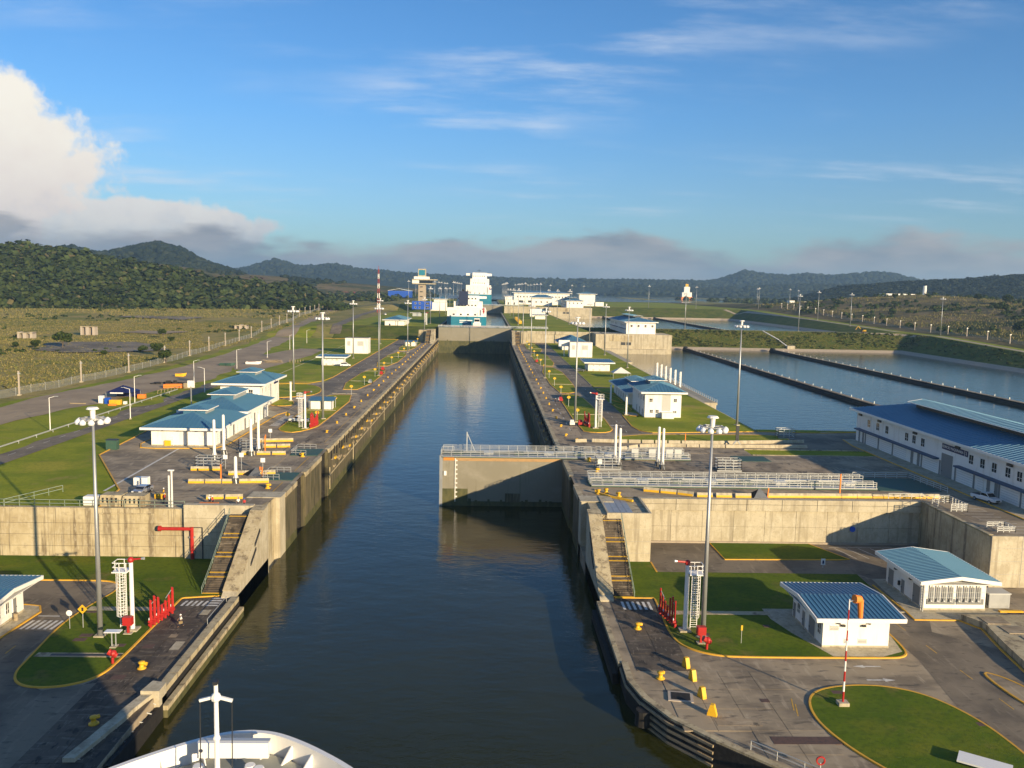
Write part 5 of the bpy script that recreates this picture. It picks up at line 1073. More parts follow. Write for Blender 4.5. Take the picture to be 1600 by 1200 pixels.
tag(MB().bar((31.0,159.2,8.66), (33.2,156.2,8.66), .5, .35).bar((33.3,156.1,8.66), (37.0,152.9,8.66), .5, .35).build('guard_kerb', M['yellow']), 'slanting yellow guard kerb beside the metal pit covers', 'kerb')
def folding_ramp(x, y, lab):
    t = thing('tilted_plate', lab, 'plate', (x,y,8.5)); MB().add([(-1.4,-.6,0),(1.4,-.6,0),(.2,.6,1.6),(-.2,.6,1.6)], [(0,1,2,3),(3,2,1,0)]).build('panel', M['steel'], t); MB().add([(-1.4,-.6,0),(.0,.6,1.6),(-3.2,.7,0)], [(0,1,2),(2,1,0)]).build('side_panel', M['dark_metal'], t); MB().bar((1.3,-.3,0), (1.4,-.3,1.9), .22).build('post', M['orange'], t)
folding_ramp(62.2,157.4,'dark tilted plate with orange post in the gap of the yellow row'); folding_ramp(-36.6,170.4,'dark tilted plate with orange post on the left platform')
# white hoist posts of the gate machinery
def hoist(x, y, h, lab):
    t = thing('hoist_post', lab, 'post', (x,y,8.5)); MB().cyl((0,0,.6), (0,0,h), .32, .30, 10).build('tube', M['fascia'], t); MB().ball((0,0,h), .3).build('cap', M['fascia'], t)
    MB().obox(0,0,0,1.0,1.1,1.1,.3).build('base', M['dark_metal'], t)
    for a in range(4): MB().bar((.7*math.cos(a*1.57+.4),.7*math.sin(a*1.57+.4),0), (.25*math.cos(a*1.57),.25*math.sin(a*1.57),1.7), .16).build('stay', M['steel'], t)
for x, y, h, lab in ((-49.8,186,8.6,'white hoist post closest to the long service building'), (-49.6,192,8.8,'white hoist post behind the first beside the service building'), (-43.1,190.8,8.2,'white hoist post in the middle of the left platform'), (-42.3,194,8.7,'white hoist post beside the thin orange post'), (-38.7,163.8,5.0,'short white hoist post within the left barriers'),
        (39.1,189.1,8.4,'slim white hoist post beside the gate railing'), (38.9,181.5,8.8,'white hoist post next to the grey cage'), (48.2,185.5,8.6,'white hoist post mid platform, behind its twin'), (48.5,182.2,8.8,'white hoist post mid platform, before its twin')): hoist(x, y, h, lab)
def cage(x, y, lab, w=5.2, h=2.6):
    t = thing('steel_cage', lab, 'cage', (x,y,8.5)); MB().rail([(0,0,0), (w,0,0), (w,2.4,0), (0,2.4,0), (0,0,0)], h, 1.7, .05, 3).build('frame', M['rail'], t); MB().box(.4,w-.4,.4,2,.1,.7).build('equipment', M['dark_metal'], t); MB().box(-.1,w+.1,-.15,.05,0,.35).build('sill', M['steel'], t)
cage(33.8,180.6,'grey pipe cage beside the slim hoist post'); cage(60.2,180.4,'grey pipe cage standing farther along the dark platform'); cage(-50.4,175.4,'grey pipe cage behind the yellow sill on the left platform'); cage(-47.4,196,'grey pipe cage between the white hoist posts'); cage(88.4,223.6,'white pipe rack at the rounded end of the back lawn', 4.4, 2.6); cage(-70.6,146.4,'x', 3) if False else None
t = thing('stop_log', 'dark upright panel on a frame behind the right barriers', 'panel', (73.6,211.6,8.5)); MB().box(-.4,.4,-.15,.15,1.4,5.2).build('panel', M['dark_metal'], t); MB().bar((-1.2,0,0), (0,0,1.6), .3).bar((1.2,0,0), (0,0,1.6), .3).build('frame', M['steel'], t)
for i, (x, y, h, m, lab) in enumerate(((-41.6,164,3.6,'orange','thin orange post among the left barriers'), (-40.9,194.5,3.8,'orange','thin orange post beside the white hoist posts'), (78.6,160,4.2,'orange','thin orange post standing at the right gate railing'), (-44.6,209.2,1.6,'orange','short orange post at the left grey barriers'), (61.8,217.6,2.0,'orange','short orange post at the back lawn kerb'), (-36.2,172.2,1.5,'orange','short orange post by the green plate'))):
    t = thing('marker_post', lab, 'post', (x,y,8.5)); MB().bar((0,0,0), (0,0,h), .22).build('rod', M[m], t); MB().box(-.3,.3,-.2,.2,0,.2).build('foot', M['dark_metal'], t)
for x, y, h, lab in ((-36.0,173.6,2.4,'white square sign on a post left of the green plate'), (-41.0,175.8,3.0,'white square sign with two plates mid platform'), (-44.5,176.4,2.4,'white square sign by the grey pipe cage'), (-44.4,213,1.8,'white box sign by the barrier at the lawn tip'), (34.6,181,1.6,'white box sign by the right gate landing')):
    t = thing('platform_sign', lab, 'sign', (x,y,8.5)); MB().bar((0,0,0), (0,0,h), .1).build('post', M['rail'], t); MB().box(-.45,.45,-.06,.06,h-.3,h+.6).build('plate', M['paint_white'], t)
t = thing('lamp_column', 'pair of pale columns at the left wall railing', 'column', (-44.2,144.9,8.5)); MB().bar((-.3,0,0), (-.3,0,5.6), .22).bar((.15,.1,0), (.15,.1,6.4), .22).build('column', M['fascia'], t); MB().box(-.4,.55,-.2,.3,6.4,6.6).build('head', M['fascia'], t)
for x, y, lab in ((52.6,289.5,'pale square column on the kerb by the low blue roofed building'), (53.6,262.5,'pale square column on the paved corner before the two storey building'), (-55.2,283,'pale square column on the small lawn by the left two storey building')):
    t = thing('lamp_column', lab, 'column', (x,y,8.6)); MB().bar((0,0,0), (0,0,6.2), .5).build('column', M['fascia'], t); MB().box(-.34,.34,-.34,.34,6.2,6.5).build('head', M['rail'], t); MB().obox(0,0,0,.25,1.2,1.2).build('base', M['concrete_clean'], t)
t = thing('excavator', 'small orange excavator on the gravel road of the basin bank', 'excavator', (322,698,17.1), R(160))
for s in (-1,1): MB().box(-2.2,2.2,s*1.3-.35,s*1.3+.35,0,.9).build('track', M['rubber'], t)
MB().box(-2.0,1.2,-1.3,1.3,1.0,2.2).build('body', M['yellow'], t); MB().box(.2,1.8,.1,1.3,1.2,3.2).build('cab', M['glass'], t); MB().bar((1.2,-.3,1.8), (4.2,-.3,5.0), .5).build('boom', M['yellow'], t); MB().bar((4.2,-.3,5.0), (6.2,-.3,2.2), .4).build('arm', M['yellow'], t); MB().box(5.6,6.8,-.9,.3,1.2,2.2).build('bucket', M['dark_metal'], t)
# left yard clutter
for i, (x, y) in enumerate(((-54.6,146.6), (-50.6,146.2))):
    t = thing('concrete_weight', ('slotted grey concrete weight next to the silver car' if i else 'slotted grey concrete weight next to the pale block'), 'block', (x,y,8.5)); MB().extr([(-1.6,0), (-1.6,1.2), (-1.2,1.9), (1.4,1.9), (1.6,0)], -1.8, 1.8).build('block', M['concrete'], t)
    for k in range(4): MB().box(-1.4+.75*k,-1.1+.75*k,-1.62,-1.5,.7,1.5).build('slot', M['dark_metal'], t)
tag(MB().box(-1.2,1.2,-.9,.9,0,1.6).build('pale_block', M['fascia'], None, (-58.2,146.2,8.5), bevel=.15), 'pale yellowish covered block at the railing left of the weights', 'block')
tag(MB().box(-1.3,1.3,-.8,.8,0,1.7).build('tarp_box', M['fascia'], None, (-55.4,160.5,8.5), bevel=.1), 'pale box standing on the paved yard behind the silver car', 'box')
t = thing('green_cabinet', 'dark green cabinet standing on the grass left of the yard', 'cabinet', (-76.2,196,8.5)); MB().box(-1.2,1.2,-.8,.8,0,2.2).build('case', M['deck_green'], t); MB().box(-1.3,-1.2,-.5,.5,1.3,2.0).build('meter', M['rail'], t); MB().box(-1.3,1.3,-.9,.9,2.2,2.3).build('lid', M['dark_metal'], t)
tag(MB().box(-.9,.9,-.5,.5,0,.9).build('yellow_machine', M['yellow'], None, (-48.4,151,8.5), bevel=.15), 'small yellow machine beside the workers on the yard', 'machine')
tag(MB().box(-1.6,1.6,-.4,.4,.2,.75).build('work_bench', M['orange'], None, (-38,145.6,8.5)), 'orange trestle at the left wall edge', 'trestle')
# ------------------------------------------------------------------ orange number signs on the strips, boards and pipes
def strip_sign(x, y, lab, grp):
    t = thing('number_sign', lab, 'sign', (x,y,8.6), group=grp); MB().bar((0,0,0), (0,0,3.6), .12).build('post', M['rail'], t)
    o = MB().lathe((0,0,0), [(.001,0), (.60,0), (.60,.06), (.001,.06)], 14).build('disc', M['yellow'], t); o.location = (0,-.06,3.1); o.rotation_euler = (R(90),0,0); o.scale = (1,.75,1); return t
sL = strip_sign(-37.4,237,'round orange sign on the left strip lawn','orange signs on the left strip'); sR = strip_sign(36.9,250,'round orange sign on the right strip lawn','orange signs on the right strip')
for i in range(1, 12): dup(sL, (-38,237+32*i,8.6)); dup(sR, (37.2,250+30*i,8.6))
for s in (-1, 1):
    for i in range(9):
        y = 262+42*i; t = thing('lawn_pipe', 'thin pale pipe laid across the strip lawn', 'pipe', (s*41,y,8.62), group='pipes across the strip lawns'); MB().bar((-4.4,0,.06), (4.4,0,.06), .22, .12).build('tube', M['concrete_clean'], t)
def scooter(x, y, z, m, lab):
    t = thing('hose_cart', lab, 'cart', (x,y,z)); MB().box(-.7,.7,-.9,.9,.4,1.1).build('body', M[m], t); MB().cyl((-.5,.3,1.2), (.5,.3,1.2), .5, n=10).build('reel', M[m], t)
    for a in (-.8, .8): MB().cyl((a-.08,0,.35), (a+.08,0,.35), .35, n=10).build('wheel', M['rubber'], t)
scooter(36.8,240,8.6,'red','red hose cart beside the right strip mast'); scooter(-36.4,338,8.6,'rail','grey hose cart on the left strip edge'); scooter(-36.2,372,8.6,'red','red hose cart beside a left strip mast'); scooter(-38,392,8.6,'red','red hose cart farther along the left strip'); scooter(35.6,292,8.6,'red','red hose cart with a worker by the right strip'); scooter(36.4,450,8.6,'red','red hose cart far on the right strip'); scooter(34.4,240,8.55,'white','white hose cart on the right quay edge')
for i in range(6):
    t = thing('mooring_pylon', 'white toothed gauge pylon at the basin edge', 'pylon', (88.6+.2*i,346+8.6*(5-i),8.3), group='pylons at the basin edge'); MB().bar((0,0,0), (0,0,6.4), .5).build('tube', M['fascia'], t)
    for k in range(9): MB().box(-.6,-.25,-.2,.2,.5+k*.65,.8+k*.65).build('tooth', M['fascia'], t)
t = thing('intake_jetty', 'low concrete jetty with piers in the basin by the pylons', 'jetty', (88.6,300,3)); MB().box(-2,4,0,96,4.2,5.0).build('deck', M['concrete_clean'], t)
for i in range(9): MB().box(-1.5,3.6,i*11,i*11+2,-2,4.2).build('pier', M['concrete_clean'], t)
MB().rail([(3.8,0,5), (3.8,96,5)], 1.1, 3, .05).build('railing', M['rail'], t)
t = thing('intake_jetty', 'low concrete jetty before the far intake block', 'jetty', (88,470,3)); MB().box(-2,3,0,90,4.2,5.0).build('deck', M['concrete_clean'], t)
for i in range(8): MB().box(-1.5,2.6,i*12,i*12+2,-2,4.2).build('pier', M['concrete_clean'], t)
tag(MB().rail([(92.6,150,9.0), (92.6,156,9.0)], 1.1, 2).rail([(86,155.4,9.0), (92.6,155.4,9.0)], 1.1, 2).build('railing', M['rail']), 'short white railing at the inner corner of the right end wall', 'railing')
tag(MB().rail([(93.4,147,8.9), (96.4,147,8.9), (96.4,153,8.9), (93.4,153,8.9)], 1.4, 1.0, .05, 3).build('hatch_cage', M['rail']), 'white pipe cage round a hatch above the shaded wall', 'cage')
tag(MB().rail([(94,134,8.9), (97,134,8.9), (97,137,8.9), (94,137,8.9)], .9, 1.0, .05, 2).build('hatch_cage', M['rail']), 'low white hatch frame on the big concrete block', 'cage')
tag(MB().rail([(88,176,8.5), (100,176,8.5), (101.5,163,8.5)], 1.2, 2.2, .05, 2).build('railing', M['rail']), 'pipe railing round the dark green cover near the machinery building', 'railing')
struct(MB().box(88.4,101,164,175.6,8.5,8.56).build('green_cover', M['deck_green'])); struct(MB().box(68,76,192,198,8.5,8.56).build('green_cover', M['deck_green']))
# fenders and notch of the near quays
def quay_face(s, y0, y1):
    L = lambda a, b: (min(s*a, s*b), max(s*a, s*b))
    r = struct(MB().box(*L(26.9,27.52), y0, y1, -7, -1.0).build('quay_wall', M['algae'])); MB().box(*L(26.9,27.5), y0, y1, -1.25, -.35).build('rubber_strip', M['rubber'], r); MB().box(*L(26.25,27.3), y0, y1, -1.8, -1.25).build('lower_ledge', M['concrete' if s < 0 else 'rubber'], r); MB().box(*L(26.3,27.3), y0, y1, -7, -1.8).build('ledge_face', M['algae' if s < 0 else 'rubber'], r)
    n = int((y1-y0)/5); sg = (y1-y0)/n; me = MB().box(*L(26.95,28.05 if s < 0 else 27.6), .03, sg-.03, -.35, .34 if s < 0 else .12).mesh('coping_block', M['concrete'])
    for i in range(n): inst('coping_block', me, r, (0,y0+sg*i,rng.uniform(-.01,.01)))
    MB().rail([(s*28.2,y0+20,.28), (s*28.2,y1-2,.28)], .8, 6, .03, 0).build('chain_rail', M['rail'], r) if s < 0 else None
quay_face(-1, 94, 124.6); quay_face(1, 103, 124.6)
t = thing('fender_notch', 'curved concrete notch with black rubber skirt on the left quay', 'fender', (-27.5,80,0))
for i in range(7):
    a0, a1 = i*2.0, (i+1)*2.0; off = [2.6,2.2,1.8,1.5,1.1,.9,.5,0]
    MB().prism([(-off[i]-1.2,a0), (-off[i],a0), (-off[i+1],a1), (-off[i+1]-1.2,a1)], -2.6, .5).build('rim_block', M['concrete_clean'], t)
    MB().prism([(.2,a0), (.7,a0), (.7,a1+.02), (.2,a1+.02)], -4, -.3-.12*i).build('rubber_skirt', M['rubber'], t)
    MB().bar((-off[i]-.3,a0+.4,.2), (.4,a0+1.4,-.9), .1).build('chain', M['rail'], t)
tag(MB().prism([(-29.0,93.2), (-26.9,93.2), (-26.9,95.4), (-28.6,95.8)], -5, .9).build('notch_head', M['concrete_clean']), 'rounded pale concrete head closing the left fender notch', 'wall')
t = thing('fender_wall', 'black curved fender wall with pale timber strips on the right quay', 'fender', (0,0,0))
prev = None
FP = [(27.3,103), (27.2,98), (28.2,93.6), (30.4,88.9), (34.2,84.2), (39.2,79), (44,74)]
for k, (a, b) in enumerate(zip(FP[:-1], FP[1:])):
    MB().prism([(a[0],a[1]), (a[0]+.7,a[1]+.3), (b[0]+.7,b[1]+.3), (b[0],b[1])], -6, -.05).build('backing', M['rubber'] if k < 5 else M['concrete'], t)
    zs = (-.4,-1.15,-1.9,-2.6) if 2 <= k <= 3 else ((-.5,) if k < 2 else ())
    for z in zs: MB().bar((a[0]-.08,a[1]-.05,z), (b[0]-.08,b[1]-.05,z), .24, .28).build('timber_strip', M['timber'], t)
    MB().bar((a[0]+.5,a[1]+.3,.06), (b[0]+.5,b[1]+.3,.06), .8, .3).build('coping', M['concrete'], t)
ty = MB().cyl((28.3,92.4,-2.4), (28.3,92.4,-.6), 1.0, .9, 12).build('tyre', M['rubber'], t)
tag(MB().rail([(37.6,82.6,.1), (52,68.6,.1)], 1.0, 3.0, .035, 1).build('railing', M['rail']), 'thin pipe railing along the near curved quay edge', 'railing')
t = thing('lifebuoy_stand', 'red lifebuoy on a short stand at the curved quay', 'lifebuoy', (43.2,78.4,0)); MB().bar((0,0,0), (0,0,1.2), .1).build('post', M['rail'], t)
o = MB(); 
for i in range(12):
    a, b = i*math.pi/6, (i+1)*math.pi/6; o.bar((.4*math.cos(a),0,1.4+.4*math.sin(a)), (.4*math.cos(b),0,1.4+.4*math.sin(b)), .14)
o.build('ring', M['red'], t)
t = thing('pit_cover', 'framed square pit with dark grating at the right quay bend', 'pit', (32.9,94.1,.05)); MB().obox(0,0,0,.12,2.9,2.4,-.18).build('frame', M['tar_roof'], t); MB().obox(0,0,.12,.14,2.2,1.8,-.18).build('grating', M['rubber'], t)
# ------------------------------------------------------------------ street lamps, fence, guard rail
def street_lamp(x, y, z, a, lab, grp=None, h=9.0):
    t = thing('street_lamp', lab, 'street lamp', (x,y,z), a, grp); MB().cyl((0,0,0), (0,0,h-.4), .13, .08, 8).build('pole', M['fascia'], t); MB().bar((0,0,h-.45), (1.6,0,h), .1).build('arm', M['fascia'], t); MB().box(1.4,2.3,-.14,.14,h-.06,h+.08).build('luminaire', M['rail'], t); MB().obox(0,0,0,.3,.5,.5).build('base', M['concrete_clean'], t); return t
l0 = street_lamp(-101.6,187,8.5,0,'tall grey street lamp along the guard rail road','street lamps along the road')
for x, y in ((-101.9,219), (-102,272), (-103,330), (-104,390), (-105.5,450), (-107.5,510), (-110,570)): dup(l0, (x,y,8.5), 0)
dup(l0, (-90.2,239.9,8.5), math.pi, 'grey street lamp on the lawn side of the road', 'x'); dup(l0, (-89.8,302,8.5), math.pi, 'grey street lamp beside the white billboard', 'y')
t = thing('billboard', 'plain white square board on a post behind the service roofs', 'board', (-83.5,270,8.5)); MB().bar((0,0,0), (0,0,6), .3).build('post', M['steel'], t); MB().box(-1.1,1.1,-.1,.1,5.6,7.8).build('panel', M['white'], t)
GF = 'pale post with lamp along the chain link fence', 'fence lamp posts'
p0 = thing('fence_lamp_post', GF[0], 'post', (-147,245,8.2), group=GF[1]); MB().bar((0,0,0), (0,0,8.2), .42).build('column', M['tar_roof'], p0); MB().box(-.3,.5,-.25,.25,7.2,7.6).build('lamp', M['rail'], p0); MB().obox(0,0,0,.4,1,1).build('base', M['concrete_clean'], p0)
def fx(y): return -143.5-3.5*abs(lin(360,240,y))-max(0,(y-420))*.078
for i in range(1, 26): y = 245+41*i; dup(p0, (fx(y),y,zleft(fx(y),y)))
mf = bpy.data.materials.new('chain_link'); mf.use_nodes = True; nt = mf.node_tree; b = nt.nodes['Principled BSDF']; b.inputs['Base Color'].default_value = (.30,.30,.27,1); b.inputs['Alpha'].default_value = .38
t = thing('chain_link_fence', 'long chain link fence between the grass verge and the plain', 'fence', (0,0,0)); y = 150
fm = MB(); pm = MB()
while y < 1200:
    a, c = (fx(y),y), (fx(y+9),y+9); za, zc = zleft(*a), zleft(*c)
    MB().add([(a[0]-.6,a[1],za), (c[0]-.6,c[1],zc), (c[0]-.6,c[1],zc+2.6), (a[0]-.6,a[1],za+2.6)], [(0,1,2,3)]).build('mesh_panel', mf, t)
    MB().bar((a[0]-.6,a[1],za), (a[0]-.6,a[1],za+2.9), .10).bar((a[0]-.6,a[1],za+2.6), (c[0]-.6,c[1],zc+2.6), .06).build('fence_post', M['rail'], t); y += 9
t = thing('guard_rail', 'long grey steel guard rail along the left road', 'guard rail', (-100.4,145,8.5))
for i in range(20):
    MB().box(-.06,.06,i*8,i*8+7.96,.5,.82).build('beam', M['rail'], t); MB().bar((.1,i*8+.2,0), (.1,i*8+.2,.8), .14).build('post', M['rail'], t)
for i in range(20):
    y = 730+26*i; t = thing('bank_post', 'pale post along the fence on the right bank', 'post', (385+.05*i*i,600+28*i,zright(385+.05*i*i,600+28*i)-.2), group='posts on the right bank'); MB().bar((0,0,0), (0,0,7), .5).build('column', M['tar_roof'], t); MB().box(-.4,.6,-.3,.3,6.4,6.9).build('lamp', M['rail'], t)
# right bank fence
t = thing('bank_fence', 'dark wire fence along the bank behind the basins', 'fence', (0,0,0)); pts = [(386,470), (388,540), (392,620), (384,700), (386,800), (390,900), (400,1060)]
for a, c in zip(pts[:-1], pts[1:]):
    za, zc = zright(*a), zright(*c); MB().add([(a[0],a[1],za-.5), (c[0],c[1],zc-.5), (c[0],c[1],zc+2.4), (a[0],a[1],za+2.4)], [(0,1,2,3)]).build('mesh_panel', mf, t)
t = thing('radio_mast', 'red and white banded lattice radio mast beyond the far lawns', 'mast', (-117,1000,17))
for i in range(9):
    z0, z1 = i*5.6, (i+1)*5.6; w0, w1 = 1.5-.12*i, 1.5-.12*(i+1); mb = MB()
    for a, b in ((1,1), (-1,1), (-1,-1), (1,-1)): mb.bar((a*w0,b*w0,z0), (a*w1,b*w1,z1), .35)
    for a, b, c, d in ((1,1,-1,1), (-1,1,-1,-1), (-1,-1,1,-1), (1,-1,1,1)): mb.bar((a*w0,b*w0,z0), (c*w1,d*w1,z1), .25); mb.bar((a*w0,b*w0,z0), (c*w0,d*w0,z0), .25)
    mb.build('section', M['hull_red'] if i % 2 == 0 else M['white'], t)
MB().bar((0,0,50), (0,0,54), .3).build('tip', M['red'], t)
# ------------------------------------------------------------------ yard by the left road
t = thing('work_tent', 'dark navy peaked tent with white print beside the road', 'tent', (-110.5,283.8,8.5)); MB().add([(-4.2,-4,2.3),(4.2,-4,2.3),(4.2,4,2.3),(-4.2,4,2.3),(0,0,4.4)], [(0,1,4),(1,2,4),(2,3,4),(3,0,4)]).build('canopy', M['sign_blue'], t); MB().box(-4.2,4.2,3.9,4.0,0,2.3).build('back_wall', M['sign_blue'], t); MB().box(-2.6,1.6,-4.1,-4.02,2.0,2.4).build('print', M['paint_white'], t)
for x in (-4,4):
    for y in (-3.9,3.9): MB().bar((x,y,0), (x,y,2.3), .12).build('leg', M['rail'], t)
def crate(x, y, w, d, h, m, lab, name='crate', cat='crate'):
    o = MB().box(-w/2,w/2,-d/2,d/2,0,h).build(name, M[m], None, (x,y,8.55), bevel=.06); tag(o, lab, cat); return o
crate(-106.6,268.6,3.4,1.6,1.5,'yellow','bright yellow steel box near the tent'); crate(-109.6,270,1.6,1.4,1.9,'container_blue','blue square box near the tent'); crate(-112,271,1.4,1.4,2.4,'white','pale blue grey cabin box left of the tent','toilet_cabin','cabin'); crate(-106.5,266,2.4,.8,.5,'orange','low orange frame before the yellow box'); crate(-104,269.5,1.0,.9,.9,'white','small white tank by the yellow box'); crate(-104.6,284,2.4,1.6,1.4,'orange','orange machine under the edge of the tent'); crate(-118,268,5,.4,.4,'timber','long timber lying on the grass')
t = thing('pipe_stack', 'stack of long yellow pipes lying by the road', 'pipes', (-104,312,8.5))
for i in range(6): MB().cyl((-4,(i%3)*.9,.4+.7*(i//3)), (4,(i%3)*.9+2,.4+.7*(i//3)), .38, n=8).build('pipe', M['orange'], t)
crate(-99.5,313,2.6,1.8,2.0,'timber','tan timber crate by the yellow pipes')
t = thing('rubble_pile', 'long dark pile of rubble behind the yellow pipes', 'pile', (-109,326,8.5)); mb = MB()
for i in range(26): a = rng.uniform(-8,8); mb.obox(a,rng.uniform(-1.5,1.5),0,rng.uniform(.6,1.7)*(1-abs(a)/11),rng.uniform(1,2),rng.uniform(1,2),rng.uniform(0,3))
mb.build('rubble', M['rubber'], t)
t = thing('timber_fence', 'rough yellow timber fence beside the road', 'fence', (-104,296,8.5)); 
for i in range(12): MB().bar((i*.35,i*2.2,0), (i*.35+.2,i*2.2,1.4), .14).bar((i*.35,i*2.2,1.1), (i*.35+.35,i*2.2+2.2,1.1+rng.uniform(-.4,.3)), .14).build('rail_piece', M['timber'], t)
def boat(x, y, L, m, m2, a, lab):
    t = thing('boat', lab, 'boat', (x,y,8.55), a); w = L*.16
    MB().add([(-L/2,-w*.8,.2),(L*.3,-w,.1),(L/2,0,.3),(L*.3,w,.1),(-L/2,w*.8,.2),(-L/2,-w,1.2),(L*.3,-w*1.2,1.3),(L/2+.5,0,1.6),(L*.3,w*1.2,1.3),(-L/2,w,1.2)], [(4,3,2,1,0),(0,1,6,5),(1,2,7,6),(2,3,8,7),(3,4,9,8),(4,0,5,9)]).build('hull', M[m], t); MB().box(-L*.35,L*.15,-w*.5,w*.5,.4,1.25).build('thwart', M[m2], t)
boat(-112,402,7,'deck_green','deck_green',0,'green upturned skiff on the bare ground'); boat(-102.5,412,7,'white','red',.1,'white boat with red gear beyond the green skiff'); boat(-116,352,4,'yellow','orange',.2,'small yellow and red dinghy on the dirt'); 
t = thing('pole_rack', 'row of small pale posts on the grass', 'posts', (-88,425,8.5))
for i in range(6): MB().bar((i*1.3,0,0), (i*1.3,0,1.6), .25).build('post', M['timber'], t)
t = thing('brush_pile', 'heap of straw coloured cut brush by the boats', 'pile', (-96,424,8.5)); mb = MB()
for i in range(60): a = rng.uniform(0,6.3); mb.bar((rng.uniform(-5,5),rng.uniform(-1.5,1.5),.1), (rng.uniform(-5,5),rng.uniform(-1.5,1.5),rng.uniform(.3,1.5)), .1)
mb.build('sticks', M['timber'], t)
for s in (0,1): t = thing('yellow_gantry', 'row of yellow frames on the far right quay' , 'frames', (38+0*s,745+60*s,17), group='yellow far frames'); [MB().box(-.5,2,i*9,i*9+5,.2,2.6).build('frame', M['yellow'], t) for i in range(6)]
# ------------------------------------------------------------------ vehicles
def vehicle(x, y, z, a, paint, kind, lab):
    t = thing('parked_'+('pickup' if kind == 'pickup' else 'van' if kind == 'van' else 'car'), lab, 'pickup truck' if kind == 'pickup' else kind, (x,y,z), a)
    W = .95
    prof = {'pickup': [(-2.75,.45),(-2.8,1.05),(-2.7,1.15),(-.55,1.18),(-.5,1.2),(1.25,1.2),(2.5,1.1),(2.78,.95),(2.8,.5)],
            'van': [(-2.4,.4),(-2.45,1.1),(-2.4,1.2),(1.2,1.2),(2.2,1.05),(2.45,.8),(2.45,.4)], 'car': [(-2.2,.4),(-2.25,.9),(-2.1,1.02),(1.0,1.02),(2.1,.86),(2.25,.6),(2.25,.4)]}[kind]
    MB().extr(prof, -W, W).build('body', M[paint], t, bevel=.07)
    gh = {'pickup': [(-.6,1.17),(-.45,1.85),(.75,1.88),(1.45,1.18)], 'van': [(-2.35,1.18),(-2.2,1.95),(.6,2.0),(1.5,1.18)], 'car': [(-1.9,1.0),(-1.2,1.45),(.3,1.47),(1.2,1.0)]}[kind]
    MB().extr(gh, -W+.12, W-.12).build('cabin', M[paint], t, bevel=.06)
    c = sum(p[0] for p in gh)/4; zc = (gh[0][1]+gh[1][1])/2
    sw = [(p[0]*.86+c*.14, zc+(p[1]-zc)*.72+.03) for p in gh]
    for sx in (-1, 1): MB().extr(sw, min(sx*(W-.12),sx*(W-.10)), max(sx*(W-.12),sx*(W-.10))).build('side_window', M['glass'], t)
    (ya,za),(yb,zb) = gh[2], gh[3]; MB().add([(-W+.22,ya+.06,za-.06),(W-.22,ya+.06,za-.06),(W-.2,yb+.02,zb+.08),(-W+.2,yb+.02,zb+.08)], [(3,2,1,0)]).build('windscreen', M['glass'], t)
    (ya,za),(yb,zb) = gh[1], gh[0]; MB().add([(-W+.22,ya-.05,za-.1),(W-.22,ya-.05,za-.1),(W-.2,yb-.03,zb+.1),(-W+.2,yb-.03,zb+.1)], [(0,1,2,3)]).build('rear_window', M['glass'], t)
    if kind == 'pickup': MB().box(-W+.14,W-.14,-2.62,-.7,1.19,1.22).build('load_bed', M['dark_metal'], t)
    L = prof[-1][0]
    for yy in (-L*.62, L*.62):
        for sx in (-1, 1): w = MB().cyl((sx*.72,yy,.37), (sx*1.0,yy,.37), .37, n=14).build('wheel', M['rubber'], t); MB().cyl((sx*.99,yy,.37), (sx*1.02,yy,.37), .22, n=10).build('rim', M['car_silver'], w)
    for sx in (-.68, .68): MB().box(sx-.2,sx+.2,L-.06,L+.03,.68,.88).build('headlight', M['lamp_glass'], t); MB().box(sx-.16,sx+.16,-L-.05,-L+.05,.75,.98).build('tail_light', M['red'], t)
    MB().box(-.45,.45,L-.02,L+.04,.6,.85).build('grille', M['dark_metal'], t)
    return t
vehicle(105.2,156.2,8.52,R(195),'car_white','pickup','white pickup truck parked before the machinery building')
vehicle(-42.8,238.6,8.52,R(75),'car_white','pickup','white pickup truck parked beside the left ladder tower')
vehicle(-52.9,154.6,8.52,R(172),'car_silver','car','silver car parked behind the concrete weights')
vehicle(-57.8,408,8.6,R(-80),'car_white','van','white van parked beside the slab roofed house'); vehicle(54.6,404,8.6,R(-85),'car_dark','car','grey car parked beside the right slab roofed house')
vehicle(66,1008,17,R(90),'car_white','van','white far van before the upper hipped house'); vehicle(-98,905,17.2,R(20),'car_white','van','white far van on the upper left road')
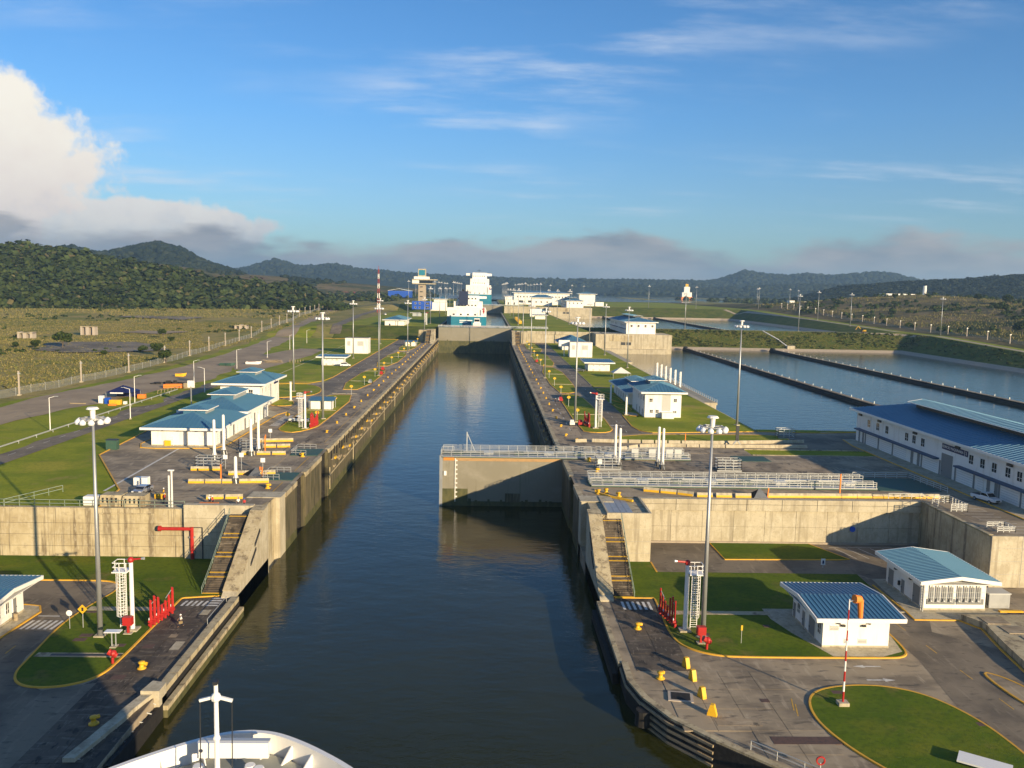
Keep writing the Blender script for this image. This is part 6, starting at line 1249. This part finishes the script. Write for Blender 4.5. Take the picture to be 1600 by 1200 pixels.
# ------------------------------------------------------------------ people
def person(x, y, z, a, walk, shirt, legs, lab, helmet='paint_white', bag=False):
    t = thing('person', lab, 'person', (x,y,z), a); w = walk
    J = {'pel':(0,0,.95), 'bel':(0,.0,1.1), 'che':(0,.01,1.32), 'nek':(0,.02,1.48), 'hea':(0,.03,1.60), 'top':(0,.03,1.74), 'sl':(-.19,0,1.42), 'sr':(.19,0,1.42), 'el':(-.25,-.12*w,1.14), 'er':(.25,.14*w,1.16), 'wl':(-.25,.06*w+.04,.92), 'wr':(.25,.36*w,.98),
         'hl':(-.09,0,.92), 'hr':(.09,0,.92), 'kl':(-.1,.24*w,.52), 'kr':(.1,-.06*w,.5), 'al':(-.1,.34*w,.1), 'ar':(.1,-.40*w,.14), 'tl':(-.1,.34*w+.18,.05), 'tr':(.1,-.40*w+.16,.05)}
    E = [('pel','bel'),('bel','che'),('che','nek'),('nek','hea'),('hea','top'),('che','sl'),('che','sr'),('sl','el'),('el','wl'),('sr','er'),('er','wr'),('pel','hl'),('pel','hr'),('hl','kl'),('kl','al'),('al','tl'),('hr','kr'),('kr','ar'),('ar','tr')]
    rad = {'pel':.15,'bel':.14,'che':.15,'nek':.055,'hea':.09,'top':.075,'sl':.07,'sr':.07,'el':.045,'er':.045,'wl':.032,'wr':.032,'hl':.1,'hr':.1,'kl':.065,'kr':.065,'al':.045,'ar':.045,'tl':.035,'tr':.035}
    for h, s in (('wl',-1), ('wr',1)):
        px, py, pz = J[h]; J[h+'p'] = (px,py+.03,pz-.09); rad[h+'p'] = .035; E.append((h, h+'p'))
        for k in range(5):
            n = h+str(k); ln = (.06,.08,.085,.08,.06)[k]; J[n] = (px+s*(-.03+.015*k), py+.03+(.03 if k else .06), pz-.09-(ln if k else .03)); rad[n] = .009; E.append((h+'p', n))
    def skin(name, keys, mat, grow, parent):
        ks = [k for k in J if k in keys]; idx = {k:i for i,k in enumerate(ks)}
        me = bpy.data.meshes.new(name); me.from_pydata([J[k] for k in ks], [(idx[a],idx[b]) for a,b in E if a in idx and b in idx], []); me.materials.append(mat)
        o = bpy.data.objects.new(name, me); COL.objects.link(o); o.parent = parent; m = o.modifiers.new('skin','SKIN'); m.use_smooth_shade = True
        for k, v in zip(ks, me.skin_vertices[0].data): v.radius = (rad[k]+grow, rad[k]+grow); v.use_root = k in ('pel','bel')
        s = o.modifiers.new('sub','SUBSURF'); s.levels = 1; s.render_levels = 1; return o
    bd = skin('body', set(J), M['skin'], 0, t)
    skin('shirt', {'pel','bel','che','sl','sr','el','er'}, M[shirt], .022, t); skin('trousers', {'pel','hl','hr','kl','kr','al','ar'}, M[legs], .02, t)
    MB().lathe((0,.03,1.66), [(.15,0), (.13,.02), (.125,.07), (.08,.13), (.01,.155)], 10).build('helmet', M[helmet], t)
    MB().box(-.045,-.015,.10,.135,1.615,1.63).box(.015,.045,.10,.135,1.615,1.63).build('eyes', M['dark_metal'], t); MB().box(-.012,.012,.11,.15,1.57,1.61).build('nose', M['skin'], t)
    if bag: MB().box(-.38,-.2,-.15,.35,.55,.9).build('tool_bag', M['tan_cloth'], t)
person(-31.7,113.7,.06,R(120),1,'white_cloth','navy_cloth','worker in white shirt and helmet walking along the left quay carrying a bag','paint_white',True)
person(-37.6,146.3,8.52,R(90),.3,'red_cloth','navy_cloth','worker in red shirt at the orange trestle'); person(-38.3,146.9,8.52,R(40),.2,'white_cloth','navy_cloth','worker in white shirt beside the orange trestle')
person(-32.9,145.4,8.52,R(200),.5,'white_cloth','navy_cloth','worker in white vest and blue helmet at the stair top','container_blue'); person(-31.7,144.8,8.52,R(160),.5,'red_cloth','navy_cloth','worker in red vest and blue helmet at the stair top','container_blue')
person(-46.4,147.6,8.52,R(20),.4,'red_cloth','navy_cloth','worker in dark red shirt near the pair of pale columns'); person(-48.0,151.6,8.52,R(-60),.4,'yellow','tan_cloth','worker in yellow coat beside the yellow machine')
person(33.4,287,8.58,R(30),.5,'navy_cloth','navy_cloth','worker in dark clothes on the right quay by the hose cart'); person(34.6,288.5,8.58,R(70),.5,'white_cloth','navy_cloth','worker in white shirt on the right quay by the hose cart')
# ------------------------------------------------------------------ ships ahead
def cargo_ship(x, y, zw, beam, L, lab, dk, hgt, funnel):
    t = thing('cargo_ship', lab, 'ship', (x,y,zw)); h = beam/2
    plan = [(-h*.78,0), (h*.78,0), (h,5), (h,L*.8), (h*.5,L*.94), (0,L), (-h*.5,L*.94), (-h,L*.8), (-h,5)]
    MB().prism(plan, -3, dk).build('hull', M['teal'], t); MB().prism([(px*1.003,py-.05) for px,py in plan], -3, 1.4).build('boot_stripe', M['hull_red'], t)
    MB().prism([(px*.98,py+.3) for px,py in plan], dk, dk+.9).build('bulwark', M['white'], t)
    b = MB().box(-h*.98,h*.96,2.5,26,dk,dk+hgt*.42).build('poop_house', M['white'], t); MB().box(-h*.66,h*.8,6,26,dk+hgt*.42,dk+hgt*.72).build('deck_house', M['white'], t)
    c = MB().box(-h*.5,h*.62,12,26,dk+hgt*.72,dk+hgt).build('bridge', M['white'], t); MB().box(-h*1.0,h*1.0,17,25,dk+hgt*.86,dk+hgt*.97).build('bridge_wing', M['white'], t)
    for r in range(3):
        z = dk+hgt*(.5+.16*r)
        for i in range(6): MB().box(-h*.45+i*h*.17,-h*.45+i*h*.17+beam*.035,(5.9 if r == 0 else 11.9)-.05*(r == 2)-(5.0 if False else 0),(6.02 if r == 0 else 12.02),z,z+1.1).build('window', M['glass'], t)
    for i in range(5): MB().box(-h*.9,-h*.5,2.42,2.5,dk+1.2+i*.9,dk+1.4+i*.9).build('stair_rail', M['steel'], t)
    for i in range(4): MB().box(-h*.7+i*h*.36,-h*.7+i*h*.36+1.6,2.40,2.5,dk+.9,dk+2.2).build('mooring_port', M['dark_metal'], t)
    if funnel:
        f = MB().extr([(2.2,0), (2.8,hgt*.66), (7,hgt*.66), (8,0)], -h*.62, -h*.16).build('funnel', M['navy'], t); f.location = (h*.22,0,dk+hgt*.55); MB().cyl((-h*.4,5,hgt*.66), (-h*.4,5,hgt*.76), .9, n=8).build('exhaust', M['rubber'], f)
    l = MB().lathe((0,0,0), [(.1,-2.6), (.9,-2), (1.2,0), (.9,2), (.1,2.6)], 8).build('lifeboat', M['red'], t); l.location = (h*.86,2.0,dk+hgt*.27)
    MB().box(h*.72,h*1.0,1.2,2.5,dk,dk+hgt*.34).build('lifeboat_bay', M['white'], t)
    MB().bar((0,20,dk+hgt), (0,20,dk+hgt+5), .5).bar((-3,20,dk+hgt+3), (3,20,dk+hgt+3), .4).build('radar_mast', M['dark_metal'], t)
    MB().box(-h*.9,h*.9,40,L*.75,dk,dk+3.5).build('cargo_deck', M['rail'], t)
    for i in range(2): MB().box(-h*.35,h*.3 if i == 0 else h*.05,-.06,0,dk*.62-i*1.5,dk*.62-i*1.5+.8).build('name_lettering', M['paint_white'], t)
cargo_ship(-7.2,700,14.5,32.5,190,'teal hulled cargo ship with dark funnel just behind the far gate',9.5,17,True)
cargo_ship(-2.6,1190,23.0,36,230,'larger teal hulled ship with tall white bridge beyond the first',16,30,False)
t = thing('tugboat', 'small white tug at the stern of the nearer teal ship', 'tug', (1.6,684,14.5)); MB().prism([(-4,0), (4,0), (4.4,8), (0,15), (-4.4,8)], -1, 2.2).build('hull', M['hull_red'], t); MB().box(-3.2,3.2,2,8,2.2,5).build('deck_house', M['white'], t); MB().box(-2.2,2.2,3,7,5,8.5).build('wheelhouse', M['white'], t); MB().box(-2.0,2.0,2.94,3,6,7.8).build('window', M['glass'], t); MB().bar((0,5,8.5), (0,5,13), .3).build('mast', M['dark_metal'], t)
t = thing('distant_ship', 'sunlit stepped ship superstructure far on the lake', 'ship', (585,2450,25.9)); MB().prism([(-16,0), (16,0), (16,60), (-16,60)], -2, 9).build('hull', M['orange'], t); MB().box(-14,14,2,20,9,22).build('house', M['white'], t); MB().box(-8,8,4,16,22,38).build('bridge', M['fascia'], t); MB().box(-4,4,6,12,38,46).build('mast', M['yellow'], t)
# ------------------------------------------------------------------ the cruise ship underfoot
t = thing('cruise_ship', 'white rounded ship bow with slim mast close below', 'ship', (-5.3,0,0))
half = [(0,53.1), (1.3,52.95), (2.6,52.35), (4.6,51.0), (7.3,48.7), (10.2,45.3), (12.8,40.5), (14.6,34.5), (15.7,27), (16.2,18), (16.2,-200)]
half = chaikin(half, 2)
plan = [(-x,y) for x,y in half[::-1]][:-1]+half
MB().prism(plan, -6, 16.3).build('hull', M['white'], t); MB().prism([(x*.972,y-.45 if y > 30 else y) for x,y in plan], 16.3, 16.8).build('foredeck', M['deck_paint'], t)
mb = MB(); n = len(plan)
for a, b in zip(plan[:-1], plan[1:]):
    if max(a[1],b[1]) < 5: continue
    ca, cb = (a[0]*.985,a[1]-.2), (b[0]*.985,b[1]-.2)
    mb.add([(a[0],a[1],16.2),(b[0],b[1],16.2),(b[0]*1.01,b[1]+.1,17.95),(a[0]*1.01,a[1]+.1,17.95),(ca[0],ca[1],16.2),(cb[0],cb[1],16.2),(cb[0],cb[1],17.95),(ca[0],ca[1],17.95)], [(0,1,2,3),(5,4,7,6),(3,2,6,7),(0,3,7,4),(1,5,6,2)])
mb.build('bulwark', M['paint_white'], t, smooth=False)
cap = MB()
for a, b in zip(plan[:-1], plan[1:]):
    if max(a[1],b[1]) > 5: cap.bar((a[0]*.995,a[1]-.05,18.0), (b[0]*.995,b[1]-.05,18.0), .34, .12)
cap.build('cap_rail', M['paint_white'], t)
dense = []; acc = 0
for a, b in zip(plan[:-1], plan[1:]):
    if max(a[1],b[1]) < 10: continue
    L = (Vector(b)-Vector(a)).length; acc += L; k = int(L/2.1)
    if k == 0 and acc > 1.9: k = 1
    if k: acc = 0
    for i in range(k): dense.append(((a[0]+(b[0]-a[0])*i/k, a[1]+(b[1]-a[1])*i/k), math.atan2(b[1]-a[1], b[0]-a[0])))
for (px, py), an in dense:
    d = Vector((-math.sin(an), math.cos(an))); d = -d if d.dot(Vector((px, py-10))) > 0 else d
    p0 = Vector((px*.985, py-.2)); p1 = p0+d*.95; e = Vector((math.cos(an), math.sin(an)))*.05
    vs = [(p0.x-e.x,p0.y-e.y,16.8),(p1.x-e.x,p1.y-e.y,16.8),(p0.x-e.x,p0.y-e.y,17.7),(p0.x+e.x,p0.y+e.y,16.8),(p1.x+e.x,p1.y+e.y,16.8),(p0.x+e.x,p0.y+e.y,17.7)]
    MB().add(vs, [(0,1,2),(5,4,3),(0,3,4,1),(1,4,5,2),(2,5,3,0)]).build('bulwark_stay', M['paint_white'], t)
mst = MB().cyl((-.5,47.6,16.8), (-.5,47.6,23.9), .17, .12, 10).build('foremast', M['paint_white'], t); MB().bar((-1.45,47.6,22.9), (-.5,47.6,23.15), .16).bar((-.5,47.6,23.15), (.45,47.6,22.9), .16).ball((-.5,47.6,23.1), .3).build('yard', M['paint_white'], mst); MB().ball((-.5,47.6,20.6), .22).build('lamp_housing', M['paint_white'], mst)
for x in (-1.42,.42): MB().bar((x,47.6,22.8), (x,47.4,17.6), .05).build('stay_wire', M['dark_metal'], mst)
MB().box(-.62,-.38,47.4,47.8,23.9,24.1).build('top_light', M['dark_metal'], mst)
bd = MB().box(-2.7,1.7,50.6,50.85,17.6,18.6).build('name_board', M['paint_white'], t); MB().box(-2.7,1.7,50.85,51.2,18.5,18.62).build('board_cap', M['rail'], bd)
MB().lathe((0,0,0), [(.001,0), (.12,0), (.12,.02), (.001,.02)], 10).build('emblem', M['navy'], bd).location = (-2.45,50.59,18.1); bd.children[-1].rotation_euler = (R(90),0,0)
wb = MB().box(-2.6,2.0,43.8,46.6,16.8,17.7).build('windlass_house', M['paint_white'], t); MB().box(-2.7,2.1,43.7,46.7,17.7,17.78).build('house_lid', M['rail'], wb)
MB().box(-.2,1.4,47.2,48.6,16.8,17.3).build('deck_locker', M['paint_white'], t); MB().cyl((-.5,46.9,16.4), (.2,49.2,16.9), .4, n=10).build('anchor_chain', M['dark_metal'], t)
for x, y in ((.9,49.4), (1.5,49.1), (-2.2,49.3)): MB().lathe((x,y,16.8), [(.3,0), (.26,.9), (.36,.95), (.3,1.1)], 10).build('bitts', M['paint_white'], t)
MB().bar((-2.2,46.7,18), (-.5,47.4,18), .12).bar((-.5,47.4,18), (1.2,46.6,17.9), .12).build('stay_arm', M['paint_white'], t)
MB().box(.6,.9,47.6,47.9,17.3,17.5).build('red_handle', M['red'], t)
MB().box(-16,16,-190,1.0,16.3,44.9).build('superstructure', M['white'], t)
MB().box(-15.9,15.9,-189,.9,44.9,45.0).build('upper_deck', M['deck_paint'], t); MB().rail([(-15.7,-60,45), (-15.7,.7,45), (15.7,.7,45), (15.7,-60,45)], 1.1, 2.0, .03, 2).build('deck_railing', M['paint_white'], t)
for z in (19.5, 23, 26.5, 30, 33.5, 37, 40.5): MB().box(-14.5,14.5,1.0,1.06,z,z+1.5).build('window_band', M['glass'], t)
t2 = thing('fender_boat', 'dark rounded workboat edge at the right of the white bow', 'boat', (8.2,57,-2.7)); MB().lathe((0,0,0), [(.3,-.4), (2.2,0), (2.5,1.2), (2.3,1.5), (.3,1.3)], 14).build('hull', M['navy'], t2); t2.scale = (1,2.2,1)
# ------------------------------------------------------------------ hills and vegetation
import numpy as np
nr = np.random.default_rng(11)
def ico(sub):
    import bmesh
    bm = bmesh.new(); bmesh.ops.create_icosphere(bm, subdivisions=sub, radius=1); v = np.array([p.co[:] for p in bm.verts]); f = np.array([[q.index for q in p.verts] for p in bm.faces]); bm.free(); return v, f
def crown_shape(sub, seed, amp=.38, flat=.85):
    v, f = ico(sub); out = v.copy()
    for i, p in enumerate(v):
        q = Vector(p); d = 1+amp*(mnoise.noise(q*1.6+Vector((seed*7.1,0,0)))*1.1+mnoise.noise(q*3.7+Vector((0,seed*3.3,0)))*.6)
        out[i] = p*d
    out[:,2] *= flat; return out, f
def merge(name, shapes, pos, scale, mat, smooth=False):
    """many small crowns as one mesh"""
    V = []; F = []; off = 0; pick = nr.integers(0, len(shapes), len(pos)); ang = nr.uniform(0, 6.28, len(pos))
    for p, s, k, a in zip(pos, scale, pick, ang):
        v, f = shapes[k]; c, n = math.cos(a), math.sin(a)
        w = np.empty_like(v); w[:,0] = (v[:,0]*c-v[:,1]*n)*s[0]+p[0]; w[:,1] = (v[:,0]*n+v[:,1]*c)*s[0]+p[1]; w[:,2] = v[:,2]*s[1]+p[2]
        V.append(w); F.append(f+off); off += len(v)
    V = np.concatenate(V).astype(np.float32); F = np.concatenate(F).astype(np.int32)
    me = bpy.data.meshes.new(name); me.vertices.add(len(V)); me.vertices.foreach_set('co', V.ravel()); me.loops.add(F.size); me.loops.foreach_set('vertex_index', F.ravel())
    me.polygons.add(len(F)); me.polygons.foreach_set('loop_start', np.arange(0, F.size, 3, dtype=np.int32)); me.polygons.foreach_set('loop_total', np.full(len(F), 3, dtype=np.int32))
    me.update(calc_edges=True); me.materials.append(mat); o = bpy.data.objects.new(name, me); COL.objects.link(o); o['kind'] = 'stuff'; return o
S2 = [crown_shape(2, i) for i in range(6)]; S1 = [crown_shape(1, i+20, .3) for i in range(6)]; S3 = [crown_shape(2, i+40, .5, .6) for i in range(6)]
def leaf_shape(seed, n, size=.42, flat=.85):
    rg = random.Random(seed+900); vs = []; fs = []
    for i in range(n):
        d = Vector((rg.gauss(0,1), rg.gauss(0,1), rg.gauss(.25,.9))).normalized(); p = d*rg.uniform(.45,1.0); a = Vector((rg.gauss(0,1), rg.gauss(0,1), rg.gauss(0,.6))).normalized()
        b = d.cross(a); b = b.normalized() if b.length > .1 else Vector((0,0,1)); a = b.cross(d).normalized(); s = size*rg.uniform(.6,1.25); o = len(vs)
        vs += [p-a*s, p+b*s*.8-d*s*.2, p+a*s, p-b*s*.7+d*s*.25]; fs += [(o,o+1,o+2), (o,o+2,o+3)]
    v = np.array([q[:] for q in vs]); v[:,2] *= flat; return v, np.array(fs)
SLF = [leaf_shape(i, 34) for i in range(7)]; SLB = [leaf_shape(i+30, 22, .5, .7) for i in range(6)]
def ridge(name, crest, base, wf, wb, mat, nu=90, nv=26, rough=1.0):
    """hill: bell cross section along a crest line; wf towards the camera, wb behind"""
    C = [Vector(c) for c in crest]; d = [0]
    for a, b in zip(C[:-1], C[1:]): d.append(d[-1]+(b-a).length)
    def at(t):
        s = t*d[-1]
        for i in range(len(C)-1):
            if s <= d[i+1] or i == len(C)-2:
                k = (s-d[i])/(d[i+1]-d[i]); k = k; return C[i].lerp(C[i+1], k), (C[i+1]-C[i])
    def surf(u, v):
        p, tg = at(u); o = Vector((-p.x+9.6, -p.y, 0)).normalized()      # towards the valley
        w = wf if v > 0 else wb; q = p+o*(v*w); e = sst(0, .06, u)*sst(0, .06, 1-u)
        bell = (1-sst(0, 1, abs(v)))
        n = (mnoise.noise(Vector((q.x*.004, q.y*.004, 5)))*.16+mnoise.noise(Vector((q.x*.012, q.y*.012, 9)))*.07)*rough
        z = base+(p.z-base)*max(0, bell*(1+n*(1-bell)*2))*e
        return q.x, q.y, z-.5*(1-bell)
    vs = [surf(i/nu, -1+2*j/nv) for i in range(nu+1) for j in range(nv+1)]
    fs = [(i*(nv+1)+j, i*(nv+1)+j+1, (i+1)*(nv+1)+j+1, (i+1)*(nv+1)+j) for i in range(nu) for j in range(nv)]
    o = struct(MB().add(vs, fs).build(name, mat, None, smooth=True)); return surf
def cover(name, surf, n, r, mat, shapes, vr=(-.25,1.0), ur=(0,1), lift=.35, clump=None):
    pos = []; sc_ = []
    while len(pos) < n:
        u, v = nr.uniform(*ur), nr.uniform(*vr); x, y, z = surf(u, v)
        if clump and mnoise.noise(Vector((x*clump[0], y*clump[0], 2.2))) < clump[1]: n -= .5; continue
        s = r*nr.uniform(.65, 1.35); pos.append((x, y, z+s*lift)); sc_.append((s, s*nr.uniform(.8, 1.15)))
    return merge(name, shapes, pos, sc_, mat)
H1 = [(-1150,760,70), (-900,960,74), (-791,1087,71), (-721,1135,83), (-648,1179,82), (-621,1194,86), (-580,1214,82), (-522,1241,69), (-459,1266,62), (-401,1286,49), (-322,1330,40), (-229,1400,33)]
s1 = ridge('wooded_hill', H1, 12, 330, 500, M['hill']); cover('wood', s1, 9000, 5.2, M['forest'], SLF, (-.2,.92)); cover('wood', s1, 1500, 8.6, M['forest'], SLF, (-.1,.92), (0,1), .55)
H2 = [(-2300,1900,120), (-1900,2250,110), (-1596,2415,118), (-1484,2486,119), (-1403,2533,117), (-1317,2579,122), (-1241,2616,142), (-1163,2652,123), (-1097,2680,143), (-1021,2711,164), (-960,2733,148), (-889,2757,108), (-778,2791,74), (-682,2816,58)]
s2 = ridge('wooded_hill', H2, 20, 560, 700, M['hill']); cover('wood', s2, 5200, 10, M['far_forest'], S1, (-.15,.9))
H3 = [(-1050,2050,60), (-934,2098,76), (-842,2136,97), (-732,2177,84), (-645,2205,73), (-524,2237,68), (-397,2264,58), (-265,2300,49), (-120,2340,38)]
s3 = ridge('bare_hill', H3, 20, 460, 500, M['hill_dry']); cover('scrub', s3, 1500, 6, M['far_forest'], S1, (.1,1.0), (.0,1), .3, (.006,.05))
H4 = [(-2300,4700,70), (-1668,4922,90), (-1403,5005,126), (-1230,5050,184), (-1089,5083,145), (-908,5118,168), (-761,5143,140), (-536,5171,124), (-230,5194,110), (158,5198,102), (545,5172,103), (924,5119,106), (1219,5057,108), (1500,5000,90)]
s4 = ridge('wooded_hill', H4, 25, 900, 1000, M['hill']); cover('wood', s4, 2600, 13, M['far_forest'], S1, (-.1,.5))
H5 = [(1000,5500,60), (1156,5481,70), (1312,5446,96), (1503,5397,132), (1632,5360,184), (1726,5331,164), (1871,5282,154), (1984,5241,168), (2115,5189,158), (2265,5126,176), (2378,5075,182), (2505,5013,154), (2598,4966,122), (3000,4800,100), (3600,4500,120)]
s5 = ridge('wooded_hill', H5, 25, 900, 1000, M['hill']); cover('wood', s5, 2600, 13, M['far_forest'], S1, (-.1,.5))
H6 = [(860,2460,36), (942,2427,46), (1005,2402,66), (1111,2355,79), (1197,2313,86), (1279,2269,92), (1343,2232,100), (1405,2194,106), (1497,2132,114), (1602,2055,119), (1900,1900,120), (2300,1700,110)]
s6 = ridge('wooded_hill', H6, 25, 420, 600, M['hill']); cover('wood', s6, 6000, 7.5, M['far_forest'], SLB, (-.15,.95))
H7 = [(600,4300,60), (767,4233,66), (920,4203,64), (1070,4167,60), (1358,4083,80), (1549,4015,92), (1706,3951,86), (2200,3700,90)]
s7 = ridge('wooded_hill', H7, 25, 700, 800, M['hill']); cover('wood', s7, 2200, 11, M['far_forest'], S1, (-.1,.7))
# scattered far woods along the valley floor
def scatter(n, box, zf, cond=None):
    out = []
    while len(out) < n:
        x, y = nr.uniform(box[0], box[1]), nr.uniform(box[2], box[3])
        if cond and not cond(x, y): n -= .3; continue
        out.append((x, y, zf(x, y)))
    return out
def woods(name, n, box, zf, r, mat, shapes, cond=None, lift=.5):
    P = scatter(n, box, zf, cond); S = [(r*nr.uniform(.6,1.4),)*2 for _ in P]
    return merge(name, shapes, [(p[0],p[1],p[2]+s[1]*lift) for p, s in zip(P, S)], [(s[0], s[1]*nr.uniform(.8,1.2)) for s in S], mat)
woods('wood', 1500, (-900,-150,1450,2300), zleft, 6.5, M['forest'], SLF, lambda x,y: mnoise.noise(Vector((x*.005,y*.005,1))) > -.02)
woods('wood', 900, (520,1700,1500,2400), lambda x,y: zright(x,min(y,2500)), 6.5, M['forest'], SLF, lambda x,y: mnoise.noise(Vector((x*.005,y*.005,4))) > .0)
woods('wood', 260, (-780,-330,930,1010), zleft, 5.0, M['forest'], SLF, lambda x,y: y > 990+(x+330)*.06)
woods('thicket', 420, (-300,-165,1020,1180), zleft, 3.6, M['leaf'], SLF, lambda x,y: mnoise.noise(Vector((x*.01,y*.02,1))) > -.15)
woods('thicket', 700, (-700,-155,300,980), zleft, 1.7, M['leaf'], SLB, lambda x,y: mnoise.noise(Vector((x*.012,y*.012,8))) > .18, .3)
woods('thicket', 900, (395,900,500,1250), zright, 3.0, M['leaf'], SLF, lambda x,y: mnoise.noise(Vector((x*.010,y*.010,3))) > .02, .3)
woods('thicket', 900, (90,350,655,692), zright, .9, M['leaf'], SLB, lambda x,y: mnoise.noise(Vector((x*.03,y*.05,3))) > -.1, .25)
woods('thicket', 260, (336,355,460,690), zright, .9, M['leaf'], SLB, None, .25)
# tall grass tufts of the plains
def tufts(name, n, box, zf, cond, h=(.5,1.4)):
    P = scatter(n, box, zf, cond); bl = []
    for k in range(5):
        a = k*2*math.pi/5; c, s = math.cos(a), math.sin(a); bl.append((c*.12-s*.16, s*.12+c*.16, 0)); bl.append((c*.12+s*.16, s*.12-c*.16, 0)); bl.append((c*.62, s*.62, 1))
    v = np.array(bl); f = np.arange(15).reshape(5, 3)
    return merge(name, [(v, f)], P, [(nr.uniform(.5,1.3), nr.uniform(*h)) for _ in P], M['tuft'])
tufts('tall_grass', 42000, (-480,-148,285,760), zleft, lambda x,y: mnoise.noise(Vector((x*.015,y*.015,6))) > -.28, (.25,.85))
tufts('tall_grass', 9000, (-700,-160,760,1000), zleft, lambda x,y: mnoise.noise(Vector((x*.012,y*.012,6))) > -.15, (.8,1.8))
tufts('tall_grass', 14000, (392,900,480,1250), zright, lambda x,y: mnoise.noise(Vector((x*.010,y*.010,3))) < .08, (.8,2.2))
tufts('tall_grass', 5000, (88,355,655,692), zright, None, (.3,.8))
# single trees: trunk, limbs and a crown of leaf sprays
def leaf_crown(seed, rx, rz, n):
    rg = random.Random(seed); mb = MB(); lobes = [(Vector((rg.uniform(-.55,.55)*rx, rg.uniform(-.55,.55)*rx, rg.uniform(-.3,.55)*rz)), rg.uniform(.38,.62)) for _ in range(9)]
    for i in range(n):
        c, r = rg.choice(lobes); d = Vector((rg.gauss(0,1), rg.gauss(0,1), rg.gauss(0,1))).normalized(); p = c+Vector((d.x*rx, d.y*rx, d.z*rz))*r*rg.uniform(.7,1.05)
        a = Vector((rg.gauss(0,1), rg.gauss(0,1), rg.gauss(0,.5))).normalized(); b = d.cross(a); b = b.normalized() if b.length > .1 else Vector((0,0,1)); s = rx*rg.uniform(.10,.19)
        mb.add([tuple(p-a*s), tuple(p+b*s*.7), tuple(p+a*s), tuple(p-b*s*.5+d*s*.4)], [(0,1,2), (0,2,3)])
    return mb.mesh('crown', M['leaf'])
def trunk_mesh(h, r):
    mb = MB().cyl((0,0,-.5), (.1,.05,h), r, r*.6, 8)
    for k in range(5): a = k*1.26; mb.cyl((.08,.04,h*.75), (math.cos(a)*h*.45, math.sin(a)*h*.45, h*1.35), r*.45, r*.15, 5)
    return mb.mesh('trunk', M['bark'])
TC = [(leaf_crown(i, 3.4+.5*i, 2.6+.3*i, 900), trunk_mesh(2.4+.3*i, .25+.05*i), 4.4+.4*i) for i in range(3)]
def tree(x, y, z, k, s, lab, grp=None):
    t = thing('tree', lab, 'tree', (x,y,z), rng.uniform(0,6), grp); c, tr, hz = TC[k]; t.scale = (s,s,s); inst('crown', c, t, (0,0,hz)); inst('trunk', tr, t)
tree(-142.5,408,8.2,0,1.0,'round dark tree standing at the chain link fence'); tree(-163,452,8.4,1,.9,'small low tree behind the fence'); tree(-232,492,8.6,2,1.15,'broad dark tree on the plain beside a bush'); tree(-212,590,9,0,.9,'small dark tree on the far plain')
for x, y, s in ((-246,488,.8), (-255,486,.65), (-186,440,.55), (-150,425,.6), (-178,470,.6), (-235,300,.9), (-215,296,.7), (-196,560,.6)): tree(x, y, zleft(x,y)-1.6*s, rng.randrange(3), s, 'low leafy bush on the dry plain', 'bushes on the plain')
for i in range(14): x = -168-9*i+rng.uniform(-4,4); y = 1040+rng.uniform(-35,20); tree(x, y, zleft(x,y)-.5, rng.randrange(3), rng.uniform(1.0,1.7), 'dark tree in the row across the far plain', 'trees across the far plain')
for i in range(26): x = -800+rng.uniform(0,430); y = 985+rng.uniform(-25,15)+(x+330)*.05; tree(x, y, zleft(x,y)-.3, rng.randrange(3), rng.uniform(1.2,2.1), 'tree at the edge of the wooded slope', 'trees at the wood edge')
for i in range(16): x = 430+rng.uniform(0,300); y = rng.uniform(620,1150); tree(x, y, zright(x,y)-.8, rng.randrange(3), rng.uniform(.8,1.7), 'dark tree on the dry hill behind the basins', 'trees on the dry hill')
# ------------------------------------------------------------------ air
hz = MB().box(-9500, 9500, -600, 15000, -8, 420).build('haze', None); hz['kind'] = 'stuff'
m = bpy.data.materials.new('haze'); m.use_nodes = True; nt = m.node_tree; nt.nodes.clear(); o = nt.nodes.new('ShaderNodeOutputMaterial'); pv = nt.nodes.new('ShaderNodeVolumePrincipled')
pv.inputs['Color'].default_value = (.46,.72,1.0,1); pv.inputs['Density'].default_value = 9.0e-5; pv.inputs['Anisotropy'].default_value = .25; nt.links.new(pv.outputs[0], o.inputs['Volume']); hz.data.materials.append(m)
